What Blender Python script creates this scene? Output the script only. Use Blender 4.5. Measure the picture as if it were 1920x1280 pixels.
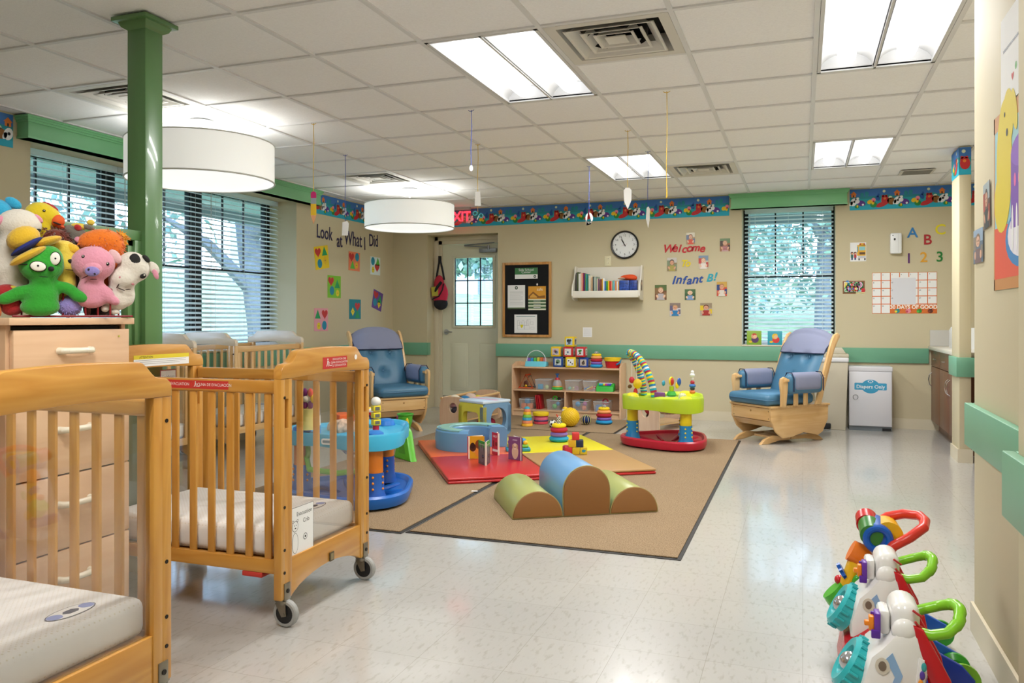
import bpy, bmesh, math, random
from mathutils import Matrix, Vector, Euler
random.seed(7)
SC = bpy.context.scene
for o in list(bpy.data.objects): bpy.data.objects.remove(o)
COL = SC.collection
PI = math.pi
# ---------------------------------------------------------------- camera
FPX, HZ, YAW, EYE = 1506.0, 595.7, math.radians(19.9), 1.145
cam_d = bpy.data.cameras.new('camera'); cam = bpy.data.objects.new('camera', cam_d); COL.objects.link(cam)
cam.location = (0, 0, EYE); cam.rotation_euler = (PI/2, 0, YAW)
cam_d.sensor_fit = 'HORIZONTAL'; cam_d.sensor_width = 36; cam_d.lens = FPX/1920*36
cam_d.shift_y = -(640-HZ)/1920; cam_d.clip_start = 0.05; cam_d.clip_end = 300
SC.camera = cam
SC.view_settings.view_transform = 'Standard'; SC.view_settings.look = 'None'
SC.view_settings.gamma = 1; SC.view_settings.use_curve_mapping = False
SC.view_settings.exposure = 1.0
# ---------------------------------------------------------------- daylight
W = bpy.data.worlds.new('daylight'); SC.world = W; W.use_nodes = True
nt = W.node_tree; nt.nodes.clear()
wo = nt.nodes.new('ShaderNodeOutputWorld'); bg = nt.nodes.new('ShaderNodeBackground')
tc = nt.nodes.new('ShaderNodeTexCoord'); sx = nt.nodes.new('ShaderNodeSeparateXYZ'); rp = nt.nodes.new('ShaderNodeValToRGB')
nt.links.new(tc.outputs['Generated'], sx.inputs[0]); nt.links.new(sx.outputs['Z'], rp.inputs[0])
rp.color_ramp.elements[0].position = 0.0; rp.color_ramp.elements[0].color = (0.66, 0.82, 1.0, 1)
rp.color_ramp.elements[1].position = 0.7; rp.color_ramp.elements[1].color = (0.38, 0.62, 1.0, 1)
nt.links.new(rp.outputs[0], bg.inputs[0]); bg.inputs[1].default_value = 4.2
nt.links.new(bg.outputs[0], wo.inputs[0])
sun_d = bpy.data.lights.new('sun', 'SUN'); sun_d.energy = 1.0; sun_d.angle = .02; sun_d.color = (.84, .92, 1)
sun = bpy.data.objects.new('sun', sun_d); COL.objects.link(sun); sun.rotation_euler = (math.radians(38), math.radians(30), 0)
LAMP = 1.6        # glow of the troffer lens
LAMP_W = 9.0      # light given by each lens        # troffer lens radiance
# ---------------------------------------------------------------- points on known planes of the room
CS, SN = math.cos(YAW), math.sin(YAW)
def _ray(u, v):
    r = (u-960)/FPX; return (-SN+r*CS, CS+r*SN, (HZ-v)/FPX)
def by(u, v, y):
    d = _ray(u, v); t = y/d[1]; return (d[0]*t, EYE+d[2]*t)          # x, z on the plane at depth y
def bx(u, v, x):
    d = _ray(u, v); t = x/d[0]; return (d[1]*t, EYE+d[2]*t)          # y, z on the plane at x
def bz(u, v, z=0.0):
    d = _ray(u, v); t = (z-EYE)/d[2]; return (d[0]*t, d[1]*t)        # x, y on the level z
CEIL = 2.498; BACK = 9.175; LEFT = -4.95; GX, GY, GP = 0.061, 3.564, 0.61
# ---------------------------------------------------------------- materials
def lin(h):
    if isinstance(h, str):
        h = h.lstrip('#'); h = [int(h[i:i+2], 16)/255 for i in (0, 2, 4)]
        return tuple(c/12.92 if c <= .04045 else ((c+.055)/1.055)**2.4 for c in h)
    return tuple(h)
MATS = {}
def mat(key, col='#ffffff', rough=.5, metal=0, emis=0, trans=0, bump=0, bscale=200, vary=0, vscale=8, coat=0, spec=.5, alpha=1, sheen=0):
    if key in MATS: return MATS[key]
    m = bpy.data.materials.new(key); m.use_nodes = True; MATS[key] = m
    N = m.node_tree; b = N.nodes['Principled BSDF']; c = lin(col)
    b.inputs['Base Color'].default_value = (*c, 1); b.inputs['Roughness'].default_value = rough
    b.inputs['Metallic'].default_value = metal; b.inputs['Specular IOR Level'].default_value = spec
    if coat: b.inputs['Coat Weight'].default_value = coat; b.inputs['Coat Roughness'].default_value = .06
    if sheen: b.inputs['Sheen Weight'].default_value = sheen
    if trans: b.inputs['Transmission Weight'].default_value = trans
    if alpha < 1: b.inputs['Alpha'].default_value = alpha
    if emis: b.inputs['Emission Color'].default_value = (*c, 1); b.inputs['Emission Strength'].default_value = emis
    if vary:
        t = N.nodes.new('ShaderNodeTexCoord'); n = N.nodes.new('ShaderNodeTexNoise'); n.inputs['Scale'].default_value = vscale; n.inputs['Detail'].default_value = 3
        r = N.nodes.new('ShaderNodeValToRGB'); N.links.new(t.outputs['Object'], n.inputs['Vector']); N.links.new(n.outputs['Fac'], r.inputs[0])
        r.color_ramp.elements[0].position = .3; r.color_ramp.elements[1].position = .7
        r.color_ramp.elements[0].color = (*[x*(1-vary) for x in c], 1); r.color_ramp.elements[1].color = (*[min(1, x*(1+vary)) for x in c], 1)
        N.links.new(r.outputs[0], b.inputs['Base Color'])
    if bump:
        t = N.nodes.new('ShaderNodeTexCoord'); n = N.nodes.new('ShaderNodeTexNoise'); n.inputs['Scale'].default_value = bscale
        p = N.nodes.new('ShaderNodeBump'); p.inputs['Strength'].default_value = bump; p.inputs['Distance'].default_value = .004
        N.links.new(t.outputs['Object'], n.inputs['Vector']); N.links.new(n.outputs['Fac'], p.inputs['Height']); N.links.new(p.outputs[0], b.inputs['Normal'])
    return m
def wood(key, c1, c2, axis='z', rough=.32, scale=1.0, coat=.25):
    k = key+'_'+axis
    if k in MATS: return MATS[k]
    m = bpy.data.materials.new(k); m.use_nodes = True; MATS[k] = m
    N = m.node_tree; b = N.nodes['Principled BSDF']; L = N.links.new
    t = N.nodes.new('ShaderNodeTexCoord'); mp = N.nodes.new('ShaderNodeMapping')
    s = {'x': (1.0, 9, 9), 'y': (9, 1.0, 9), 'z': (9, 9, 1.0)}[axis]
    mp.inputs['Scale'].default_value = [q*scale for q in s]
    n = N.nodes.new('ShaderNodeTexNoise'); n.inputs['Scale'].default_value = 1.6; n.inputs['Detail'].default_value = 2; n.inputs['Distortion'].default_value = .4
    mu = N.nodes.new('ShaderNodeMath'); mu.operation = 'MULTIPLY'; mu.inputs[1].default_value = 7
    fr = N.nodes.new('ShaderNodeMath'); fr.operation = 'PINGPONG'; fr.inputs[1].default_value = 1
    r = N.nodes.new('ShaderNodeValToRGB'); r.color_ramp.elements[0].color = (*lin(c1), 1); r.color_ramp.elements[1].color = (*lin(c2), 1)
    L(t.outputs['Object'], mp.inputs[0]); L(mp.outputs[0], n.inputs['Vector']); L(n.outputs['Fac'], mu.inputs[0]); L(mu.outputs[0], fr.inputs[0]); L(fr.outputs[0], r.inputs[0])
    L(r.outputs[0], b.inputs['Base Color']); b.inputs['Roughness'].default_value = rough; b.inputs['Coat Weight'].default_value = coat; b.inputs['Coat Roughness'].default_value = .15
    return m
def clear(key, tint=(1, 1, 1), base=.0):
    if key in MATS: return MATS[key]
    m = bpy.data.materials.new(key); m.use_nodes = True; MATS[key] = m
    N = m.node_tree; N.nodes.clear(); L = N.links.new
    o = N.nodes.new('ShaderNodeOutputMaterial'); x = N.nodes.new('ShaderNodeMixShader'); tr = N.nodes.new('ShaderNodeBsdfTransparent'); g = N.nodes.new('ShaderNodeBsdfGlossy')
    f = N.nodes.new('ShaderNodeMath'); f.operation = 'POWER'; f.inputs[1].default_value = 5; lw = N.nodes.new('ShaderNodeLayerWeight'); lw.inputs[0].default_value = .5; L(lw.outputs['Facing'], f.inputs[0]); g.inputs['Roughness'].default_value = .02; tr.inputs[0].default_value = (*tint, 1)
    ad = N.nodes.new('ShaderNodeMath'); ad.inputs[1].default_value = base+.04
    L(f.outputs[0], ad.inputs[0]); L(ad.outputs[0], x.inputs[0]); L(tr.outputs[0], x.inputs[1]); L(g.outputs[0], x.inputs[2]); L(x.outputs[0], o.inputs[0])
    return m
def frosted(key, col, a=.45):
    """thin cloudy plastic: part see-through, part milky"""
    if key in MATS: return MATS[key]
    m = bpy.data.materials.new(key); m.use_nodes = True; MATS[key] = m
    N = m.node_tree; b = N.nodes['Principled BSDF']; b.inputs['Base Color'].default_value = (*lin(col), 1); b.inputs['Roughness'].default_value = .2; b.inputs['Alpha'].default_value = a
    return m
def plain(h, rough=.4, **k):
    return mat('paint_%s_%d' % (h.strip('#'), int(rough*100)), h, rough, **k)
# ---------------------------------------------------------------- mesh builder
class MB:
    def __init__(s, M=None):
        s.bm = bmesh.new(); s.mats = []; s.M = M or Matrix.Identity(4); s.sm = set()
    def mi(s, m):
        if isinstance(m, str): m = plain(m)
        if m not in s.mats: s.mats.append(m)
        return s.mats.index(m)
    def _fin(s, vs, fs, m, smooth):
        i = s.mi(m)
        for f in fs: f.material_index = i; f.smooth = smooth
        bmesh.ops.transform(s.bm, matrix=s.M, verts=vs)
    def box(s, x0, x1, y0, y1, z0, z1, m, bev=0, seg=2, R=None):
        T = Matrix.Translation(((x0+x1)/2, (y0+y1)/2, (z0+z1)/2))
        if R is not None: T = T @ R
        T = T @ Matrix.Diagonal((abs(x1-x0), abs(y1-y0), abs(z1-z0), 1))
        r = bmesh.ops.create_cube(s.bm, size=1, matrix=T); vs = r['verts']
        if bev:
            es = list({e for v in vs for e in v.link_edges})
            q = bmesh.ops.bevel(s.bm, geom=es, offset=bev, segments=seg, affect='EDGES', profile=.5)
            vs = list({v for f in q['faces'] for v in f.verts} | {v for v in vs if v.is_valid})
            seen = set(vs); st = list(vs)
            while st:
                v = st.pop()
                for e in v.link_edges:
                    w = e.other_vert(v)
                    if w not in seen: seen.add(w); st.append(w)
            vs = list(seen)
        s._fin(vs, {f for v in vs for f in v.link_faces}, m, bool(bev)); return s
    def raw(s, pts, faces, m, smooth=False):
        vs = [s.bm.verts.new(p) for p in pts]; fs = []
        for f in faces:
            try: fs.append(s.bm.faces.new([vs[i] for i in f]))
            except ValueError: pass
        s._fin(vs, fs, m, smooth); return s
    def quad(s, a, b, c, d, m): return s.raw([a, b, c, d], [(0, 1, 2, 3)], m)
    def poly(s, pts, z, m): return s.raw([(p[0], p[1], z) for p in pts], [tuple(range(len(pts)))], m)
    def rect(s, x0, x1, y0, y1, z, m): return s.poly([(x0, y0), (x1, y0), (x1, y1), (x0, y1)], z, m)
    def disc(s, cx, cy, rx, z, m, ry=None, n=20, rot=0):
        ry = rx if ry is None else ry; c, q = math.cos(rot), math.sin(rot)
        return s.poly([(cx+rx*math.cos(a)*c-ry*math.sin(a)*q, cy+rx*math.cos(a)*q+ry*math.sin(a)*c) for a in [2*PI*i/n for i in range(n)]], z, m)
    def prism(s, pts, ax, a, b, m, bev=0, smooth=False):
        """2D outline extruded along axis ax from a to b; outline coords are the other two axes in order"""
        def P(p, q): return {'x': (q, p[0], p[1]), 'y': (p[0], q, p[1]), 'z': (p[0], p[1], q)}[ax]
        n = len(pts); A = [s.bm.verts.new(P(p, a)) for p in pts]; B = [s.bm.verts.new(P(p, b)) for p in pts]
        fs = [s.bm.faces.new(A), s.bm.faces.new(B[::-1])]
        for i in range(n): fs.append(s.bm.faces.new([A[i], B[i], B[(i+1) % n], A[(i+1) % n]]))
        bmesh.ops.recalc_face_normals(s.bm, faces=fs)
        vs = A+B
        if bev:
            es = [e for e in set(fs[0].edges) | set(fs[1].edges)]
            bmesh.ops.bevel(s.bm, geom=es, offset=bev, segments=2, affect='EDGES', profile=.5)
            vs = [v for v in vs if v.is_valid]; seen = set(vs); st = list(vs)
            while st:
                v = st.pop()
                for e in v.link_edges:
                    w = e.other_vert(v)
                    if w not in seen: seen.add(w); st.append(w)
            vs = list(seen); fs = list({f for v in vs for f in v.link_faces})
        s._fin(vs, fs, m, smooth or bool(bev)); return s
    def tube(s, pts, r, m, seg=10, closed=False, flat=1.0):
        pts = [Vector(p) for p in pts]; n = len(pts); rs = r if isinstance(r, (list, tuple)) else [r]*n
        rings = []; up = None
        for i in range(n):
            if closed: d = pts[(i+1) % n]-pts[i-1]
            else: d = pts[min(i+1, n-1)]-pts[max(i-1, 0)]
            d.normalize()
            if up is None:
                up = Vector((0, 0, 1)) if abs(d.z) < .9 else Vector((1, 0, 0))
            a = d.cross(up); a.normalize(); b = a.cross(d); b.normalize(); up = b
            rings.append([s.bm.verts.new(pts[i]+(a*math.cos(t)*flat+b*math.sin(t))*rs[i]) for t in [2*PI*k/seg for k in range(seg)]])
        fs = []
        for i in range(n if closed else n-1):
            A = rings[i]; B = rings[(i+1) % n]
            for k in range(seg): fs.append(s.bm.faces.new([A[k], A[(k+1) % seg], B[(k+1) % seg], B[k]]))
        if not closed:
            fs.append(s.bm.faces.new(rings[0][::-1])); fs.append(s.bm.faces.new(rings[-1]))
        bmesh.ops.recalc_face_normals(s.bm, faces=fs)
        s._fin([v for q in rings for v in q], fs, m, True); return s
    def cyl(s, a, b, r, m, r2=None, seg=16):
        return s.tube([a, b], [r, r if r2 is None else r2], m, seg)
    def lathe(s, prof, m, seg=24, T=None, sweep=2*PI):
        """profile of (radius, height) turned about local z"""
        n = len(prof); full = abs(sweep-2*PI) < 1e-6; k = seg if full else seg+1
        R = [[s.bm.verts.new((max(p[0], 1e-5)*math.cos(sweep*j/seg), max(p[0], 1e-5)*math.sin(sweep*j/seg), p[1])) for p in prof] for j in range(k)]
        fs = []
        for j in range(seg):
            A, B = R[j], R[(j+1) % k]
            for i in range(n-1): fs.append(s.bm.faces.new([A[i], B[i], B[i+1], A[i+1]]))
        vs = [v for q in R for v in q]
        if T is not None: bmesh.ops.transform(s.bm, matrix=T, verts=vs)
        s._fin(vs, fs, m, True); return s
    def ell(s, c, r, m, rot=None, seg=20, noise=0, fr=8):
        if not isinstance(r, (list, tuple)): r = (r, r, r)
        T = Matrix.Translation(c)
        if rot is not None: T = T @ Euler(rot).to_matrix().to_4x4()
        T = T @ Matrix.Diagonal((*r, 1))
        q = bmesh.ops.create_uvsphere(s.bm, u_segments=seg, v_segments=max(6, seg//2), radius=1, matrix=T); vs = q['verts']
        if noise:
            from mathutils import noise as NZ
            C = Vector(c)
            for v in vs:
                d = v.co-C; v.co = C+d*(1+noise*NZ.noise(v.co*fr))
        s._fin(vs, {f for v in vs for f in v.link_faces}, m, True); return s
    def torus(s, c, R, r, m, axis='z', seg=24, seg2=10, sz=1.0, sweep=(0, 2*PI)):
        full = abs(sweep[1]-sweep[0]-2*PI) < 1e-6; n = seg if full else seg+1; pts = []
        for i in range(n):
            a = sweep[0]+(sweep[1]-sweep[0])*i/seg; x, y = R*math.cos(a), R*math.sin(a)
            p = {'z': (x, y, 0), 'y': (x, 0, y), 'x': (0, x, y)}[axis]; pts.append(Vector(c)+Vector(p))
        return s.tube(pts, r, m, seg2, closed=full)
    def text(s, body, size, m, T, depth=0.0, bold=0.0, shear=0.0, align='CENTER', sx=1.0, jitter=0):
        cu = bpy.data.curves.new('t', 'FONT'); cu.body = body; cu.size = size; cu.align_x = align; cu.align_y = 'CENTER'
        cu.offset = bold; cu.shear = shear; cu.extrude = depth; cu.resolution_u = 3
        ob = bpy.data.objects.new('t', cu); COL.objects.link(ob); bpy.context.view_layer.update()
        me = bpy.data.meshes.new_from_object(ob.evaluated_get(bpy.context.evaluated_depsgraph_get()))
        n0 = len(s.bm.verts); f0 = len(s.bm.faces); s.bm.from_mesh(me); s.bm.verts.ensure_lookup_table(); s.bm.faces.ensure_lookup_table()
        vs = s.bm.verts[n0:]; fs = s.bm.faces[f0:]
        bmesh.ops.transform(s.bm, matrix=T @ Matrix.Diagonal((sx, 1, 1, 1)), verts=vs); s._fin(vs, fs, m, False)
        bpy.data.objects.remove(ob); bpy.data.curves.remove(cu); bpy.data.meshes.remove(me); return s
    def build(s, name, parent=None, label=None, cat=None, group=None, kind=None, loc=None, sub=0, sharp=35):
        me = bpy.data.meshes.new(name); s.bm.to_mesh(me); s.bm.free()
        for m in s.mats: me.materials.append(m)
        try: me.set_sharp_from_angle(angle=math.radians(sharp))
        except Exception: pass
        o = bpy.data.objects.new(name, me); COL.objects.link(o)
        if parent is not None: o.parent = parent
        if loc: o.location = loc
        if sub:
            q = o.modifiers.new('sub', 'SUBSURF'); q.levels = sub; q.render_levels = sub
        return tag(o, label, cat, group, kind)
def tag(o, label=None, cat=None, group=None, kind=None):
    if label: o['label'] = label
    if cat: o['category'] = cat
    if group: o['group'] = group
    if kind: o['kind'] = kind
    return o
def thing(name, label, cat, loc=(0, 0, 0), rz=0, group=None, tilt=(0, 0)):
    o = bpy.data.objects.new(name, None); COL.objects.link(o); o.empty_display_size = .1
    o.location = loc; o.rotation_euler = (tilt[0], tilt[1], rz)
    return tag(o, label, cat, group)
def copy_tree(o, parent=None):
    c = o.copy(); COL.objects.link(c); c.parent = parent
    for ch in list(o.children): copy_tree(ch, c)
    return c
def struct(mb, name, parent=None): return mb.build(name, parent, kind='structure' if parent is None else None)
def basis(o, ux, uy):
    ux = Vector(ux).normalized(); uy = Vector(uy).normalized(); n = ux.cross(uy)
    M = Matrix((ux, uy, n)).transposed().to_4x4(); M.translation = Vector(o); return M
def onback(x, z, off=.004, a=0, y=BACK):      # local frame lying on the back wall, facing the room
    return basis((x, y-off, z), (math.cos(a), 0, math.sin(a)), (-math.sin(a), 0, math.cos(a)))
def onleft(y, z, off=.004, a=0, x=LEFT):
    return basis((x+off, y, z), (0, math.cos(a), math.sin(a)), (0, -math.sin(a), math.cos(a)))
def onright(y, z, x, off=.004, a=0):
    return basis((x-off, y, z), (0, -math.cos(a), math.sin(a)), (0, math.sin(a), math.cos(a)))
def arc(cx, cy, r, a0, a1, n, ry=None):
    ry = r if ry is None else ry
    return [(cx+r*math.cos(math.radians(a0+(a1-a0)*i/n)), cy+ry*math.sin(math.radians(a0+(a1-a0)*i/n))) for i in range(n+1)]
def rrect(x0, x1, y0, y1, r, n=4):
    return arc(x1-r, y1-r, r, 0, 90, n)+arc(x0+r, y1-r, r, 90, 180, n)+arc(x0+r, y0+r, r, 180, 270, n)+arc(x1-r, y0+r, r, 270, 360, n)
def heart(s): return [(s*.0625*(16*math.sin(t)**3), s*.0625*(13*math.cos(t)-5*math.cos(2*t)-2*math.cos(3*t)-math.cos(4*t))) for t in [2*PI*i/24 for i in range(24)]]
# ================================================================ THE ROOM
WALL = mat('wall_paint', '#cbc0a0', .75, bump=.05, bscale=350, spec=.25)
CREAM = mat('trim_cream', '#d6ccb2', .45)
GREEN = mat('rail_green', '#6fa98a', .38)
VALG = mat('valance_green', '#7cc089', .38)
POSTG = mat('post_green', '#5a8450', .3, coat=.3)
BLACKM = mat('window_black', '#10141c', .4)
WHITE = mat('gloss_white', '#eef0f0', .3)
PAPER = mat('paper_white', '#eeeeec', .8)
def floor_mat():
    m = bpy.data.materials.new('vinyl_tile_floor'); m.use_nodes = True; N = m.node_tree; L = N.links.new; b = N.nodes['Principled BSDF']
    t = N.nodes.new('ShaderNodeTexCoord'); br = N.nodes.new('ShaderNodeTexBrick'); br.offset = 0; br.squash = 1
    br.inputs['Scale'].default_value = 1; br.inputs['Brick Width'].default_value = .305; br.inputs['Row Height'].default_value = .305; br.inputs['Mortar Size'].default_value = .0008; br.inputs['Mortar Smooth'].default_value = .2
    br.inputs['Color1'].default_value = (*lin('#b9b7b2'), 1); br.inputs['Color2'].default_value = (*lin('#b4b2ad'), 1); br.inputs['Mortar'].default_value = (*lin('#8f887b'), 1)
    n = N.nodes.new('ShaderNodeTexNoise'); n.inputs['Scale'].default_value = 60; n.inputs['Detail'].default_value = 6
    mp = N.nodes.new('ShaderNodeMapping'); mp.inputs['Scale'].default_value = (1, .35, 1); mp.inputs['Rotation'].default_value = (0, 0, .5)
    r = N.nodes.new('ShaderNodeValToRGB'); r.color_ramp.elements[0].position = .33; r.color_ramp.elements[0].color = (.80, .77, .72, 1); r.color_ramp.elements[1].position = .46; r.color_ramp.elements[1].color = (1, 1, 1, 1)
    x = N.nodes.new('ShaderNodeMix'); x.data_type = 'RGBA'; x.blend_type = 'MULTIPLY'; x.inputs[0].default_value = .8
    L(t.outputs['Object'], br.inputs['Vector']); L(t.outputs['Object'], mp.inputs[0]); L(mp.outputs[0], n.inputs['Vector']); L(n.outputs['Fac'], r.inputs[0])
    L(br.outputs['Color'], x.inputs[6]); L(r.outputs[0], x.inputs[7]); L(x.outputs[2], b.inputs['Base Color'])
    b.inputs['Roughness'].default_value = .3; b.inputs['Coat Weight'].default_value = .7; b.inputs['Coat Roughness'].default_value = .09; b.inputs['Coat IOR'].default_value = 1.5
    n2 = N.nodes.new('ShaderNodeTexNoise'); n2.inputs['Scale'].default_value = 5; bp = N.nodes.new('ShaderNodeBump'); bp.inputs['Strength'].default_value = .05; bp.inputs['Distance'].default_value = .01
    L(t.outputs['Object'], n2.inputs['Vector']); L(n2.outputs['Fac'], bp.inputs['Height']); L(bp.outputs[0], b.inputs['Coat Normal'])
    return m
X0, X1, Y0 = LEFT, 1.85, -3.0
f = MB(); f.box(X0-.45, X1+.2, Y0-.2, BACK+.4, -.12, 0, floor_mat()); struct(f, 'floor')
# ---- ceiling: grid of tiles, with the cells of the fixtures left open
TILE = mat('ceiling_tile', '#fafafc', .9, bump=.35, bscale=240, vary=.03, vscale=90)
TBAR = mat('ceiling_bar', '#e2e2e4', .5)  # greyer than the tiles, so the bar colour carries its thin shadow
def cell(k, m): return (GX+GP*k, GY+GP*m)
TROF = [(-3, 0), (-3, 5), (0, 0), (0, 5), (-3, -5), (0, -5)]
VENT = [(-2, 0), (-2, 6), (-7, 0), (-7, 5)]
holes = set(VENT) | {(k, m+d) for k, m in TROF for d in (0, 1)}
c = MB(); zt = CEIL+.009
k0, k1, m0, m1 = -9, 3, -11, 9
for k in range(k0, k1):
    for m in range(m0, m1+1):
        if (k, m) in holes: continue
        x, y = cell(k, m); xa, xb, ya, yb = max(x, X0-.1), min(x+GP, X1+.1), max(y, Y0-.1), min(y+GP, BACK+.26)
        if xa < xb and ya < yb: c.box(xa, xb, ya, yb, zt, zt+.015, TILE)
ceil = struct(c, 'ceiling')
g = MB()
for k in range(k0+1, k1+1):
    x = GX+GP*k
    if X0 < x < X1: g.box(x-.012, x+.012, Y0, BACK, CEIL, CEIL+.03, TBAR)
for m in range(m0, m1+1):
    y = GY+GP*m
    if Y0 < y < BACK: 
        for k in range(k0, k1):
            if any(k == a and m == b+1 for a, b in TROF): continue
            xa, xb = max(GX+GP*k, X0), min(GX+GP*k+GP, X1)
            if xa < xb: g.box(xa, xb, y-.012, y+.012, CEIL+.0005, CEIL+.03, TBAR)
g.build('ceiling_grid', ceil)
r = MB(); r.box(X0-.45, X1+.2, Y0-.2, BACK+.4, CEIL+.45, CEIL+.5, WALL); struct(r, 'ceiling_deck')
# ---- left wall with the window band
WY0, WY1, WZ0, WZ1 = 4.03, 7.09, .835, 2.36
w = MB(); T = .42
w.box(X0-T, X0, Y0-.2, WY0, 0, CEIL+.45, WALL); w.box(X0-T, X0, WY1, BACK+.3, 0, CEIL+.45, WALL)
w.box(X0-T, X0, WY0, WY1, 0, WZ0, WALL); w.box(X0-T, X0, WY0, WY1, WZ1, CEIL+.45, WALL); struct(w, 'wall_left')
# ---- back wall: window on the right, door recess on the left
BX0, BX1, BZ0, BZ1 = -.632, .327, .832, 2.36
DX0, DX1, DZ = -4.46, -3.505, 2.185
w = MB(); y0, y1 = BACK, BACK+.38
w.box(X0-.42, DX0, y0, y1, 0, CEIL+.45, WALL); w.box(DX0, DX1, y0, y1, DZ, CEIL+.45, WALL); w.box(DX1, BX0, y0, y1, 0, CEIL+.45, WALL)
w.box(BX0, BX1, y0, y1, 0, BZ0, WALL); w.box(BX0, BX1, y0, y1, BZ1, CEIL+.45, WALL); w.box(BX1, X1+.2, y0, y1, 0, CEIL+.45, WALL); struct(w, 'wall_back')
w = MB(); w.box(.59, X1+.2, 2.16, 3.34, 0, CEIL+.45, WALL, bev=.006); struct(w, 'wall_right')
w = MB(); w.box(.47, X1+.2, Y0-.2, 2.155, 0, CEIL+.45, WALL, bev=.006); struct(w, 'wall_right_near')
w = MB(); w.box(X1, X1+.2, 3.345, BACK-.002, 0, CEIL+.45, WALL); struct(w, 'wall_right_far')
w = MB(); w.box(X0, .468, Y0-.2, Y0, 0, CEIL+.45, WALL); struct(w, 'wall_front')
w = MB(); w.box(1.165, 1.25, 7.19, 7.52, 0, CEIL+.004, WALL, bev=.005); struct(w, 'wall_stub')
# ---- baseboards
def bb(name, *bs):
    q = MB()
    for b in bs:
        q.box(*b, 0, .1, CREAM)
        x0, x1, y0, y1 = b
        q.box(x0, x1, y0, y1, .1, .106, CREAM)
    struct(q, name)
bb('baseboard_back', (DX1+.01, 1.845, BACK-.012, BACK-.001), (X0+.013, DX0-.002, BACK-.012, BACK-.001))
bb('baseboard_left', (X0+.001, X0+.012, Y0+.01, BACK-.002))
bb('baseboard_right', (.578, .589, 2.165, 3.345), (.458, .469, Y0+.02, 2.15))
bb('baseboard_stub', (1.153, 1.164, 7.178, 7.52), (1.164, 1.26, 7.178, 7.189))
# ---- green chair rail
RZ0, RZ1 = .678, .832
n = 0
def rail(*b, z0=RZ0, z1=RZ1):
    global n; n += 1
    q = MB(); q.box(*b, z0, z1, GREEN, bev=.003); struct(q, 'trim_%d' % n)
rail(DX1-.02, 1.21, BACK-.022, BACK-.001); rail(X0+.023, DX0, BACK-.022, BACK-.001)
rail(DX0-.001, DX0+.02, BACK-.022, BACK+.06)
rail(X0+.001, X0+.022, WY1, BACK-.002); rail(X0+.001, X0+.022, Y0+.1, WY1-.003)
rail(.562, .589, 2.17, 3.365); rail(.59, .68, 3.342, 3.365)
rail(.442, .469, -.5, 2.18); rail(.47, .56, 2.157, 2.18)
q = MB(); q.box(1.142, 1.275, 7.165, 7.189, RZ0, RZ1, GREEN, bev=.003); q.box(1.142, 1.164, 7.189, 7.53, RZ0, RZ1, GREEN, bev=.003); n += 1; struct(q, 'trim_%d' % n)
# ---- green valances with a stepped crown
def valance(x0, x1, y0, y1, z0, ends):
    global n; n += 1; q = MB(); q.box(x0, x1, y0, y1, z0, CEIL-.002, VALG, bev=.003)
    a, b, c_, d = ends
    for i, (h, e) in enumerate(((.045, .008), (.03, .016), (.014, .024))):
        q.box(x0-e*a, x1+e*b, y0-e*c_, y1+e*d, CEIL-h, CEIL-.002, VALG)
    q.box(x0-.006*a, x1+.006*b, y0-.006*c_, y1+.006*d, z0, z0+.012, VALG)
    struct(q, 'trim_%d' % n)
valance(X0+.001, X0+.105, 3.93, 7.38, 2.345, (0, 1, 1, 1))
valance(-.74, .437, BACK-.1, BACK-.001, 2.335, (1, 1, 1, 0))
# ---- sills
q = MB(); q.box(X0-.36, X0+.02, WY0+.002, WY1-.002, WZ0+.002, WZ0+.02, CREAM, bev=.003); n += 1; struct(q, 'trim_%d' % n)
q = MB(); q.box(BX0+.002, BX1-.002, BACK-.025, BACK+.32, BZ0+.002, BZ0+.018, CREAM, bev=.003); n += 1; struct(q, 'trim_%d' % n)
# ---- windows: black frames, thin bars in the upper sash, clear panes
GLASS = clear('window_glass', (.93, .96, 1.0))
def window(name, o, ux, wd, z0, z1, bars=3, fl=.05, fr=.05):
    """o = lower left corner seen from the room, ux = direction along the wall"""
    ux = Vector(ux); nn = ux.cross(Vector((0, 0, 1)))
    M = Matrix((ux, -nn, Vector((0, 0, 1)))).transposed().to_4x4(); M.translation = Vector(o)
    h = z1-z0
    q = MB(M); 
    q.box(0, fl, 0, .06, 0, h, BLACKM, bev=.003); q.box(wd-fr, wd, 0, .06, 0, h, BLACKM, bev=.003)
    q.box(fl, wd-fr, 0, .06, 0, .04, BLACKM); q.box(fl, wd-fr, 0, .06, h-.04, h, BLACKM)
    zb = h*.5
    q.box(fl, wd-fr, .02, .036, zb-.009, zb+.009, BLACKM)
    for i in range(1, bars):
        x = fl+(wd-fl-fr)*i/bars; q.box(x-.008, x+.008, .02, .036, zb, h-.04, BLACKM)
    w_ = struct(q, name)
    q = MB(M); q.box(fl, wd-fr, .026, .03, .04, h-.04, GLASS); q.build('window_pane', w_)
    return w_
wy = [4.03, 4.875, 5.84, 7.09]
window('window_1', (X0-.33, 4.034, WZ0+.022), (0, 1, 0), .962, 0, WZ1-WZ0-.024, fl=.04, fr=.066)
window('window_2', (X0-.33, 4.997, WZ0+.022), (0, 1, 0), .993, 0, WZ1-WZ0-.024, fl=.066, fr=.08)
window('window_3', (X0-.33, 5.991, WZ0+.022), (0, 1, 0), 1.096, 0, WZ1-WZ0-.024, fl=.08, fr=.075)
window('window_4', (BX0+.002, BACK+.28, BZ0+.02), (1, 0, 0), BX1-BX0-.004, 0, BZ1-BZ0-.022, fl=.05, fr=.03)
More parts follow.
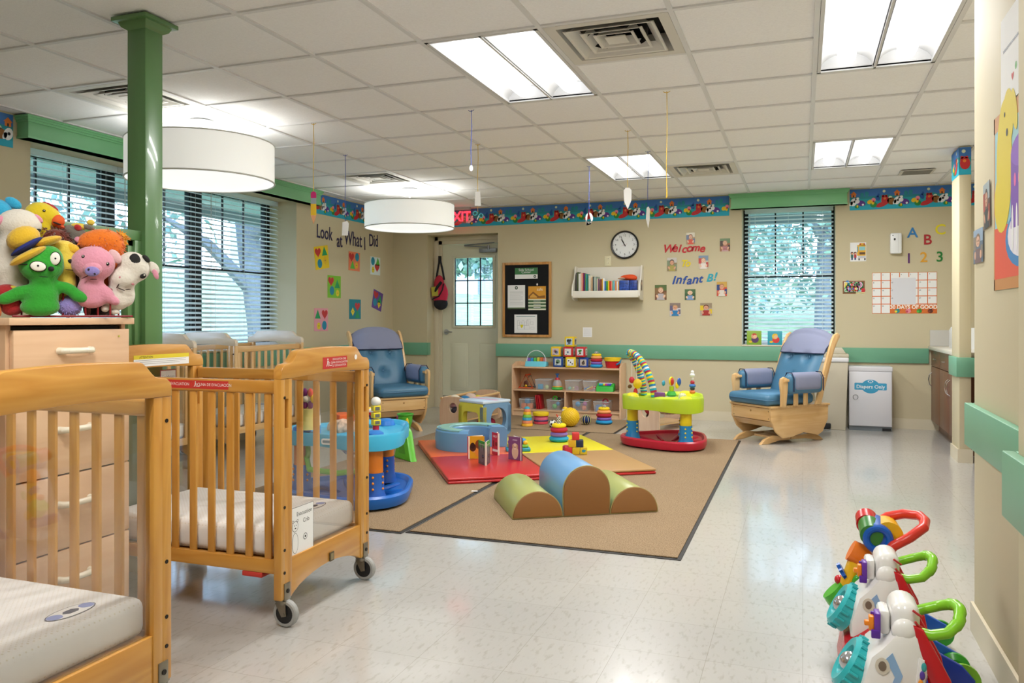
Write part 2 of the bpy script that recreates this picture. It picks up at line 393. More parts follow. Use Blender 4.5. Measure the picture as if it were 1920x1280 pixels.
# ---- blinds
def slat_mat():
    m = mat('blind_white', '#f4f6f8', .45, spec=.4); N = m.node_tree; b = N.nodes['Principled BSDF']; o = N.nodes['Material Output']
    tl = N.nodes.new('ShaderNodeBsdfTranslucent'); tl.inputs[0].default_value = (.9, .93, .96, 1); x = N.nodes.new('ShaderNodeMixShader'); x.inputs[0].default_value = .65
    N.links.new(b.outputs[0], x.inputs[1]); N.links.new(tl.outputs[0], x.inputs[2]); N.links.new(x.outputs[0], o.inputs[0]); return m
SLAT = slat_mat()
CORD = mat('blind_cord', '#dfe5ea', .6)
def blind(label, o, ux, wd, z0, z1, tilt=22):
    ux = Vector(ux); nn = ux.cross(Vector((0, 0, 1)))
    M = Matrix((ux, -nn, Vector((0, 0, 1)))).transposed().to_4x4(); M.translation = Vector((o[0], o[1], 0))
    t = thing('window_blind', label, 'blind', (0, 0, 0), group='horizontal slat blinds')
    q = MB(M); z = z0+.03; tt = math.radians(tilt); hw = .024
    while z < z1-.05:
        dy, dz = hw*math.cos(tt), hw*math.sin(tt)
        q.raw([(0, -dy, z-dz), (wd, -dy, z-dz), (wd, 0, z+.003), (0, 0, z+.003), (wd, dy, z+dz), (0, dy, z+dz)], [(0, 1, 2, 3), (3, 2, 4, 5)], SLAT, True)
        q.raw([(0, -dy, z-dz-.0025), (wd, -dy, z-dz-.0025), (wd, 0, z+.0005), (0, 0, z+.0005), (wd, dy, z+dz-.0025), (0, dy, z+dz-.0025)], [(3, 2, 1, 0), (5, 4, 2, 3)], SLAT, True)
        q.raw([(0, -dy, z-dz), (wd, -dy, z-dz), (wd, -dy, z-dz-.0025), (0, -dy, z-dz-.0025)], [(3, 2, 1, 0)], SLAT)
        z += .0435
    q.build('blind_slats', t)
    q = MB(M); q.box(0, wd, -.026, .026, z1-.045, z1, SLAT, bev=.003); q.build('head_rail', t)
    q = MB(M); q.box(0, wd, -.022, .022, z0, z0+.018, SLAT, bev=.004); q.build('bottom_rail', t)
    q = MB(M)
    for f_ in (.12, .5, .88):
        for s_ in (-.0255, .0255): q.cyl((wd*f_, s_, z0), (wd*f_, s_, z1-.03), .0011, CORD, seg=5)
    q.build('ladder_cords', t)
    q = MB(M); q.cyl((wd*.06, -.034, z1-.05), (wd*.06, -.036, z1-.75), .0045, CLEARP, seg=8); q.build('tilt_wand', t)
CLEARP = frosted('clear_plastic_rod', '#dfe6ea', .6)
XB = X0-.24
blind('white slat blind on left wall, nearest to the camera', (XB, 4.045), (0, 1, 0), .93, WZ0+.022, WZ1-.004)
blind('white slat blind in the middle of the left wall behind the drum lamp', (XB, 4.985), (0, 1, 0), .99, WZ0+.022, WZ1-.004)
blind('white slat blind on left wall nearest the artwork, tree trunk behind it', (XB, 5.985), (0, 1, 0), 1.09, WZ0+.022, WZ1-.004)
blind('white slat blind in the back wall window behind the right glider', (BX0+.02, BACK+.2), (1, 0, 0), BX1-BX0-.035, BZ0+.02, BZ1-.004)
# ---- door in the recess
DOORC = mat('door_paint', '#d8d8c0', .4, spec=.4)
dy = BACK+.235; dx0, dx1, dzt = -4.36, -3.46, 2.08
q = MB()
q.box(DX0, dx0+.005, dy-.02, dy+.08, 0, DZ, CREAM); q.box(dx1-.005, dx1+.06, dy+.006, dy+.08, 0, DZ, CREAM); q.box(DX0, dx1+.05, dy-.02, dy+.08, dzt+.005, DZ+.05, CREAM)
q.box(DX0, dx0-.04, dy-.04, dy-.02, 0, DZ-.002, CREAM, bev=.003); q.box(DX0+.01, DX1, dy-.04, dy-.02, dzt+.05, DZ-.002, CREAM, bev=.003)
struct(q, 'trim_door')
d = MB(); wx0, wx1, wz0, wz1 = -4.185, -3.66, 1.045, 1.905; ya, yb = dy, dy+.045
d.box(dx0+.007, wx0, ya, yb, .01, dzt, DOORC); d.box(wx1, dx1-.007, ya, yb, .01, dzt, DOORC); d.box(wx0, wx1, ya, yb, .01, wz0, DOORC); d.box(wx0, wx1, ya, yb, wz1, dzt, DOORC)
for (a, b, c_, e) in ((wx0-.03, wx0, wz0-.03, wz1+.03), (wx1, wx1+.03, wz0-.03, wz1+.03), (wx0, wx1, wz0-.03, wz0), (wx0, wx1, wz1, wz1+.03)): d.box(a, b, ya-.012, ya, c_, e, DOORC, bev=.003)
for (a, b) in ((-4.24, -4.0), (-3.84, -3.58)):
    for zz in ((.22, .82),): 
        d.box(a, b, ya-.006, ya, zz[0], zz[1], DOORC, bev=.003); d.box(a+.035, b-.035, ya-.012, ya-.006, zz[0]+.035, zz[1]-.035, DOORC, bev=.003)
door = struct(d, 'door_1')
d = MB(); d.box(wx0, wx1, ya+.02, ya+.025, wz0, wz1, GLASS); d.build('door_pane', door)
d = MB()
for i in (1, 2): x = wx0+(wx1-wx0)*i/3; d.box(x-.007, x+.007, ya+.004, ya+.02, wz0, wz1, BLACKM)
for i in (1, 2): z = wz0+(wz1-wz0)*i/3; d.box(wx0, wx1, ya+.004, ya+.02, z-.007, z+.007, BLACKM)
for a in ((wx0, wx0+.008, wz0, wz1), (wx1-.008, wx1, wz0, wz1)): d.box(a[0], a[1], ya+.004, ya+.02, a[2], a[3], BLACKM)
d.box(wx0, wx1, ya+.004, ya+.02, wz0, wz0+.008, BLACKM); d.build('pane_grid', door)
STEEL = mat('brushed_steel', '#b9bcc0', .28, metal=.9)
d = MB(); kx, kz = -4.3, .965
d.cyl((kx, ya-.008, kz), (kx, ya, kz), .034, STEEL, seg=24); d.cyl((kx, ya-.05, kz), (kx, ya-.008, kz), .012, STEEL); d.tube([(kx, ya-.05, kz), (kx+.04, ya-.054, kz+.002), (kx+.1, ya-.052, kz)], [.011, .009, .007], STEEL); d.build('door_lever', door)
GREYM = mat('closer_grey', '#8e9296', .35, metal=.5)
d = MB(); d.box(-3.83, -3.6, ya-.055, ya-.001, 1.965, 2.02, GREYM, bev=.008); d.tube([(-3.7, ya-.065, 2.03), (-4.02, ya-.075, 2.055)], .009, GREYM, seg=6); d.tube([(-4.02, ya-.075, 2.06), (-3.62, ya-.06, 2.085)], .009, GREYM, seg=6)
d.cyl((-3.7, ya-.06, 2.0), (-3.7, ya-.06, 2.05), .016, GREYM, seg=8); d.build('door_closer', door)
d = MB(); d.box(dx0+.01, dx1-.01, ya-.004, ya-.001, .01, .15, mat('kick_plate', '#9a9786', .35, metal=.3)); d.build('kick_plate', door)
# ================================================================ CEILING FIXTURES
PANW = mat('reflector_white', '#d9dadb', .6)
LENS = mat('lens_glow', '#ffffff', .5, emis=LAMP)
def troffer(k, m, label):
    x, y = cell(k, m); w_, l_ = GP, 2*GP
    t = thing('ceiling_light', label, 'ceiling light', (x+w_/2, y+l_/2, CEIL), group='recessed two lens ceiling lights')
    a, b = w_/2-.014, l_/2-.014
    q = MB()
    for x0, x1 in ((-a, -a+.018), (a-.018, a)): q.box(x0, x1, -b, b, 0, .016, PANW)
    for y0, y1 in ((-b, -b+.018), (b-.018, b)): q.box(-a, a, y0, y1, 0, .016, PANW)
    q.box(-.006, .006, -b, b, 0, .02, PANW); q.box(-a, a, -b, b, .11, .114, PANW)
    q.build('frame', t)
    for s in (-1, 1):
        q = MB(); c = s*a/2; h = a/2-.012; pts = arc(c, .008, h, 0, 180, 14, ry=.085)
        fl = [(p[0], p[1]) for p in pts]
        n = len(fl); P = [(p[0], -b+.018, p[1]) for p in fl]+[(p[0], b-.018, p[1]) for p in fl]
        q.raw(P, [(i, i+1, n+i+1, n+i) for i in range(n-1)], PANW, True)
        q.raw(P[:n], [tuple(range(n))], PANW); q.raw(P[n:], [tuple(range(n))[::-1]], PANW)
        q.build('reflector', t)
        q = MB(); q.tube([(c, -b+.06, .052), (c, -b+.075, .05), (c, -b+.11, .05), (c, b-.11, .05), (c, b-.075, .05), (c, b-.06, .052)], [.012, .036, .048, .048, .036, .012], LENS, seg=16); q.build('lens', t)
        ld = bpy.data.lights.new('lens_light', 'AREA'); ld.shape = 'RECTANGLE'; ld.size = .078; ld.size_y = 1.0; ld.energy = LAMP_W; ld.color = (1, .993, .98)
        lo = bpy.data.objects.new('lens_light', ld); COL.objects.link(lo); lo.parent = t; lo.location = (c, 0, .001)
for (k, m), lb in zip(TROF, ['white two lens ceiling light left of the large air vent', 'white two lens ceiling light on the far left above the clock', 'white two lens ceiling light nearest on the right, cut by the top edge', 'white two lens ceiling light farther along on the right above the alphabet letters',
        'white two lens ceiling light added out of view overhead behind the camera on the left', 'white two lens ceiling light added out of view overhead behind the camera on the right']): troffer(k, m, lb)  # last two are unseen, added on the fixture spacing to light the near room
VW = mat('vent_white', '#d9d6d0', .45); VD = mat('vent_dark', '#15171a', .7)
def vent(k, m, label):
    x, y = cell(k, m); h = GP/2-.013
    t = thing('air_vent', label, 'air vent', (x+GP/2, y+GP/2, CEIL), group='square stepped ceiling air vents')
    q = MB(); q.box(-h, h, -h, h, .1, .104, VD); q.lathe([(.15, .012), (.15, .1)], VD, 24); q.box(-.02, .02, -.15, .15, .05, .09, VD); q.build('duct', t)
    def ring(q, a, b, za, zb):           # sloping square ring, outer half a at za to inner half b at zb
        for i in range(4):
            R = Matrix.Rotation(i*PI/2, 4, 'Z'); P = [R @ Vector(p) for p in ((-a, -a, za), (a, -a, za), (b, -b, zb), (-b, -b, zb))]
            q.raw([tuple(p) for p in P], [(0, 1, 2, 3)], VW)
    q = MB(); ring(q, h, h-.05, 0, .002); ring(q, h-.05, h-.075, .002, .09); q.build('frame', t)
    for i, (a, b, z) in enumerate(((.215, .15, -.004), (.15, .1, .0), (.098, .05, .004))):
        q = MB(); ring(q, a, a-.014, z, z+.002); ring(q, a-.014, b+.012, z+.002, z+.04); ring(q, a+.001, a-.013, z+.004, z+.006); q.build('louver', t)
    q = MB(); q.box(-.05, .05, -.05, .05, .004, .01, VW); q.build('center_plate', t)
for (k, m), lb in zip(VENT, ['square stepped air vent between the two near ceiling lights', 'square stepped air vent on the far side, right of the far ceiling light', 'square stepped air vent behind the green post', 'square stepped air vent above the smaller looking drum lamp']): vent(k, m, lb)
q = MB(); q.box(.85, 1.14, 8.16, 8.42, CEIL-.004, CEIL+.0, VW, bev=.002); t = thing('return_grille', 'small grey slotted ceiling grille near the back right', 'air vent', (0, 0, 0)); q.build('frame', t)
q = MB()
for i in range(9): q.box(.875, 1.115, 8.185+i*.025, 8.195+i*.025, CEIL-.007, CEIL-.0045, mat('grille_grey', '#8d8b86', .5))
q.build('slats', t)
# ---- drum pendants
SHADE = mat('shade_fabric', '#f4f5f1', .8, emis=.2); SHL = mat('shade_diffuser', '#f2f4f2', .6, emis=.42); RIM = mat('shade_rim', '#c9cac4', .6)
LCOL = (1, .98, .95)
def drum(x, y, z0, z1, R, label):
    t = thing('drum_pendant', label, 'pendant lamp', (x, y, CEIL), group='large white drum pendant lamps'); a, b = z0-CEIL, z1-CEIL
    q = MB(); q.lathe([(R, a), (R, b), (R-.006, b), (R-.006, a), (R, a)], SHADE, 64); sh = q.build('shade', t)
    q = MB(); q.torus((0, 0, b), R, .005, RIM, seg=64, seg2=6); q.torus((0, 0, a), R, .006, RIM, seg=64, seg2=6); q.build('trim_ring', sh)
    q = MB(); q.lathe([(0, a+.018), (R-.02, a+.018), (R-.007, a+.008)], SHL, 64); q.build('diffuser', t)
    q = MB(); q.cyl((0, 0, -.03), (0, 0, -.001), .085, WHITE, seg=32); q.build('canopy', t)
    q = MB(); q.cyl((0, 0, a+.02), (0, 0, -.02), .009, WHITE, seg=10)
    for i in range(3):
        an = 2*PI*i/3+.4; q.cyl((0, 0, b-.01), (math.cos(an)*(R-.006), math.sin(an)*(R-.006), b-.01), .003, WHITE, seg=6)
    q.build('stem', t)
    for i in range(3):
        an = 2*PI*i/3; q = MB(); q.ell((math.cos(an)*.2, math.sin(an)*.2, (a+b)/2), (.035, .035, .05), mat('bulb_glow', '#fffaf2', .5, emis=13), seg=12); q.build('bulb', t)
drum(-3.9, 4.48, 2.085, 2.345, .485, 'white drum pendant lamp beside the green post')
drum(-3.9, 7.6, 2.09, 2.335, .47, 'white drum pendant lamp in front of the exit sign')
# ================================================================ WALLPAPER BORDER
BC = {k: plain(v, .6) for k, v in dict(night='#3a74bc', hill='#1f8a96', field='#1a9fae', low='#1ea8c4', red='#c0262c', brown='#8a5a1e', white='#eef0f4', purple='#5a2f8e', yellow='#e8c21a', pink='#e88aa0', green='#1f8a3a', blue='#1f58a8', orange='#e07a2a', black='#101018', moon='#d8e2c0').items()}
def border(M, L, ph, name='border_strip'):
    q = MB(M); h = .218; q.box(0, L, 0, h, -.001, 0, BC['low']); q.rect(0, L, .045, h, .0003, BC['field']); q.rect(0, L, .115, h, .0006, BC['hill']); q.rect(0, L, .14, h, .0009, BC['night']); U = .415
    def ok(x, r): return r < x < L-r
    i = 0; x = ph-U
    while x < L+U:
        def D(cx, cy, rx, c, ry=None, rot=0, z=.0012):
            k_ = 1.0 if c in ('hill', 'moon') else 1.22
            if ok(x+cx, rx*k_): q.disc(x+cx, cy, rx*k_, z, BC[c], (ry or rx)*k_, 14, rot)
        D(.03, .186, .014, 'moon'); D(.05, .13, .06, 'hill', .022); D(.28, .165, .02, 'hill', .026); D(.235, .158, .018, 'hill', .024)
        if ok(x+.155, .03): q.rect(x+.13, x+.175, .135, .165, .0014, BC['orange']); q.poly([(x+.12, .165), (x+.185, .165), (x+.153, .196)], .0015, BC['orange']); q.rect(x+.147, x+.158, .135, .156, .0016, BC['black'])
        D(.04, .09, .03, 'red', .04, 0, .0017); D(.01, .05, .05, 'red', .02, .35, .0018); D(.035, .118, .024, 'red', .022, 0, .0019); D(.018, .138, .009, 'red', z=.0019); D(.052, .138, .009, 'red', z=.0019); D(.036, .11, .01, 'orange', z=.002)
        D(.1, .08, .035, 'brown', .03, -.3, .0017); D(.09, .118, .018, 'moon', .014, 0, .0017)
        D(.155, .085, .026, 'white', .036, -.4, .0021); D(.185, .115, .02, 'white', .012, .6, .0021); D(.13, .07, .012, 'white', .022, -.5, .0021); D(.16, .088, .009, 'black', z=.0023); D(.19, .09, .018, 'white', z=.0022)
        D(.225, .07, .036, 'purple', .024, -.3, .0018); D(.243, .055, .009, 'white', z=.002); D(.185, .035, .018, 'green', .014, 0, .002); D(.19, .04, .007, 'yellow', .012, 0, .0022)
        D(.31, .08, .022, 'yellow', .018, .5, .0019); D(.345, .05, .026, 'green', .024, 0, .002); D(.345, .1, .017, 'pink', .018, 0, .0021); D(.338, .07, .012, 'yellow', .016, 0, .0022); D(.345, .085, .008, 'red', z=.0023)
        D(.385, .115, .016, 'blue', .024, .4, .0018); D(.39, .145, .009, 'blue', .016, -.3, .0018)
        x += U; i += 1
    return q
n_t = [20]
def put_border(M, L, ph):
    n_t[0] += 1; struct(border(M, L, ph), 'trim_%d' % n_t[0])
bzz = CEIL-.222
put_border(onback(LEFT+.003, bzz, .003), (-.765)-LEFT-.003, .08)
put_border(onback(.465, bzz, .003), 1.84-.465, .30)
put_border(onleft(7.41, bzz, .003), BACK-.004-7.41, .02)
put_border(onleft(1.0, bzz, .003), 3.9-1.0, .22)
put_border(onback(1.166, bzz, .002, y=7.19), .083, .0)
put_border(basis((1.163, 7.519, bzz), (0, -1, 0), (0, 0, 1)), .328, .2)
# ================================================================ EXIT SIGN
EX = mat('exit_red', '#ff2a3a', .5, emis=1.6)
t = thing('exit_sign', 'red lettered clear EXIT sign hung over the door, half hidden by the drum lamp', 'sign', (-3.97, 9.06, CEIL))
q = MB(); q.box(-.15, .15, -.025, .025, -.03, 0, mat('sign_grey', '#b8b8b4', .4), bev=.004); q.build('housing', t)
q = MB(); q.box(-.15, .15, -.004, .004, -.2, -.03, clear('sign_acrylic', (.98, .86, .88), .02)); q.build('panel', t)
q = MB(basis((0, -.006, -.115), (1, 0, 0), (0, 0, 1))); q.text('EXIT', .165, EX, Matrix.Identity(4), bold=.004, sx=.9); q.build('lettering', t)
# ================================================================ STRUNG ORNAMENTS
YEL = mat('string_yellow', '#d8b436', .6); BLU = mat('string_blue', '#2b4fb0', .6)
def orn(x, y, zs, sm, label):
    t = thing('hanging_ornament', label, 'ornament', (x, y, CEIL)); q = MB()
    q.tube([(0, 0, 0), (.003, 0, zs*.3), (-.002, 0, zs*.7), (0, 0, zs)], .0022, sm, seg=6)
    for i in (-1, 1): q.tube([(0, 0, -.01), (i*.015, 0, -.005), (i*.02, 0, 0)], .002, sm, seg=5)
    q.build('string', t); return t
fl = lambda a=0: basis((0, 0, 0), (math.cos(a), math.sin(a), 0), (0, 0, 1))
def cut(t, name, z, pts, m, a=.34, th=.003):
    M = basis((0, 0, z), (math.cos(a), math.sin(a), 0), (0, 0, 1)); q = MB(M); q.prism(pts, 'z', -th, th, m); return q.build(name, t)
t = orn(-3.2, 4.784, -.475, YEL, 'paper pencil hanging on a yellow string in front of the left windows')
for nm, a, b, c_ in (('eraser', 0, -.045, '#c2246e'), ('ferrule', -.045, -.085, '#8d9aa0'), ('pencil_body', -.085, -.165, '#e2b828')):
    cut(t, nm, -.475, [(-.019, b), (.019, b), (.019, a), (-.019, a)] if a else [(-.019, b)]+[(.019, b)]+arc(0, -.018, .019, 0, 180, 8)[:], plain(c_, .7))
cut(t, 'pencil_tip', -.475, [(-.019, -.165), (0, -.225), (.019, -.165)], plain('#e0a070', .7))
t = orn(-3.57, 5.796, -.55, BLU, 'white paper tag hanging on a blue string beside the smaller looking drum lamp'); cut(t, 'paper_tag', -.55, [(-.028, -.12), (.022, -.12), (.03, -.02), (.018, 0), (-.022, -.01)], PAPER)
t = orn(-2.03, 4.827, -.36, BLU, 'tiny white ornament hanging on the long blue string'); cut(t, 'paper_shape', -.36, arc(0, -.02, .012, 0, 360, 10, ry=.02)[:-1], PAPER)
t = orn(-2.38, 5.792, -.37, YEL, 'white card with teal scissors below it hanging on a yellow string'); cut(t, 'paper_card', -.37, [(-.024, -.11), (.024, -.11), (.02, 0), (-.02, 0)], PAPER)
q = MB(basis((0, 0, -.55), (math.cos(.34), math.sin(.34), 0), (0, 0, 1))); TE = plain('#2c9ca4', .5)
q.torus((-.022, .01, 0), .015, .0045, TE, seg=16, seg2=6); q.torus((.024, -.008, 0), .015, .0045, TE, seg=16, seg2=6); q.tube([(-.01, -.002, 0), (0, .02, 0)], .004, TE, 6); q.tube([(.01, 0, 0), (-.006, -.04, 0)], .003, PAPER, 6); q.tube([(0, .01, 0), (-.001, .07, 0)], .0012, YEL, 5); q.build('scissors', t)
t = orn(-1.79, 6.964, -.42, BLU, 'white paper fish shape hanging on a blue string in front of the border'); cut(t, 'paper_shape', -.42, [(x*1.0, y) for x, y in arc(0, -.045, .034, 90, -250, 16, ry=.048)]+[(-.025, -.11), (.012, -.1), (.02, -.08)], PAPER)
t = orn(-1.187, 5.732, -.415, YEL, 'white glittery feather shape hanging on a yellow string, left of the clock top'); cut(t, 'paper_feather', -.415, [(0, -.155), (.026, -.09), (.028, -.02), (.012, 0), (-.015, 0), (-.03, -.02), (-.026, -.1)], PAPER)
t = orn(-1.181, 6.503, -.45, BLU, 'narrow white feather shape hanging on a blue string right of the clock'); cut(t, 'paper_feather', -.45, [(.002, -.175), (.014, -.1), (.016, -.02), (.004, 0), (-.01, -.01), (-.016, -.1)], PAPER)
t = orn(-.764, 4.826, -.62, YEL, 'yellow string with nothing on it hanging over the welcome words'); cut(t, 'string_end', -.58, [(-.004, -.06), (.004, -.05), (.003, 0), (-.002, 0)], plain('#d8b436', .6))
# ================================================================ OUTSIDE
GRASS = mat('grass', '#8a9a6c', .9, vary=.25, vscale=3)
def ground():
    q = MB(); nx, ny = 40, 40; V = []
    for i in range(nx+1):
        for j in range(ny+1):
            x = -45+i*2; y = -25+j*2.1
            d = max(0, y-12, ) ; e = max(0, -7-x)
            V.append((x, y, -.15+min(3.0, d*.11)+min(1.2, e*.05)))
    F = [(i*(ny+1)+j, (i+1)*(ny+1)+j, (i+1)*(ny+1)+j+1, i*(ny+1)+j+1) for i in range(nx) for j in range(ny)]
    # leave out the part under the building
    F = [f for f in F if not all(X0-.4 < V[k][0] < 2.4 and -3 < V[k][1] < BACK+.2 for k in f)]
    q.raw(V, F, GRASS, True); q.build('lawn', kind='structure')
ground()
BARK = mat('bark', '#6d7074', .9, bump=.6, bscale=30, vary=.25, vscale=6)
LF = [mat('leaf_a', '#86a79c', .7), mat('leaf_b', '#a6c0ae', .7), mat('leaf_c', '#7a9690', .7)]  # leaf colours lightened and blued to carry the outdoor haze
def tree(x, y, z, h, R, trunk, label, lean=0, n=900, zc=None, seed=1, low=.25):
    rn = random.Random(seed); t = thing('tree', label, 'tree', (x, y, z))
    q = MB(); q.tube([(0, 0, -.2), (lean*.2, .02, h*.2), (lean*.5, 0, h*.45), (lean, .05, h*.8)], [trunk*1.3, trunk, trunk*.8, trunk*.3], BARK, 10)
    for i in range(5):
        a = rn.uniform(0, 2*PI); z0 = h*rn.uniform(.28, .55); q.tube([(lean*z0/h, 0, z0), (lean*z0/h+math.cos(a)*R*.35, math.sin(a)*R*.35, z0+h*.18), (lean*z0/h+math.cos(a)*R*.7, math.sin(a)*R*.7, z0+h*.28)], [trunk*.5, trunk*.33, trunk*.12], BARK, 7)
    q.build('trunk', t)
    q = MB(); bl = [(rn.uniform(-1, 1)*R*.6, rn.uniform(-1, 1)*R*.6, h*rn.uniform(low+.1, .95), R*rn.uniform(.25, .5)) for _ in range(12)]
    for m in LF:
        V = []; F = []
        for _ in range(n//3):
            b = rn.choice(bl); d = Vector((rn.gauss(0, 1), rn.gauss(0, 1), rn.gauss(0, 1))); d.normalize(); p = Vector(b[:3])+d*b[3]*rn.uniform(.6, 1.05)
            if p.z < h*low: p.z = h*low+rn.random()*.3
            u = Vector((rn.gauss(0, 1), rn.gauss(0, 1), rn.gauss(0, 1))).normalized()*.11; w_ = u.cross(d).normalized()*.06; k = len(V)
            V += [tuple(p-u), tuple(p+w_), tuple(p+u), tuple(p-w_)]; F.append((k, k+1, k+2, k+3))
        q.raw(V, F, m)
    q.build('foliage', t, kind='stuff'); return t
tree(-9.6, 12.9, -.1, 5.5, 2.6, .30, 'thick grey leaning tree trunk outside the third window', lean=-.9, n=2600, seed=3, low=.42)
tree(-14, 10.5, .2, 6.5, 3.3, .2, 'leafy green tree outside the middle of the left windows', n=4200, seed=5, low=.18)
tree(-12.5, 7.6, .1, 5.0, 2.4, .14, 'bushy green tree outside the nearest left window', n=3600, seed=8, low=.15)
tree(-6.2, 16.6, .4, 5.0, 2.3, .12, 'green tree seen through the top of the door pane', n=4200, seed=9, low=.33)
tree(.5, 21, 1.0, 6, 3.4, .2, 'bluish green tree outside the back window', n=5000, seed=12, low=.05)
tree(-2.6, 25, 1.3, 6.5, 3.0, .2, 'dark green tree farther off outside the back window', n=4200, seed=14, low=.05)
tree(3.6, 24, 1.2, 6.5, 3.0, .2, 'green tree at the right edge of the back window view', n=4200, seed=15, low=.05)
# neighbour building with brick base, far left
t = thing('neighbor_building', 'pale building with a brick base seen through the door pane', 'building', (-15.5, 30, .3))
q = MB(); q.box(-9, 5, 0, 5, 0, 6, mat('siding_pale', '#a4abb6', .8)); q.build('wall', t)
q = MB(); q.box(-9.05, 5.05, -.06, 0, 0, 1.35, mat('brick_pale', '#94736a', .9, vary=.2, vscale=12)); q.build('brick_base', t)
for i in range(4):
    q = MB(); q.box(-8+i*3.2, -6.4+i*3.2, -.08, -.061, 1.5, 2.6, mat('dark_pane', '#d0d6dc', .3)); q.build('window', t)
# the building's own roof overhang outside
SOF = mat('soffit', '#b4bfcc', .8)
q = MB(); q.box(X0-1.9, X0-.425, -2, BACK+2.0, 2.5, 2.62, SOF); q.box(X0-.42, X1+.4, BACK+.39, BACK+2.0, 2.5, 2.62, SOF)
q.box(X0-1.95, X0-1.9, -2, BACK+2.0, 2.38, 2.65, plain('#8a93a0', .6)); q.box(X0-.42, X1+.4, BACK+1.95, BACK+2.0, 2.38, 2.65, plain('#8a93a0', .6)); struct(q, 'roof_overhang')
# ================================================================ CRIBS
def woodset(key, a, b, **k): return {ax: wood(key, a, b, ax, **k) for ax in 'xyz'}
HON = woodset('honey_wood', '#bf8434', '#cf9846'); PALE = woodset('pale_crib_wood', '#dccbb2', '#e4d6c2', coat=.5); TAN = woodset('tan_wood', '#d2a56a', '#ddb67e')
MAP = woodset('maple_wood', '#dcb48e', '#e2bd98', rough=.4, coat=.1); NAT = woodset('natural_wood', '#d9ae74', '#e3bd86')
ACR = clear('crib_acrylic', (.97, .97, .97), .045)
BOLT = mat('bolt_dark', '#2a2420', .4, metal=.6); CAST = mat('caster_bronze', '#8d8678', .3, metal=.85); TYRE = mat('caster_tyre', '#9c9c98', .5); HUB = mat('caster_hub', '#17181a', .4)
REDL = mat('label_red', '#c8302c', .5)
def sheet_mat():
    m = bpy.data.materials.new('dotted_sheet'); m.use_nodes = True; N = m.node_tree; L = N.links.new; b = N.nodes['Principled BSDF']
    t = N.nodes.new('ShaderNodeTexCoord'); v = N.nodes.new('ShaderNodeTexVoronoi'); v.inputs['Scale'].default_value = 85; v.inputs['Randomness'].default_value = 0
    r = N.nodes.new('ShaderNodeValToRGB'); r.color_ramp.elements[0].position = .22; r.color_ramp.elements[0].color = (*lin('#d8d0be'), 1); r.color_ramp.elements[1].position = .27; r.color_ramp.elements[1].color = (*lin('#e6e3de'), 1)
    mp = N.nodes.new('ShaderNodeMapping'); mp.inputs['Rotation'].default_value = (0, 0, .785)
    L(t.outputs['Object'], mp.inputs[0]); L(mp.outputs[0], v.inputs['Vector']); L(v.outputs['Distance'], r.inputs[0]); L(r.outputs[0], b.inputs['Base Color']); b.inputs['Roughness'].default_value = .85
    n = N.nodes.new('ShaderNodeTexNoise'); n.inputs['Scale'].default_value = 9; n.inputs['Detail'].default_value = 2; p = N.nodes.new('ShaderNodeBump'); p.inputs['Strength'].default_value = .5; p.inputs['Distance'].default_value = .012
    L(t.outputs['Object'], n.inputs['Vector']); L(n.outputs['Fac'], p.inputs['Height']); L(p.outputs[0], b.inputs['Normal']); return m
SHEET = sheet_mat()
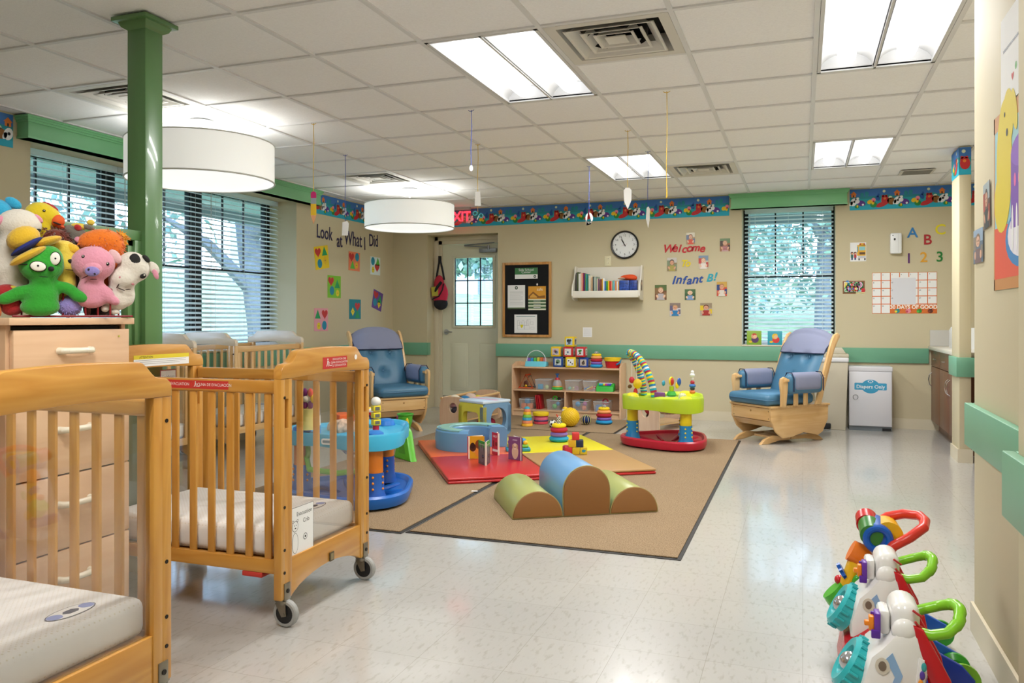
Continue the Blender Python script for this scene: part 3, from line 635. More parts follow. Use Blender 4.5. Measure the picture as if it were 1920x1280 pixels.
def make_crib(label, loc, rz, WD, AW, group, W_=.636, L_=.94, labels=True, slots=True):
    t = thing('crib', label, 'crib', loc, rz, group); hw, hl = W_/2, L_/2
    for e in (1, -1):                      # the two arched end frames
        xo, xi = e*hl, e*(hl-.034); x0, x1 = min(xo, xi), max(xo, xi)
        for s in (1, -1):
            q = MB(); y0, y1 = (hw-.068, hw) if s > 0 else (-hw, -hw+.068)
            yc = (y0+y1)/2; zc = .80; hh = .055; wv = .011     # the post with its long hand slot
            if not slots: wv = 0; hh = -.001
            q.box(x0, x1, y0, yc-wv, .105, .93, WD['z'], bev=.003); q.box(x0, x1, yc+wv, y1, .105, .93, WD['z'], bev=.003)
            q.box(x0+.001, x1-.001, yc-wv-.002, yc+wv+.002, .106, zc-hh, WD['z']); q.box(x0+.001, x1-.001, yc-wv-.002, yc+wv+.002, zc+hh, .929, WD['z'])
            if e > 0 or s < 0 or True:
                q.box(x0+.006, x0+.012, yc-wv-.002, yc+wv+.002, zc-hh, zc+hh, WD['z'])
            po = q.build('post', t)
            q = MB()
            for z in (.86, .45, .29, .205):
                q = MB(); q.cyl((xo-.002*e, y0+.02 if s < 0 else y1-.02, z), (xo+.002*e, y0+.02 if s < 0 else y1-.02, z), .006, BOLT, seg=10); q.build('bolt_head', po)
            q = MB(); q.box(xo-.001 if e > 0 else xo-.004, xo+.004 if e > 0 else xo+.001, yc-.018, yc+.018, .1, .165, CAST, bev=.002); q.box(x0+.002, x1-.002, yc-.03, yc+.03, .098, .106, CAST, bev=.002); q.cyl((xo, yc, .135), (xo+.007*e, yc, .135), .008, BOLT, seg=10)
            br = q.build('caster_plate', po)
            q = MB(); cx = (x0+x1)/2; ox = .014; 
            q.cyl((cx, yc, .086), (cx, yc, .099), .026, CAST, seg=16)
            for d in (-.017, .017): q.prism([(cx-.022, .09), (cx+.022, .09), (cx+ox+.012, .045), (cx+ox-.008, .04)], 'y', yc+d-.002, yc+d+.002, CAST)
            q.cyl((cx+ox, yc-.021, .051), (cx+ox, yc+.021, .051), .006, CAST, seg=10); ca = q.build('caster_fork', t)
            q = MB(); T = Matrix.Translation((cx+ox, yc, .051)) @ Matrix.Rotation(PI/2, 4, 'X')
            q.lathe([(.036, -.013), (.046, -.013), (.0505, -.008), (.0505, .008), (.046, .013), (.036, .013)], TYRE, 32, T); q.lathe([(.006, -.012), (.037, -.011), (.037, .011), (.006, .012)], HUB, 24, T); q.build('wheel', ca)
        # arched top board
        sh = [(hw, .93), (hw, .958), (hw-.006, .972), (hw-.02, .983), (hw-.05, .987)]+[(hw-.05-.07*k/6, .987+.048*(.5-.5*math.cos(PI*k/6))) for k in range(1, 7)]
        mid = [(hw-.12-(2*hw-.24)*k/8, 1.035+.006*math.sin(PI*k/8)) for k in range(1, 8)]
        out = sh+mid+[(-p[0], p[1]) for p in sh[::-1]]
        low = [(-hw+.068+(2*hw-.136)*k/8, .93+.008*math.sin(PI*k/8)) for k in range(9)]
        q = MB(); q.prism(out+low, 'x', x0-.002, x1+.002, AW['y'], bev=.004); ab = q.build('arch_board', t)
        # lower board, cut to a shallow arch
        lo = [(-hw+.068, .105)]+[(-hw+.068+(2*hw-.136)*k/10, .105+.055*math.sin(PI*k/10)**.7) for k in range(1, 10)]+[(hw-.068, .105)]
        q = MB(); q.prism(lo+[(hw-.068, .25), (-hw+.068, .25)], 'x', x0+.004, x1-.004, WD['y'], bev=.002); lb = q.build('lower_board', t)
        q = MB(); q.box((x0+x1)/2-.002, (x0+x1)/2+.002, -hw+.068, hw-.068, .252, .936, ACR); q.build('clear_panel', t)
        if labels and e > 0:
            q = MB(basis((xo-.002, .02, .178), (0, 1, 0), (0, 0, 1))); q.box(-.015, .015, -.018, .018, 0, .003, mat('plaque', '#5d5138', .4, metal=.4)); q.box(-.01, .01, -.013, .013, .003, .0036, mat('plaque2', '#8b7c55', .4)); q.build('maker_plaque', lb)
    for s in (1, -1):                      # slatted long sides
        y = s*(hw-.03)
        q = MB(); q.box(-hl+.034, hl-.034, y-.013, y+.013, .872, .922, WD['x'], bev=.009, seg=3); q.build('top_rail', t)
        q = MB(); q.box(-hl+.034, hl-.034, y-.011, y+.011, .195, .248, WD['x'], bev=.003); q.build('bottom_rail', t)
        nsl = 10
        for i in range(nsl):
            x = -hl+.034+(L_-.068)*(i+.5)/nsl; q = MB(); q.box(x-.015, x+.015, y-.0055, y+.0055, .247, .874, WD['z'], bev=.002); q.build('slat', t)
    q = MB(); q.box(-hl+.04, hl-.04, -hw+.06, hw-.06, .222, .24, WD['x']); q.build('bed_board', t)
    q = MB(); q.box(-hl+.042, hl-.042, -hw+.048, hw-.048, .242, .355, SHEET, bev=.03, seg=4); mt = q.build('mattress', t)
    q = MB(basis((hl-.14, .1, .356), (0, 1, 0), (-1, 0, 0))); BLK = plain('#4a4a58', .8); LB = plain('#8d96c4', .8)
    q.disc(0, 0, .075, .0004, BLK, .036); q.disc(0, 0, .072, .0007, SHEET, .033); q.disc(-.05, 0, .02, .001, LB, .02); q.disc(.05, 0, .02, .001, LB, .02); q.disc(0, .0, .026, .001, BLK, .016, n=6); q.build('ball_print', mt)
    t.scale = (1, 1, .988)
    return t
c2 = make_crib('honey wood evacuation crib on casters standing between the near crib and the blue activity center', (-1.80-.47, 2.802, 0), 0, HON, HON, 'wooden evacuation cribs')
c1 = make_crib('honey wood crib nearest to the camera, cut off by the left edge', (-1.72-.47, 1.535, 0), 0, HON, HON, 'wooden evacuation cribs', slots=False)
ca_ = make_crib('pale arched crib by the window nearest to the artwork wall', (-4.63, 5.84, 0), PI/2, TAN, PALE, 'wooden evacuation cribs', W_=.6, L_=.95, labels=False)
cb_ = make_crib('pale arched crib by the window, behind the green post', (-4.63, 4.45, 0), PI/2, TAN, PALE, 'wooden evacuation cribs', W_=.6, L_=.95, labels=False)
def pictogram(q, x, y, s, m, z=.0008):
    q.disc(x, y+s*.42, s*.1, z, m); q.poly([(x-s*.12, y-s*.02), (x+s*.1, y-s*.05), (x+s*.08, y+s*.3), (x-s*.1, y+s*.28)], z, m)
    q.poly([(x-s*.1, y), (x-s*.3, y-s*.35), (x-s*.2, y-s*.4), (x, y-s*.05)], z, m); q.poly([(x+s*.02, y), (x+s*.12, y-s*.4), (x+s*.2, y-s*.38), (x+s*.12, y)], z, m)
    q.poly([(x+s*.05, y+s*.25), (x+s*.35, y+s*.05), (x+s*.35, y-.02*s), (x+s*.03, y+s*.15)], z, m); q.rect(x+s*.3, x+s*.85, y-s*.35, y-s*.27, z, m); q.rect(x+s*.3, x+s*.36, y-s*.35, y+s*.05, z, m); q.rect(x+s*.79, x+s*.85, y-s*.35, y+s*.05, z, m)
WT = plain('#f3eeea', .6)
hl = .47
q = MB(basis((hl+.0025, .06-.02, .975), (0, 1, 0), (0, 0, 1))); q.box(-.09, .09, -.024, .024, 0, .0006, REDL); pictogram(q, -.055, .0, .036, WT, .0009)
for i, s in enumerate(('EVACUATION CRIB', 'CUNA DE EVACUACIÓN', "LIT D'ÉVACUATION")): q.text(s, .0115, WT, Matrix.Translation((.03, .013-.013*i, .0009)))
q.build('red_label', c2, label='red evacuation label on the arched board')
q = MB(basis((hl+.0025, .2, .99), (0, 1, 0), (0, 0, 1))); q.disc(0, 0, .011, .0006, WT); q.build('white_dot', c2)
q = MB(basis((.02, -.318+.03-.0135, .899), (1, 0, 0), (0, 0, 1))); q.box(-.42+.45, .2, -.016, .016, 0, .0006, REDL); q.box(-.3, .029, -.016, .016, 0, .0006, REDL); pictogram(q, -.015+.06, 0, .024, WT, .0009); q.text('CUNA DE EVACUACIÓN', .0165, WT, Matrix.Translation((.134, 0, .0009)), sx=.88); q.text('EVACUATION', .0165, WT, Matrix.Translation((-.03, 0, .0009)), sx=.88); q.build('red_label', c2, label='red evacuation label on the long rail')
q = MB(basis((hl-.012, -.17, .335), (0, 1, 0), (0, 0, 1))); BK = plain('#23211f', .7)
q.box(-.075, .075, -.095, .095, 0, .0006, PAPER)
for a in ((-.075, -.0735, -.095, .095), (.0735, .075, -.095, .095), (-.075, .075, -.095, -.0935), (-.075, .075, .0935, .095)): q.rect(*a, .0008, BK)
q.text('Evacuation', .0235, BK, Matrix.Translation((.014, .066, .0009))); q.text('Crib', .0235, BK, Matrix.Translation((.026, .034, .0009))); q.disc(.02, -.03, .013, .0009, BK); q.disc(.02, -.03, .0105, .0011, PAPER); q.disc(.02, -.03, .005, .0013, BK, n=6)
for (x, y, rx, ry) in ((-.046, .022, .02, .021), (-.046, -.042, .02, .04)): q.disc(x, y, rx, .0009, BK, ry); q.disc(x, y, rx-.0018, .0011, PAPER, ry-.0018)
q.disc(-.06, .042, .0055, .0012, BK); q.disc(-.031, .042, .0055, .0012, BK); q.disc(-.06, .042, .0038, .0013, PAPER); q.disc(-.031, .042, .0038, .0013, PAPER); q.disc(-.051, .026, .0022, .0014, BK); q.disc(-.04, .026, .0022, .0014, BK); q.disc(-.045, .015, .005, .0014, BK, .0022)
q.build('evacuation_notice', c2, label='white sheet reading Evacuation Crib')
q = MB(basis((-hl+.036, .05, .972), (0, 1, 0), (0, 0, 1))); q.box(-.16, .17, -.028, .004, 0, .0006, PAPER); q.box(-.16, .17, .004, .022, 0, .0006, plain('#e3cf2e', .6))
q.text('ATTENTION', .014, BK, Matrix.Translation((-.09, .012, .0009)))
for i in range(3): q.rect(-.15, .15-.04*(i == 2), -.002-.008*i, -.0005-.008*i, .0009, plain('#8c8a84', .8))
q.build('warning_label', c2, label='yellow and white warning label on the far arched board')
q = MB(basis((-hl-.006, .135, .885), (0, 1, 0), (0, 0, 1))); q.box(-.05, .05, -.034, .034, 0, .0006, plain('#a84a5e', .6)); q.box(-.045, .045, -.029, .029, .0006, .001, PAPER); q.text('Leighton', .022, plain('#5c5a58', .7), Matrix.Translation((0, 0, .0013)), shear=.2); q.build('name_card', c2)
q = MB(); q.box(hl-.19, hl-.1, -.3, -.24, .175, .195, plain('#c23a30', .6), bev=.004); q.build('red_strap', c2)
# ================================================================ DRESSER
def dresser():
    x1, x0, y0, y1, zt = -2.385, -2.775, 1.87, 2.355, 1.145
    t = thing('dresser', 'tall maple chest of drawers behind the near crib with puppets on top', 'dresser', ((x0+x1)/2, (y0+y1)/2, 0))
    o = Vector(((x0+x1)/2, (y0+y1)/2, 0)); ax, ay = (x1-x0)/2, (y1-y0)/2
    q = MB(); q.box(-ax, ax-.022, -ay, -ay+.018, 0, zt-.024, MAP['z']); q.box(-ax, ax-.022, ay-.018, ay, 0, zt-.024, MAP['z']); q.box(-ax, -ax+.012, -ay+.018, ay-.018, 0, zt-.024, MAP['z']); q.box(-ax+.012, ax-.03, -ay+.018, ay-.018, .03, .05, MAP['x']); q.box(ax-.04, ax-.03, -ay+.018, ay-.018, .05, zt-.03, plain('#1c1814', .8)); q.build('carcass', t)
    q = MB(); q.box(-ax-.004, ax+.012, -ay-.012, ay+.012, zt-.024, zt, MAP['y'], bev=.002); q.build('top', t)
    zs = [1.107, .862, .607, .35, .095]
    for i in range(4):
        q = MB(); q.box(ax-.02, ax, -ay+.012, ay-.002, zs[i+1]+.003, zs[i]-.003, MAP['y'], bev=.0015); d = q.build('drawer', t)
        q = MB(); zc = zs[i]-.075 if i == 0 else zs[i]-.1
        q.tube([(ax-.002, -.062, zc), (ax+.014, -.06, zc), (ax+.026, -.048, zc), (ax+.028, 0, zc), (ax+.026, .048, zc), (ax+.014, .06, zc), (ax-.002, .062, zc)], [.013, .012, .011, .0105, .011, .012, .013], mat('handle_ivory', '#e9e2cc', .25, coat=.4), 12); q.build('handle', d)
        q = MB(); q.cyl((ax-.001, ay-.05, zs[i]-.03), (ax+.002, ay-.05, zs[i]-.03), .004, plain('#c6c05a', .4), seg=8); q.build('lock_pin', d)
    q = MB(); q.box(-ax+.01, ax-.03, -ay+.01, ay-.01, 0, .09, MAP['y']); q.build('plinth', t)
dresser()
# ================================================================ GREEN POST AND DIVIDER FRAME
t = thing('divider_post', 'green painted square post with a stepped cap, rising to the ceiling behind the dresser', 'post', (-2.825, 2.88, 0))
q = MB(); q.box(-.052, .052, -.052, .052, 0, CEIL-.001, POSTG, bev=.003); q.build('post', t)
q = MB(); q.box(-.1, .1, -.1, .1, CEIL-.02, CEIL-.001, POSTG, bev=.002); q.lathe([(.073, -.032), (.1, -.02), (.108, -.008), (.112, 0)], POSTG, 4, Matrix.Translation((0, 0, CEIL-.02)) @ Matrix.Rotation(PI/4, 4, 'Z')); q.build('cap', t)
q = MB(); q.box(-.03, .03, -1.1, -.052, 1.49, 1.535, POSTG, bev=.003); q.build('cross_rail', t)
q = MB(); q.box(-.03, .03, -.09, -.052, 1.0, 1.49, POSTG, bev=.002); q.box(-.02, .02, -.12, -.09, 1.0, 1.49, POSTG, bev=.002); q.box(-.02, .02, -1.1, -.09, 1.465, 1.49, POSTG); q.build('inner_frame', t)
q = MB(); q.box(-.06, .06, -.06, .06, 0, .12, CREAM); q.build('base_trim', t)
# ================================================================ GLIDER CHAIRS
VIN = mat('blue_vinyl', '#447594', .42, bump=.25, bscale=14, spec=.5); COVER = mat('cover_fabric', '#878ca6', .85, bump=.2, bscale=30); PIPE = mat('navy_piping', '#1b2547', .6)
def glider(label, loc, rz, sd=1):
    """faces local -y; seat front at -y"""
    G = NAT
    t = thing('glider_chair', label, 'glider chair', loc, rz, 'blue cushioned wooden gliders')
    # base: drawer box with sloping sides over two runners
    W2 = .25
    for s in (-1, 1):
        q = MB(); pts = [(-.34, .33), (.37, .33), (.365, .2), (.3, .09), (.24, .06), (.18, .075), (.06, .095), (-.1, .06), (-.2, .055), (-.28, .12), (-.335, .22)]
        q.prism(pts, 'x', s*W2-.011, s*W2+.011, G['y'], bev=.003); q.build('side_panel', t)
        q = MB(); foot = [(-.385, 0), (-.3, .0), (-.16, .025), (.16, .025), (.3, 0), (.385, 0), (.34, .035), (.24, .075), (.1, .06), (-.1, .06), (-.24, .075), (-.34, .04)]
        q.prism(foot, 'x', s*.17-.017, s*.17+.017, G['y'], bev=.004); q.build('runner', t)
    q = MB(); q.box(-W2+.011, W2-.011, -.335, -.315, .215, .325, G['x'], bev=.003); fp = q.build('front_panel', t)
    q = MB(); q.box(-.1, .1, -.3365, -.335, .28, .3, BOLT) if False else q.cyl((0, -.337, .29), (0, -.334, .29), .01, mat('brand_mark', '#a87c48', .6), seg=6)
    for z in (.235, .3):
        for x in (-.225, .225): q.cyl((x, -.337, z), (x, -.334, z), .004, BOLT, seg=6)
    q.build('screw_heads', fp)
    q = MB(); q.prism([(-.335, .21), (-.315, .21), (-.24, .15), (-.26, .15)], 'x', -W2+.011, W2-.011, G['x']); q.build('lower_slope', t)
    q = MB(); q.box(-.1, .1, -.2, .2, .035, .055, G['y'], bev=.003); q.box(-.2, .2, -.03, .03, .03, .06, G['x'], bev=.003); q.build('cross_member', t)
    q = MB(); q.box(-.27, .27, -.35, .385, .33, .35, G['x'], bev=.004); q.build('seat_deck', t)
    q = MB(); q.box(-W2+.012, W2-.012, .1, .12, .08, .32, mat('gray_cloth', '#9a98a4', .9)); q.build('dust_cloth', t)
    # back frame
    for s in (-1, 1):
        pts = [(.17, .35), (.235, .35), (.30, .55), (.40, .84), (.45, .93), (.475, .96), (.475, .99), (.445, 1.005), (.405, .985), (.37, .93), (.335, .84), (.235, .55)]
        q = MB(); q.prism(pts, 'x', s*.29-.014, s*.29+.014, G['z'], bev=.006); q.build('back_post', t)
        pts = [(-.27, .35), (-.215, .35), (-.20, .46), (-.19, .56), (-.205, .605), (-.24, .615), (-.275, .6), (-.285, .56), (-.27, .47)]
        q = MB(); q.prism(pts, 'x', s*.31-.013, s*.31+.013, G['z'], bev=.005); q.build('arm_post', t)
        for y in (-.08, .04):
            q = MB(); q.box(s*.3-.007, s*.3+.007, y-.025, y+.025, .35, .57, G['z'], bev=.003); q.build('side_slat', t)
        q = MB(); q.prism([(-.25, .57), (.26, .585), (.26, .605), (-.25, .595)], 'x', s*.305-.03, s*.305+.03, G['y'], bev=.005); q.build('armrest', t)
        # padded arm with its fabric sleeve
        q = MB(); q.box(s*.305-.05, s*.305+.05, -.2, .22, .46, .64, VIN, bev=.045, seg=4); ap = q.build('arm_pad', t)
        q = MB(); q.box(s*.305-.058, s*.305+.058, -.165, .2, .475, .652, COVER, bev=.05, seg=4); q.build('arm_sleeve', ap)
        q = MB()
        for y in (-.163, .197): q.tube([(s*.305-.056, y, .482), (s*.305-.058, y, .6), (s*.305-.03, y, .65), (s*.305+.03, y, .65), (s*.305+.058, y, .6), (s*.305+.056, y, .482)], .005, PIPE, 6)
        q.build('piping', ap)
    # seat cushion
    q = MB(); q.box(-.265, .265, -.385, .2, .352, .455, VIN, bev=.045, seg=4); sc = q.build('seat_cushion', t)
    q = MB(); q.tube([(p[0], p[1], .404) for p in rrect(-.267, .267, -.387, .2, .06, 5)], .005, mat('vinyl_seam', '#3f6d90', .5), 6, closed=True); q.build('seam', sc)
    # back cushion: tufted slab leaning back, wider rolled head
    def backpt(u, v, off):               # u across -1..1, v up 0..1
        h = .40+.60*v; y = .135+.27*v**1.1; w_ = .255+.02*v
        top = 1-(abs(u)**3)*.0
        x = u*w_
        bul = .055*(1-u**4)*(1-(2*v-1)**6*.5)
        for bu, bv in ((-.42, .62), (.42, .62), (0, .30)):
            d = math.hypot((u-bu)*.9, (v-bv)*2.0); bul -= .038*math.exp(-(d/.13)**2)
            bul -= .010*math.exp(-(d/.4)**2)
        drop = .07*max(0, v-.75)/.25*(abs(u)**2.4)
        return (x, y-bul*off, h-drop)
    nu, nv = 28, 28; P = []; 
    for off in (1, -.5):
        for j in range(nv+1):
            for i in range(nu+1): P.append(backpt(-1+2*i/nu, j/nv, off))
    n1 = (nu+1)*(nv+1); F = []
    for j in range(nv):
        for i in range(nu):
            a = j*(nu+1)+i; F.append((a, a+1, a+nu+2, a+nu+1)); F.append((n1+a, n1+a+nu+1, n1+a+nu+2, n1+a+1))
    for i in range(nu): F.append((i, n1+i, n1+i+1, i+1)); k = nv*(nu+1)+i; F.append((k, k+1, n1+k+1, n1+k))
    for j in range(nv): a = j*(nu+1); F.append((a, a+nu+1, n1+a+nu+1, n1+a)); b = a+nu; F.append((b, n1+b, n1+b+nu+1, b+nu+1))
    q = MB(); q.raw(P, F, VIN, True); bc = q.build('back_cushion', t, sharp=80)
    q = MB()
    for bu, bv in ((-.42, .62), (.42, .62), (0, .30)):
        p = backpt(bu, bv, 1); q.ell((p[0], p[1]-.004, p[2]), (.016, .008, .016), VIN, seg=14)
        for k in range(7):
            an = 2*PI*k/7+.3; e = backpt(bu+.26*math.cos(an), min(.98, max(.02, bv+.13*math.sin(an))), 1); q.tube([(p[0], p[1]-.001, p[2]), ((p[0]+e[0])/2, (p[1]+e[1])/2-.0, (p[2]+e[2])/2), (e[0], e[1]+.001, e[2])], [.003, .0035, .001], mat('vinyl_seam', '#3f6d90', .5), 5)
    q.build('tuft_buttons', bc)
    # fabric cover over the head
    P = []; nv2 = 14; v0 = .68
    prof = []
    for i in range(nu+1):
        u = -1+2*i/nu; col = []
        for k in range(nv2+1): p = backpt(u*1.02, v0+(1-v0)*k/nv2, 1.0); col.append((p[0], p[1]-.012-.012*(1-abs(u)**4), p[2]+.004))
        p = backpt(u*1.02, 1, 0)
        top = col[-1]
        for k in range(1, 9): a = PI*k/8; yc = (top[1]+p[1]+.06)/2; rr = (p[1]+.06-top[1])/2; col.append((top[0], yc-rr*math.cos(a), top[2]+.045*math.sin(a)*(1-abs(u)**6*.6)))
        pb = backpt(u*1.02, .8, -1); col.append((pb[0], pb[1]+.05, pb[2]))
        prof.append(col)
    m_ = len(prof[0]); P = [p for col in prof for p in col]; F = [(i*m_+j, (i+1)*m_+j, (i+1)*m_+j+1, i*m_+j+1) for i in range(nu) for j in range(m_-1)]
    F += [tuple(range(m_))[::-1], tuple(range(nu*m_, nu*m_+m_))]
    q = MB(); q.raw(P, F[:-2], COVER, True); q.raw(P[:m_], [tuple(range(m_))], VIN); q.raw(P[-m_:], [tuple(range(m_))], VIN); hc = q.build('head_cover', t, sharp=70)
    q = MB(); q.tube([col[0] for col in prof], .005, PIPE, 6); q.tube(prof[0], .005, PIPE, 6); q.tube(prof[-1], .005, PIPE, 6); q.build('piping', hc)
    return t
glider('blue cushioned glider chair in front of the back wall window', (-.22, 7.98, 0), -math.radians(44))
glider('blue cushioned glider chair by the artwork wall, left of the door', (-4.03, 7.42, 0), math.radians(52))
# ================================================================ RUGS
def rug_mat():
    m = bpy.data.materials.new('rug_pile'); m.use_nodes = True; N = m.node_tree; L = N.links.new; b = N.nodes['Principled BSDF']
    t = N.nodes.new('ShaderNodeTexCoord'); n = N.nodes.new('ShaderNodeTexNoise'); n.inputs['Scale'].default_value = 170; n.inputs['Detail'].default_value = 3
    r = N.nodes.new('ShaderNodeValToRGB'); r.color_ramp.elements[0].position = .35; r.color_ramp.elements[0].color = (*lin('#8a745a'), 1); r.color_ramp.elements[1].position = .62; r.color_ramp.elements[1].color = (*lin('#b0987a'), 1)
    n2 = N.nodes.new('ShaderNodeTexNoise'); n2.inputs['Scale'].default_value = 3; x = N.nodes.new('ShaderNodeMix'); x.data_type = 'RGBA'; x.blend_type = 'MULTIPLY'; x.inputs[0].default_value = .12
    L(t.outputs['Object'], n.inputs['Vector']); L(n.outputs['Fac'], r.inputs[0]); L(t.outputs['Object'], n2.inputs['Vector']); L(r.outputs[0], x.inputs[6]); L(n2.outputs['Fac'], x.inputs[7]); L(x.outputs[2], b.inputs['Base Color'])
    b.inputs['Roughness'].default_value = .95; b.inputs['Specular IOR Level'].default_value = .1
    p = N.nodes.new('ShaderNodeBump'); p.inputs['Strength'].default_value = .8; p.inputs['Distance'].default_value = .006; L(n.outputs['Fac'], p.inputs['Height']); L(p.outputs[0], b.inputs['Normal']); return m
RUG = rug_mat(); RUBB = mat('rug_edge_rubber', '#2f2d2b', .6)
def rug(x0, x1, y0, y1, label):
    t = thing('floor_rug', label, 'rug', ((x0+x1)/2, (y0+y1)/2, 0), group='brown floor rugs laid side by side'); a, b = (x1-x0)/2, (y1-y0)/2
    q = MB(); q.box(-a, a, -b, b, .0005, .004, RUBB, bev=.0015); q.build('rubber_backing', t)
    q = MB(); q.box(-a+.018, a-.018, -b+.018, b-.018, .004, .011, RUG, bev=.003); q.build('pile', t)
rug(-1.992, -.54, 3.83, 7.75, 'brown floor rug under the arched foam climber, its right edge on the bare floor')
rug(-3.45, -2.0, 3.8, 7.75, 'brown floor rug under the blue activity center and the red mat')
rug(-3.25, -1.74, 7.76, 8.84, 'brown floor rug right in front of the low toy shelf')
RT = .0112
# ================================================================ FOLDING TUMBLE MATS
def vinyl(key, h, rough=.28): return mat('vinyl_'+key, h, rough, bump=.12, bscale=9, spec=.6)
ux = Vector((.816, .578, 0)); uy = Vector((-.5605, .828, 0)); ux.normalize(); ang = math.atan2(ux.y, ux.x)
def tumble(o, L_, W_, ca, cb, label, ph, h=.042):
    """two panels along local y: near colour then far colour"""
    t = thing('tumble_mat', label, 'play mat', (o[0], o[1], RT), ph, 'vinyl folding mats')
    q = MB()
    for z0, z1, c in ((0, h*.48, ca[1]), (h*.52, h, ca[0])): q.box(.003, W_-.003, .003, L_/2-.002, z0, z1, c, bev=.009, seg=3)
    q.build('mat_panel', t, label='%s panel' % ca[2])
    q = MB()
    for z0, z1, c in ((0, h*.48, cb[1]), (h*.52, h, cb[0])): q.box(.003, W_-.003, L_/2+.002, L_-.003, z0, z1, c, bev=.009, seg=3)
    q.build('mat_panel', t, label='%s panel' % cb[2])
VR, VO, VY, VTN = vinyl('red', '#c92a2e'), vinyl('orange', '#e2683a'), vinyl('yellow', '#e8dc1e'), vinyl('tan', '#b8905e', .4)
tumble((-2.27, 4.985), 1.76, .73, (VR, VR, 'red'), (VO, VO, 'orange'), 'red and orange folding mat with standing board books on it', ang+math.radians(-2))
tumble((-1.665, 5.405), 1.74, .80, (VTN, VR, 'tan'), (VY, VY, 'yellow'), 'yellow and tan folding mat with the small block pile on it', ang+math.radians(-2), .041)
MT = RT+.042
# ================================================================ FOAM CLIMBER
BLV, OLV, BRV = vinyl('sky', '#6ea0cc', .35), vinyl('olive', '#a3a862', .35), vinyl('brown', '#8f6233', .5)
ca2 = math.atan2(.46, .73)
t = thing('foam_climber', 'soft foam climber with a blue arch between two olive humps on the rug', 'soft play climber', (-1.165, 4.473, RT), ca2)
def hump(x0, x1, h, c, nm, lb):
    r = (x1-x0)/2; cx = (x0+x1)/2; zc = max(0, h-r)
    out = [(x0+.003, .004)]+([(x0+.001, zc*.5)] if zc > .03 else [])+arc(cx, zc, r-.001, 180, 0, 22, ry=(r if zc else h))+([(x1-.001, zc*.5)] if zc > .03 else [])+[(x1-.003, .004)]
    q = MB(); q.prism(out, 'y', .004, .56, c, bev=.006); o = q.build(nm, t, label=lb)
    q = MB(); inn = [(cx+(p[0]-cx)*.975, .004+p[1]*.98) for p in out]
    q.prism(inn, 'y', -.006, .005, BRV, bev=.004, smooth=True); q.build('end_cap', o, label='brown end cap')
    q = MB(); q.tube([(p[0], .002, p[1]+.001) for p in out], .0035, mat('seam_thread', '#a89a62', .6), 5, closed=True); q.build('piping', o)
hump(-.435, -.142, .15, OLV, 'hump', 'olive left hump'); hump(-.14, .142, .285, BLV, 'arch_block', 'blue tall middle block'); hump(.144, .435, .15, OLV, 'hump', 'olive right hump')
# ================================================================ CURVED FOAM SEAT
t = thing('foam_ring_seat', 'blue and green C shaped foam ring seat on the red and orange mat', 'soft play seat', (-2.64, 6.28, MT), math.radians(33))
def cshape(ro, ri, z0, z1, a0, a1, m, q):
    n = 40; P = []; pr = [(ro, z0), (ro+.006, (z0+z1)/2), (ro, z1-.02), (ro-.02, z1), (ri+.02, z1), (ri, z1-.02), (ri-.004, (z0+z1)/2), (ri, z0)]; k = len(pr)
    for i in range(n+1):
        a = math.radians(a0+(a1-a0)*i/n)
        for r_, z in pr: P.append((r_*math.cos(a), r_*math.sin(a), z))
    F = [(i*k+j, (i+1)*k+j, (i+1)*k+(j+1) % k, i*k+(j+1) % k) for i in range(n) for j in range(k)]+[tuple(range(k))[::-1], tuple(range(n*k, n*k+k))]
    q.raw(P, F, m, True)
q = MB(); cshape(.3, .155, .001, .17, -15, 255, BLV, q); s_ = q.build('foam_ring', t)
q = MB(); cshape(.285, .165, .168, .174, 20, 240, vinyl('aqua', '#8fc4b4', .3), q); q.build('ring_top', s_, label='pale green top')
# ================================================================ FOAM PEEK CUBE
t = thing('foam_peek_cube', 'blue and yellow soft crawl through cube with cut out windows behind the ring seat', 'soft play cube', (-2.93, 7.31, RT), math.radians(63))
def wallwin(cx, cy, rx, ry, w_, h_, n=32, sq=2):
    """outer square and inner window loops"""
    O = []; I = []
    for i in range(n):
        a = 2*PI*(i+.5)/n; c_, s_2 = math.cos(a), math.sin(a); m_ = max(abs(c_), abs(s_2)); O.append((w_*c_/m_, h_/2+(h_/2)*s_2/m_)); 
        e = 2/sq; I.append((cx+rx*abs(c_)**e*(1 if c_ > 0 else -1), cy+ry*abs(s_2)**e*(1 if s_2 > 0 else -1)))
    return O, I
CY_ = vinyl('lemon', '#e0d548', .3); CB_ = vinyl('slate', '#6f96ba', .4); CW_ = vinyl('paleblue', '#c9d8e8', .3)
def wpanel(t, M, O, I, th, m, nm, lb=None):
    q = MB(M); n = len(O); P = [(p[0], p[1], 0) for p in O]+[(p[0], p[1], 0) for p in I]+[(p[0], p[1], -th) for p in O]+[(p[0], p[1], -th) for p in I]; F = []
    for i in range(n):
        j = (i+1) % n; F += [(i, j, n+j, n+i), (2*n+j, 2*n+i, 3*n+i, 3*n+j), (n+i, n+j, 3*n+j, 3*n+i), (j, i, 2*n+i, 2*n+j)]
    q.raw(P, F, m); return q.build(nm, t, label=lb)
hs, hh = .182, .31
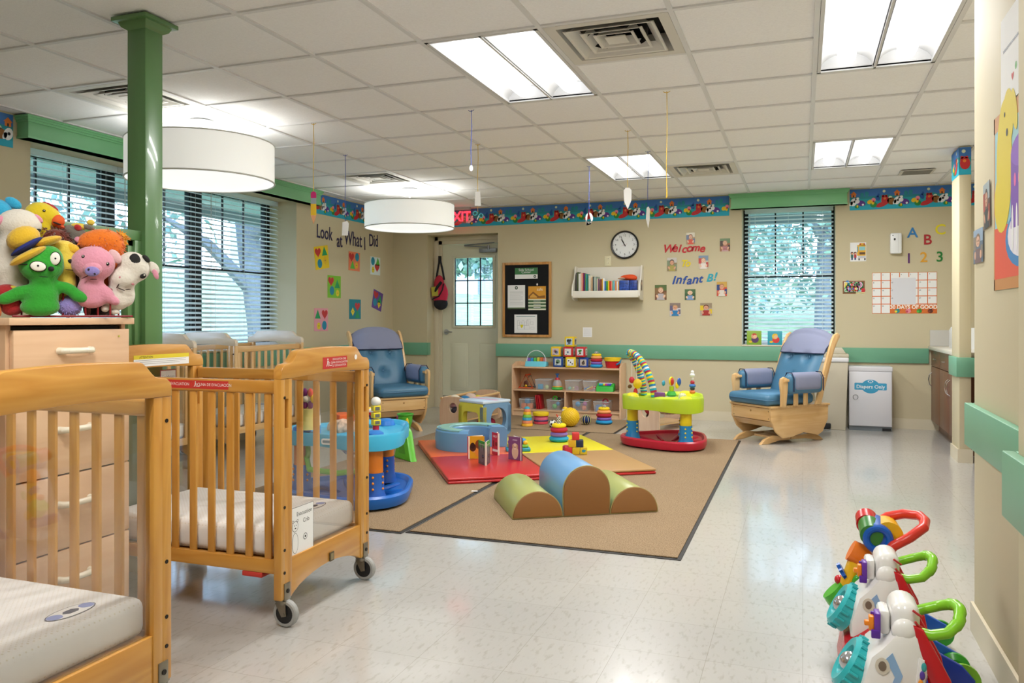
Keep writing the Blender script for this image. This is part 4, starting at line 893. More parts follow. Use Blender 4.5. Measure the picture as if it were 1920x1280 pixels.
for i, (m_, lb, win) in enumerate(((CB_, 'blue side with an oval window', (.02, .16, .1, .11, 2)), (CB_, 'blue side', (0, .15, .11, .11, 3)), (CY_, 'yellow side', (0, .16, .11, .1, 3)), (CY_, 'yellow side with a low square window', (0, .13, .115, .1, 5)))):
    a = i*PI/2; d = Vector((math.sin(a), -math.cos(a), 0)); ax_ = Vector((math.cos(a), math.sin(a), 0))
    O, I = wallwin(win[0], win[1], win[2], win[3], hs, hh, sq=win[4]); wpanel(t, basis(d*hs+Vector((0, 0, .0)), ax_, (0, 0, 1)), O, I, .045, m_, 'side_panel', lb)
q = MB(); q.box(-hs+.002, hs-.002, -hs+.002, hs-.002, hh, hh+.03, CW_, bev=.01, seg=3); tp = q.build('top_panel', t, label='pale top panel')
q = MB(); q.box(-.02, .02, -hs+.002, hs-.002, hh+.0305, hh+.032, vinyl('pinkstrip', '#e7a8cc', .4)); q.build('seam_strip', tp)
q = MB(); q.ell((.0, .03, .08), (.11, .09, .075), plain('#b32440', .8), noise=.3, fr=12); q.build('cushion', tag(thing('plush_heap', 'crumpled red and dark soft toy inside the crawl cube', 'soft toy', (-2.93, 7.31, RT), .5)))
# ================================================================ RING STACKERS
def ring_lathe(q, z, R, r, m, sq=.8): q.lathe([(R-r+ r*(1-math.cos(a))*1.0 if False else (R-r)+r*math.cos(a+PI)+r*0, z+r*sq*math.sin(a)) for a in [2*PI*i/12 for i in range(13)]], m, 24)
def stacker(label, loc, rings, top='cow', sc=1.0):
    t = thing('ring_stacker', label, 'stacking toy', loc, random.uniform(0, 3), 'plush ring stackers'); z = 0
    for (R, r, h, sq) in rings:
        q = MB(); m_ = plain(h, .9); q.torus((0, 0, z+r*.82*sc), (R-r)*sc, r*sc, m_, seg=26, seg2=12)
        bmesh.ops.scale(q.bm, vec=(1, 1, .82), space=Matrix.Translation((0, 0, -(z+r*.82*sc))), verts=q.bm.verts); q.build('ring', t); z += r*1.45*sc
    q = MB(); q.cyl((0, 0, .01), (0, 0, z+.012*sc), .012*sc, plain('#f2f0ec', .9), seg=12); q.build('post', t)
    q = MB(); 
    if top == 'tall':
        q.cyl((0, 0, z), (0, 0, z+.045*sc), .017*sc, CHK, .02*sc); q.ell((0, 0, z+.052*sc), (.02*sc, .02*sc, .014*sc), CHK); q.tube([(-.01, 0, z+.06*sc), (-.03*sc, 0, z+.085*sc)], [.006, .004], plain('#d8402c', .8), 6)
    else:
        q.ell((0, 0, z+.012*sc), (.024*sc, .024*sc, .018*sc), CHK, seg=16)
    q.build('topper', t)
def checker(key, s):
    m = bpy.data.materials.new(key); m.use_nodes = True; N = m.node_tree; t = N.nodes.new('ShaderNodeTexCoord'); c = N.nodes.new('ShaderNodeTexChecker'); c.inputs['Scale'].default_value = s; c.inputs['Color1'].default_value = (.85, .85, .85, 1); c.inputs['Color2'].default_value = (.02, .02, .02, 1)
    N.links.new(t.outputs['Object'], c.inputs['Vector']); N.links.new(c.outputs[0], N.nodes['Principled BSDF'].inputs['Base Color']); N.nodes['Principled BSDF'].inputs['Roughness'].default_value = .8; return m
CHK = checker('black_white_check', 90)
RG = [(.088, .028, '#2a9bc0', 1), (.078, .028, '#8a6cb8', 1), (.078, .026, '#b4233a', 1), (.064, .025, '#f2d21a', 1)]
RG2 = [(.09, .026, '#2596d2', 1), (.08, .024, '#8a68c0', 1), (.085, .025, '#b01e2e', 1), (.075, .024, '#f0a060', 1), (.062, .022, '#f0cf20', 1)]
stacker('plush ring stacker with checkered topper on the yellow mat', (-2.03, 6.83, MT), RG, 'tall')
stacker('plush ring stacker standing on the rug before the right end of the shelf', (-2.0, 8.42, RT), RG2)
# ================================================================ BLOCKS on the tan mat
def block(x, y, z, c, s, rz, label, face=None):
    t = thing('soft_block', label, 'toy block', (x, y, z), rz, 'small blocks piled on the tan mat'); q = MB(); q.box(-s, s, -s, s, 0, 2*s, plain(c, .45), bev=.004); q.build('block_body', t)
    if face: q = MB(basis((0, -s-.0006, s), (1, 0, 0), (0, 0, 1))); q.disc(0, 0, s*.5, 0, plain(face, .5), s*.4); q.disc(s*.45, s*.1, s*.2, .0003, plain(face, .5)); q.build('picture', t)
bx_, byy = -1.66, 6.25; bs = .0285; e = Vector((math.cos(.32), math.sin(.32), 0))
for i, (k, l, c, lb, fc) in enumerate(((-1.95, 0, '#cf2b3c', 'red block at the left foot of the block pile', None), (-.95, 0, '#d8b51e', 'mustard block in the bottom middle of the block pile', None), (.1, 0, '#d8c020', 'yellow block with a blue fish picture at the right foot of the pile', '#1f8fb0'), (-1.45, 1, '#e0b020', 'amber block on the left of the middle row of the pile', None), (-.4, 1, '#1c2c4c', 'navy block on the right of the middle row of the pile', None), (-.95, 2, '#d83a3a', 'red block on top of the block pile', None))):
    p = Vector((bx_, byy, 0))+e*(k*2.06*bs); block(p.x, p.y, MT+.0005+l*(2*bs+.0006), c, bs, .32, lb, fc)
block(bx_-.14, byy+.02, MT+.0005, '#b42a44', bs, .1, 'dark red block just behind the left of the pile')
# ================================================================ BOARD BOOKS standing open on the red mat
def board_book(x, y, z, rz, w_, h_, cover, spine, label, deco, op=28):
    t = thing('board_book', label, 'board book', (x, y, z), rz); o = math.radians(op)/2
    for s in (-1, 1):
        M = Matrix.Rotation(s*o, 4, 'Z') @ Matrix.Translation((0, 0, 0))
        ax2 = M @ Vector((0, 1, 0)) if False else Vector((math.sin(s*o), math.cos(s*o), 0))
        q = MB(); n_ = Vector((math.cos(s*o), -math.sin(s*o), 0)) ; th = .0075
        P = [Vector((0, 0, 0)), ax2*w_, ax2*w_+n_*s*-th, n_*s*-th]
        q.raw([tuple(p) for p in P]+[(p.x, p.y, h_) for p in P], [(0, 1, 2, 3), (4, 5, 6, 7), (0, 1, 5, 4), (1, 2, 6, 5), (2, 3, 7, 6), (3, 0, 4, 7)], plain('#efe8da', .6)); q.build('page_block', t)
        q = MB(); 
        P = [Vector((0, 0, 0))+n_*s*.0002, ax2*(w_+.002)+n_*s*.0002, ax2*(w_+.002)+n_*s*.002, n_*s*.002]
        q.raw([tuple(p) for p in P]+[(p.x, p.y, h_+.002) for p in P], [(0, 1, 2, 3), (4, 5, 6, 7), (0, 1, 5, 4), (1, 2, 6, 5), (2, 3, 7, 6), (3, 0, 4, 7)], plain(cover, .35)); cv = q.build('cover', t)
        oo = n_*s*.0026
        B = basis(oo+ax2*w_/2+Vector((0, 0, h_/2)), (ax2 if s > 0 else -ax2), (0, 0, 1)); q = MB(B); deco(q, w_, h_); q.build('cover_art', cv)
    q = MB(); q.cyl((0, -.001, 0), (0, -.001, h_+.001), .0045, plain(spine, .4), seg=8); q.build('spine', t)
def d_mango(q, w_, h_):
    q.M = q.M @ Matrix.Diagonal((1.25, 1.25, 1, 1)); w_, h_ = w_/1.25, h_/1.25
    for x, y, r, c in ((-.02, -.0, .02, '#4a2410'), (.018, .02, .024, '#7a3a12'), (-.012, -.012, .016, '#d99a60'), (.015, -.03, .022, '#e0903a'), (-.022, .012, .015, '#2c140a')): q.disc(x, y, r, .0004+abs(x)*.01, plain(c, .4), r*1.2)
def d_animal(q, w_, h_):
    q.M = q.M @ Matrix.Diagonal((1.25, 1.25, 1, 1)); w_, h_ = w_/1.25, h_/1.25
    q.rect(-w_/2, w_/2, -h_/2, h_*.25, .0002, plain('#57555a', .4)); q.disc(-.002, -.015, .034, .0005, plain('#6d6a70', .4), .042); q.disc(-.02, .028, .01, .0007, plain('#77737a', .4), .026, rot=.2); q.disc(.008, .03, .01, .0007, plain('#77737a', .4), .026, rot=-.2); q.disc(.014, -.02, .012, .0009, plain('#14181c', .2)); q.disc(.016, -.018, .005, .0012, plain('#5a9ad0', .2))
    q.text('baby animals', .013, plain('#f3f0e0', .5), Matrix.Translation((0, h_*.5-.018, .001)))
def d_red(q, w_, h_):
    q.M = q.M @ Matrix.Diagonal((1.25, 1.25, 1, 1)); w_, h_ = w_/1.25, h_/1.25
    q.text('FIRST', .02, plain('#ffffff', .5), Matrix.Translation((0, .045, .0006))); q.rect(-.03, .03, -.05, -.035, .0006, plain('#f0f0f0', .5)); q.rect(-.028, -.01, -.02, .02, .0006, plain('#8a1018', .5)); q.disc(.012, .0, .014, .0006, plain('#8a1018', .5))
def d_dog(q, w_, h_):
    q.M = q.M @ Matrix.Diagonal((1.25, 1.25, 1, 1)); w_, h_ = w_/1.25, h_/1.25
    q.disc(0, -.02, .024, .0004, plain('#cdb79a', .6), .045); q.disc(0, .012, .018, .0006, plain('#dcc8ac', .6), .02); q.disc(-.016, .012, .006, .0008, plain('#b09070', .6), .014); q.disc(.016, .012, .006, .0008, plain('#b09070', .6), .014); q.disc(0, .008, .004, .001, plain('#201812', .4)); q.text('puppy', .014, plain('#f0e4f0', .5), Matrix.Translation((0, .053, .0006)))
board_book(-2.44, 5.74, MT+.001, math.radians(-55), .125, .172, '#dba21e', '#c8403a', 'yellow orange board book standing open at the left of the red mat', d_mango)
board_book(-2.20, 5.51, MT+.001, math.radians(28), .12, .172, '#2f9a3c', '#e8e4d0', 'green and grey board book about animals standing open at the front of the red mat', d_animal, 40)
board_book(-2.27, 5.96, MT+.001, math.radians(40), .095, .172, '#c81e3a', '#f0e8e0', 'crimson board book standing open behind the animal book', d_red)
board_book(-2.02, 5.80, MT+.001, math.radians(62), .12, .175, '#7a4a78', '#5a2f58', 'plum coloured board book with a puppy on it at the right of the red mat', d_dog)
t = thing('toy_piano', 'small green toy with coloured knobs lying between the books and the ring seat', 'baby toy', (-2.2, 6.22, MT), .45)
q = MB(); q.box(-.1, .1, -.05, .05, 0, .03, plain('#2f9ab8', .4), bev=.01, seg=3); q.build('base', t); q = MB(); q.box(-.085, .085, -.04, .04, .03, .055, plain('#7cc242', .4), bev=.01, seg=3); q.build('body_top', t)
for x, y, c, r in ((-.06, .01, '#8a4ab0', .024), (.045, .02, '#2f8fd0', .028), (.06, -.02, '#eec02a', .02), (0, .0, '#e0503a', .016)): q = MB(); q.ell((x, y, .055+r*.7), r, plain(c, .35), seg=14); q.build('knob', t)
# ================================================================ BALLS AND FLOOR TOYS in front of the shelf
t = thing('bumpy_ball', 'yellow bumpy rubber ball on the rug before the shelf', 'ball', (-2.28, 8.08, RT)); R_ = .1; q = MB(); q.ell((0, 0, R_), R_*.96, plain('#e8bf18', .5), seg=32); q.build('ball_body', t)
q = MB(); g_ = PI*(3-5**.5)
for i in range(330):
    z = 1-2*(i+.5)/330; r_ = (1-z*z)**.5; p = Vector((r_*math.cos(g_*i), r_*math.sin(g_*i), z))
    if p.y < .35: q.ell(tuple(Vector((0, 0, R_))+p*R_*.955), .0052, plain('#efc91c', .5), seg=6)
q.build('nubs', t, kind='stuff')
t = thing('slat_ball', 'navy and cream ribbed ball right of the yellow bumpy ball', 'ball', (-2.16, 8.28, RT), .3); q = MB(); q.ell((0, 0, .055), .042, plain('#1c3f8a', .5), seg=16); q.build('core', t)
for i in range(8): q = MB(); a = PI*i/8; q.torus((0, 0, .055), .052, .0032, plain('#d8cf8a' if i % 2 else '#2a2a28', .5), 'y', 20, 6); bmesh.ops.rotate(q.bm, cent=(0, 0, .055), matrix=Matrix.Rotation(a, 3, 'Z'), verts=q.bm.verts); q.build('rib', t)
t = thing('soccer_toy', 'small black and white soccer ball left of the yellow bumpy ball', 'ball', (-2.43, 7.95, RT)); q = MB(); q.ell((0, 0, .04), .04, WHITE, seg=20); q.build('ball_body', t); q = MB()
for d in ((0, -1, 0), (.75, -.5, .4), (-.75, -.5, .4), (.45, -.6, -.66), (-.45, -.6, -.66), (0, -.4, .92)): v = Vector(d).normalized(); B = basis(Vector((0, 0, .04))+v*.0402, v.orthogonal(), v.cross(v.orthogonal())); q2 = [(B @ Vector((.014*math.cos(a), .014*math.sin(a), 0))) for a in [2*PI*k/5 for k in range(5)]]; q.raw([tuple(x) for x in q2], [(0, 1, 2, 3, 4)], plain('#141414', .5))
q.build('black_patches', t)
def cups(label, loc, cols, r0, r1, h, cap=None):
    t = thing('stacking_cups', label, 'stacking toy', loc); n_ = len(cols); z = 0
    for i, c in enumerate(cols):
        a, b = r0+(r1-r0)*i/n_, r0+(r1-r0)*(i+1)/n_; q = MB(); q.lathe([(0, z), (a*.93, z), (a, z+.004), (b+.002, z+h*.86), (b, z+h), (0, z+h)], plain(c, .4), 20); q.build('cup', t); z += h
    if cap: q = MB(); q.ell((0, 0, z), (r1, r1, r1*.8), plain(cap, .4), seg=16); q.build('cap', t)
cups('tower of striped stacking cups standing left before the shelf', (-2.72, 7.98, RT), ['#f0b428', '#e88a5a', '#3a9ec8', '#7ac048', '#f0c020', '#e88a5a'], .062, .032, .03, '#3aa0b8')
t = thing('toy_drum', 'yellow and pink soft nesting toy behind the striped cups', 'baby toy', (-2.64, 8.2, RT)); z = 0
for c, r_, h in (('#e0485a', .075, .03), ('#3a3468', .078, .012), ('#e86a8a', .075, .035), ('#b03048', .078, .012), ('#f0cf20', .085, .035)): q = MB(); q.lathe([(0, z), (r_, z+.002), (r_+.003, z+h/2), (r_, z+h), (0, z+h)], plain(c, .6), 22); q.build('layer', t); z += h
cups('small rainbow ring tower behind the yellow bumpy ball', (-2.4, 8.3, RT), ['#2a8ab8', '#3aa850', '#f0d020', '#f08a28', '#e04a30', '#f0f0f0'], .055, .03, .026, '#f0c820')
# paper scrap on the floor rug
t = thing('paper_tag', 'tiny white paper scrap on the rug beside the front edge of the red mat', 'paper scrap', (-2.02, 4.86, RT), .3); q = MB(); q.box(-.02, .02, -.012, .012, 0, .0012, PAPER); q.build('sheet', t)
# ================================================================ ACTIVITY CENTERS
def rounded_tri(R, k=.32, n=72, ph=0):
    return [((R*(1-k*.5+k*.5*math.cos(3*(a-ph))))*math.cos(a), (R*(1-k*.5+k*.5*math.cos(3*(a-ph))))*math.sin(a)) for a in [2*PI*i/n for i in range(n)]]
def loft(q, loops, m, cap0=True, cap1=True):
    n = len(loops[0]); P = [p for l in loops for p in l]; F = [(i*n+j, i*n+(j+1) % n, (i+1)*n+(j+1) % n, (i+1)*n+j) for i in range(len(loops)-1) for j in range(n)]
    if cap0: F.append(tuple(range(n))[::-1])
    if cap1: F.append(tuple(range((len(loops)-1)*n, len(loops)*n)))
    q.raw(P, F, m, True)
def activity(label, loc, rz, tray, base, col_hi, col_lo, dot, R=.42, ht=.45, rim=.12):
    t = thing('activity_center', label, 'baby activity center', loc, rz, 'baby activity centers'); MT_, MB_ = plain(tray, .32), plain(base, .3)
    q = MB(); sh = rounded_tri(R, .2)
    def lp(s, z): return [(p[0]*s, p[1]*s, z) for p in sh]
    loft(q, [lp(.86, .0), lp(.97, .015), lp(1.0, .045), lp(1.0, .075), lp(.97, .088), lp(.93, .085), lp(.88, .06), lp(.6, .03), lp(.3, .022)], MB_); bs_ = q.build('base_dish', t)
    q = MB()
    for i in range(9):
        a = 2*PI*i/9+.2; q.tube([(math.cos(a)*.12, math.sin(a)*.12, .02), (math.cos(a)*.22, math.sin(a)*.22, .034), (math.cos(a)*.31, math.sin(a)*.31, .05)], [.012, .02, .012], MB_, 8)
    q.build('base_ribs', bs_)
    q = MB(); tr = rounded_tri(R*.96, .24)
    def lt(s, z, wv=0): return [(p[0]*s, p[1]*s, z+wv*math.cos(3*math.atan2(p[1], p[0]))) for p in tr]
    n_ = 72
    inner = [(.14*math.cos(a), .14*math.sin(a)) for a in [2*PI*i/n_ for i in range(n_)]]
    loft(q, [[(p[0]*1.15, p[1]*1.15, ht-.04) for p in inner], lt(.93, ht-rim-.005, -.008), lt(.99, ht-rim, -.008), lt(1.0, ht-.02, .004), lt(.985, ht-.005, .004), lt(.95, ht-.008, .004), lt(.9, ht-.03), [(p[0]*1.5, p[1]*1.5, ht-.032) for p in inner], [(p[0]*1.12, p[1]*1.12, ht-.005) for p in inner], [(p[0]*1.0, p[1]*1.0, ht-.01) for p in inner], [(p[0], p[1], ht-.05) for p in inner]], MT_, False, False); tray_ = q.build('tray', t)
    for i in range(3):
        a = 2*PI*i/3; cx, cy = math.cos(a)*R*.74, math.sin(a)*R*.74; T = Matrix.Translation((cx, cy, 0))
        q = MB(); q.lathe([(.07, .045), (.064, .08), (.056, .1), (.054, .21), (.0545, .215)], plain(col_lo, .35), 22, T); lg = q.build('leg', t, label='lower leg in %s' % {'#1f86c4': 'blue', '#2a62b8': 'royal blue'}.get(col_lo, 'blue'))
        q = MB(); q.lathe([(.049, .2), (.049, ht-.1)], plain(col_hi, .35), 22, T); q.build('leg_sleeve', lg)
        q = MB()
        for z in (.12, .155, .19):
            for aa in (a+.6, a-.6, a+2.4, a-2.4): q.ell((cx+math.cos(aa)*.055, cy+math.sin(aa)*.055, z), .008, plain(dot, .35), seg=8)
        q.build('height_dots', lg)
        q = MB(); q.lathe([(0, ht+.012), (.03, ht+.012), (.05, ht+.0), (.06, ht-.03)], plain({'#b8d22a': '#efe02a'}.get(tray, '#2a78c8'), .35), 20, T); q.build('leg_cap', tray_)
    q = MB(); q.lathe([(.15, ht-.012), (.12, ht-.06), (.1, ht-.13), (.06, ht-.17), (0, ht-.175)], mat('seat_print_'+base.strip('#'), '#cfd8dc', .9, vary=.6, vscale=28), 28); q.build('seat_sling', t)
    q = MB(); q.lathe([(.165, ht-.05), (.165, ht-.085), (.14, ht-.09)], plain('#1e2226', .5), 28); q.build('seat_ring', t)
    return t
def bit(t, nm, f, lb=None):
    q = MB(); f(q); return q.build(nm, t, label=lb)
# ---- lime / red one
H = .45
g = activity('lime and red baby activity center with a striped toy arch', (-1.13, 7.2, RT), math.radians(68), '#b8d22a', '#c4203a', '#e8cf1a', '#1f86c4', '#f0e040')
iv = Matrix.Rotation(-math.radians(68), 4, 'Z')
def W(x, y, z): v = iv @ Vector((x, y, z)); return (v.x, v.y, v.z)      # room-aligned offsets from the centre
STR = ['#2aa0c0', '#d8dc40', '#b02a48', '#2aa0c0', '#e8e4d8', '#2a78b0', '#d8dc40', '#b02a48', '#3fb0a0', '#e8c020']
def arch(pts, nm, par):
    C = [Vector(p) for p in pts]; n_ = 34
    def bez(u):
        k = len(C)-1; P = list(C)
        while len(P) > 1: P = [P[i].lerp(P[i+1], u) for i in range(len(P)-1)]
        return P[0]
    q = MB()
    for i in range(n_):
        a, b = bez(i/n_), bez((i+1)/n_); q.tube([a, b], [.028+.002*(i % 2)]*2, plain(STR[i % len(STR)], .9), 12)
    q.build(nm, par)
ar = bit(g, 'toy_arch', lambda q: q.torus(W(-.3, -.0, H+.0), .03, .008, plain('#2a9ac0', .5)))
arch([W(-.10, -.12, H-.01), W(-.12, -.13, H+.2), W(-.26, -.03, H+.38), W(-.36, .06, H+.37)], 'arch_arm', ar)
arch([W(-.24, .14, H-.02), W(-.24, .14, H+.1), W(-.30, .12, H+.28), W(-.37, .08, H+.37)], 'arch_arm', ar)
bit(ar, 'toy_cord', lambda q: (q.cyl(W(-.33, .03, H+.30), W(-.33, .03, H+.14), .002, PAPER, seg=5), q.cyl(W(-.28, -.0, H+.3), W(-.28, -.0, H+.12), .002, PAPER, seg=5)))
bit(ar, 'yellow_ball', lambda q: q.ell(W(-.27, -.01, H+.09), (.04, .04, .045), plain('#e8bf18', .5)))
bit(ar, 'red_toy', lambda q: (q.ell(W(-.33, .03, H+.12), (.025, .025, .03), plain('#c8283a', .5)), q.ell(W(-.35, .04, H+.06), (.03, .012, .018), plain('#6a4a2a', .6)), q.ell(W(-.29, .0, H+.01), (.02, .02, .04), plain('#d0281e', .5))))
def tow(q):
    q.lathe([(.0, 0), (.035, .0), (.045, .015), (.03, .045), (0, .055)], plain('#3fae3a', .4), 18, Matrix.Translation(W(.04, -.05, H-.01)))
    q.cyl(W(.04, -.05, H+.03), W(.04, -.05, H+.08), .02, plain('#b8d020', .4)); 
st = bit(g, 'spinner_stand', tow)
bit(st, 'pinwheel', lambda q: (q.ell(W(.04, -.05, H+.12), (.03, .02, .035), plain('#c02a2a', .4)), q.torus(W(.04, -.05, H+.125), .032, .008, plain('#e8c818', .4), 'y'), q.ell(W(-.03, -.05, H+.105), (.022, .012, .025), plain('#2f9ab8', .4)), q.ell(W(.09, -.05, H+.09), (.026, .012, .03), plain('#e8c818', .4)), q.ell(W(.105, -.04, H+.12), (.03, .012, .035), plain('#2a5ab0', .4))))
bit(g, 'flip_book', lambda q: q.box(-.06, .02, -.0, .05, H-.015, H+.03, plain('#7a3f8a', .4), bev=.004), 'purple block') if False else None
def book(q):
    q.M = Matrix.Translation(W(-.05, -.13, 0)) @ iv; q.box(-.045, .045, -.02, .02, H-.02, H+.03, plain('#7a3f8a', .4), bev=.004)
bit(g, 'flip_block', book, 'purple block')
def fig(q):
    for z, r_, c in ((0, .026, '#e07a3a'), (.03, .022, '#2a2c38'), (.055, .03, '#2a6ab8'), (.085, .02, '#b8283a'), (.12, .012, '#e8e0e0'), (.15, .024, '#eceae6'), (.175, .014, '#f0eee8')): q.ell(W(.2, .12, H+.02+z), (r_, r_, .02), plain(c, .4), seg=12)
bit(g, 'character_post', fig, 'stacked figure on a post')
bit(g, 'clear_dome', lambda q: q.ell(W(.15, -.16, H-.0), .036, frosted('dome', '#d8d8d4', .5)))
bit(g, 'maker_plate', lambda q: (setattr(q, 'M', Matrix.Translation(W(.17, -.305, H-.047)) @ iv @ Matrix.Rotation(.35, 4, 'Z')), q.prism(rrect(-.035, .035, -.014, .014, .013), 'y', 0, .004, WHITE), q.prism(rrect(-.024, .024, -.006, .006, .005), 'y', -.001, 0, plain('#2f6a7a', .5))))
# ---- blue / aqua one
b_ = activity('aqua and royal blue baby activity center behind the evacuation crib', (-2.66, 4.43, RT), math.radians(-38), '#3fb0d8', '#1668c4', '#e8842a', '#2a62b8', '#f0902a', R=.445, rim=.09)
iv = Matrix.Rotation(math.radians(38), 4, 'Z')
tw = bit(b_, 'yellow_totem', lambda q: (q.cyl(W(.22, -.12, H), W(.22, -.12, H+.03), .02, plain('#c8283a', .4)), [q.box(*[0]*6, plain('#e8d020', .4)) for _ in ()]))
def cubes(q):
    p = W(.22, -.12, 0)
    for i in range(3): q.box(p[0]-.024, p[0]+.024, p[1]-.024, p[1]+.024, H+.032+i*.042, H+.068+i*.042, plain('#e6d22a', .4), bev=.005); q.box(p[0]-.026, p[0]+.026, p[1]-.014, p[1]+.014, H+.04+i*.042, H+.06+i*.042, plain('#6a6a60', .4))
    q.ell((p[0], p[1], H+.175), .03, plain('#ece6d8', .4), seg=14); q.ell((p[0]-.012, p[1], H+.18), .022, plain('#e8c020', .4), seg=10)
bit(tw, 'bead_cubes', cubes)
fl_ = bit(b_, 'flower_stalk', lambda q: q.lathe([(.05, 0), (.04, .05), (.035, .1), (.045, .13), (0, .13)], plain('#d8c06a', .5), 16, Matrix.Translation(W(-.24, -.16, H-.01))))
def flower(q):
    for i in range(6): a = PI*i/3; c = W(-.24+math.cos(a)*.04, -.16, H+.18+math.sin(a)*.045); q.ell(c, (.028, .016, .028), plain('#7a2a6a' if i in (2, 3, 4, 5) else '#e04a3a' if i == 1 else '#f0c020', .5), seg=12)
    q.ell(W(-.24, -.18, H+.18), .02, plain('#c8b8a0', .5), seg=12)
bit(fl_, 'flower_head', flower)
bit(b_, 'toy_castle', lambda q: [q.box(W(-.1, .02, 0)[0]-.08, W(-.1, .02, 0)[0]+.08, W(-.1, .02, 0)[1]-.05, W(-.1, .02, 0)[1]+.05, H-.0, H+.075, plain('#ea6a2e', .4), bev=.006)])
bit(b_, 'rocket_post', lambda q: (q.cyl(W(-.12, -.22, H), W(-.12, -.22, H+.09), .012, plain('#e8e4dc', .4)), q.cyl(W(-.12, -.22, H+.09), W(-.12, -.22, H+.13), .009, plain('#1f78b8', .4)), q.cyl(W(-.12, -.22, H-.02), W(-.12, -.22, H+.03), .014, plain('#2a8ac8', .4))))
bit(b_, 'striped_wheel', lambda q: [q.ell(W(.04+.024*math.cos(k), .12, H+.05+.04*math.sin(k)), (.02, .03, .04), plain(c, .4), rot=(0, -k, 0)) for k, c in ((.3, '#3a2a78'), (.9, '#c81e2e'), (1.5, '#e8e0e0'), (2.1, '#f0c820'), (2.8, '#e8e0e0'))])
bit(b_, 'printed_cushion', lambda q: q.tube([W(-.1, -.1, H), W(0, -.14, H+.01), W(.1, -.1, H)], [.04, .055, .04], mat('cushion_print', '#d8b8a0', .9, vary=.5, vscale=30), 12))
bit(b_, 'green_arm', lambda q: (q.tube([W(-.3, -.1, .3), W(-.2, -.2, .2), W(0, -.2, .19), W(.15, -.1, .2)], .018, plain('#8fd03a', .4), 10), q.torus(W(-.28, -.12, .3), .05, .016, plain('#a8d838', .4), 'y')))
bit(b_, 'maker_plate', lambda q: (setattr(q, 'M', Matrix.Translation(W(.02, -.345, H-.047)) @ iv), q.prism(rrect(-.04, .04, -.018, .018, .014), 'y', 0, .004, WHITE), q.prism(rrect(-.03, .03, -.008, .008, .006), 'y', -.001, 0, plain('#7a8a96', .5))))
# green ride toy base behind
t = thing('green_toy_stand', 'bright green plastic toy stand with cup and beads right behind the aqua activity center', 'baby toy', (-3.0, 5.77, RT), math.radians(-35))
q = MB(); q.prism([(-.15, 0), (.15, 0), (.13, .03), (.07, .22), (.04, .25), (-.04, .25), (-.07, .22), (-.13, .03)], 'y', -.03, .03, plain('#62c22c', .35), bev=.01); q.build('side_frame', t)
q = MB(basis((0, -.0308, .1), (1, 0, 0), (0, 0, 1))); q.poly([(-.06, -.05), (.06, -.05), (.03, .05), (-.03, .05)], .0, plain('#52ae22', .35)); q.build('embossing', t)
q = MB(); q.lathe([(0, .25), (.04, .25), (.055, .3), (.06, .36), (.055, .36), (.05, .3), (0, .28)], plain('#4fb02e', .4), 18); q.build('cup', t)
q = MB(); q.torus((0, 0, .36), .06, .008, plain('#3f9c22', .4)); q.ell((.07, -.02, .3), (.018, .012, .04), plain('#e8d020', .4)); q.ell((-.08, -.02, .32), (.02, .015, .04), plain('#b8287a', .4)); q.build('dangling_beads', t)
# ================================================================ THINGS ON THE WALLS
def backrect(u0, v0, u1, v1, y=BACK):
    a = by(u0, v0, y); b = by(u1, v1, y); c = by(u0, v1, y); d = by(u1, v0, y)
    x0, x1 = (a[0]+c[0])/2, (b[0]+d[0])/2; z1, z0 = (a[1]+d[1])/2, (b[1]+c[1])/2
    return (x0+x1)/2, (z0+z1)/2, x1-x0, z1-z0
BLK_ = plain('#15161a', .6)
# ---- lettering
def sign(name, label, cat, body, size, col, M, **k):
    q = MB(M); q.text(body, size, col, Matrix.Identity(4), depth=.001, **k); return q.build(name, None, label, cat)
NAVY = plain('#2a2350', .6)
def lw(u, v): return bx(u, v, LEFT)
for w_, (u, v), s, a in (('Look', (608, 437), .21, -.03), ('at', (636, 452), .22, .05), ('What', (662, 449), .235, -.02), ('I', (683.5, 458), .22, .04), ('Did', (700, 452), .21, .03)):
    y, z = lw(u, v); sign('wall_lettering', 'dark navy cut out word %s on the left wall above the shape artwork' % w_, 'lettering', w_, s, NAVY, onleft(y, z, .004, a), bold=.0015, sx=.72)
ABC = dict(A=('#2a7ab8', (1711, 437)), B=('#b02028', (1739, 450)), C=('#e6d61c', (1763, 431)))
for ch, (c, p) in list(ABC.items())+[('1', ('#5c2a6c', (1704, 485))), ('2', ('#e0a028', (1732, 483))), ('3', ('#1f7a30', (1762, 482)))]:
    x, z = by(p[0], p[1], BACK); sign('wall_lettering', 'large %s %s on the back wall above the orange calendar' % ({'#2a7ab8': 'blue', '#b02028': 'red', '#e6d61c': 'yellow', '#5c2a6c': 'purple', '#e0a028': 'orange yellow', '#1f7a30': 'green'}[c], ('letter ' if ch.isalpha() else 'numeral ')+ch), 'lettering', ch, .145, plain(c, .6), onback(x, z), bold=.002)
def script_word(label, body, cells, size, col, shear=.3, bold=.0035):
    """brush style word: letters set one by one on an uneven line"""
    q = None
    x0, z0 = by(cells[0][0], cells[0][1], BACK); x1, z1 = by(cells[1][0], cells[1][1], BACK); q = MB(onback(x0, z0)); L_ = x1-x0; n_ = len(body); wd = [1.35 if c in 'Wm' else .75 if c in 'lft!I' else 1 for c in body]; tot = sum(wd); x = 0
    for i, c in enumerate(body):
        xx = L_*(x+wd[i]/2)/tot; q.text(c, size*(1.0+.08*math.sin(i*2.1)), col, Matrix.Translation((xx, (z1-z0)*xx/max(L_, .01)+size*.06*math.sin(i*1.7), 0)), shear=shear, bold=bold, depth=.0008); x += wd[i]
    q.build('wall_lettering', None, label, 'lettering')
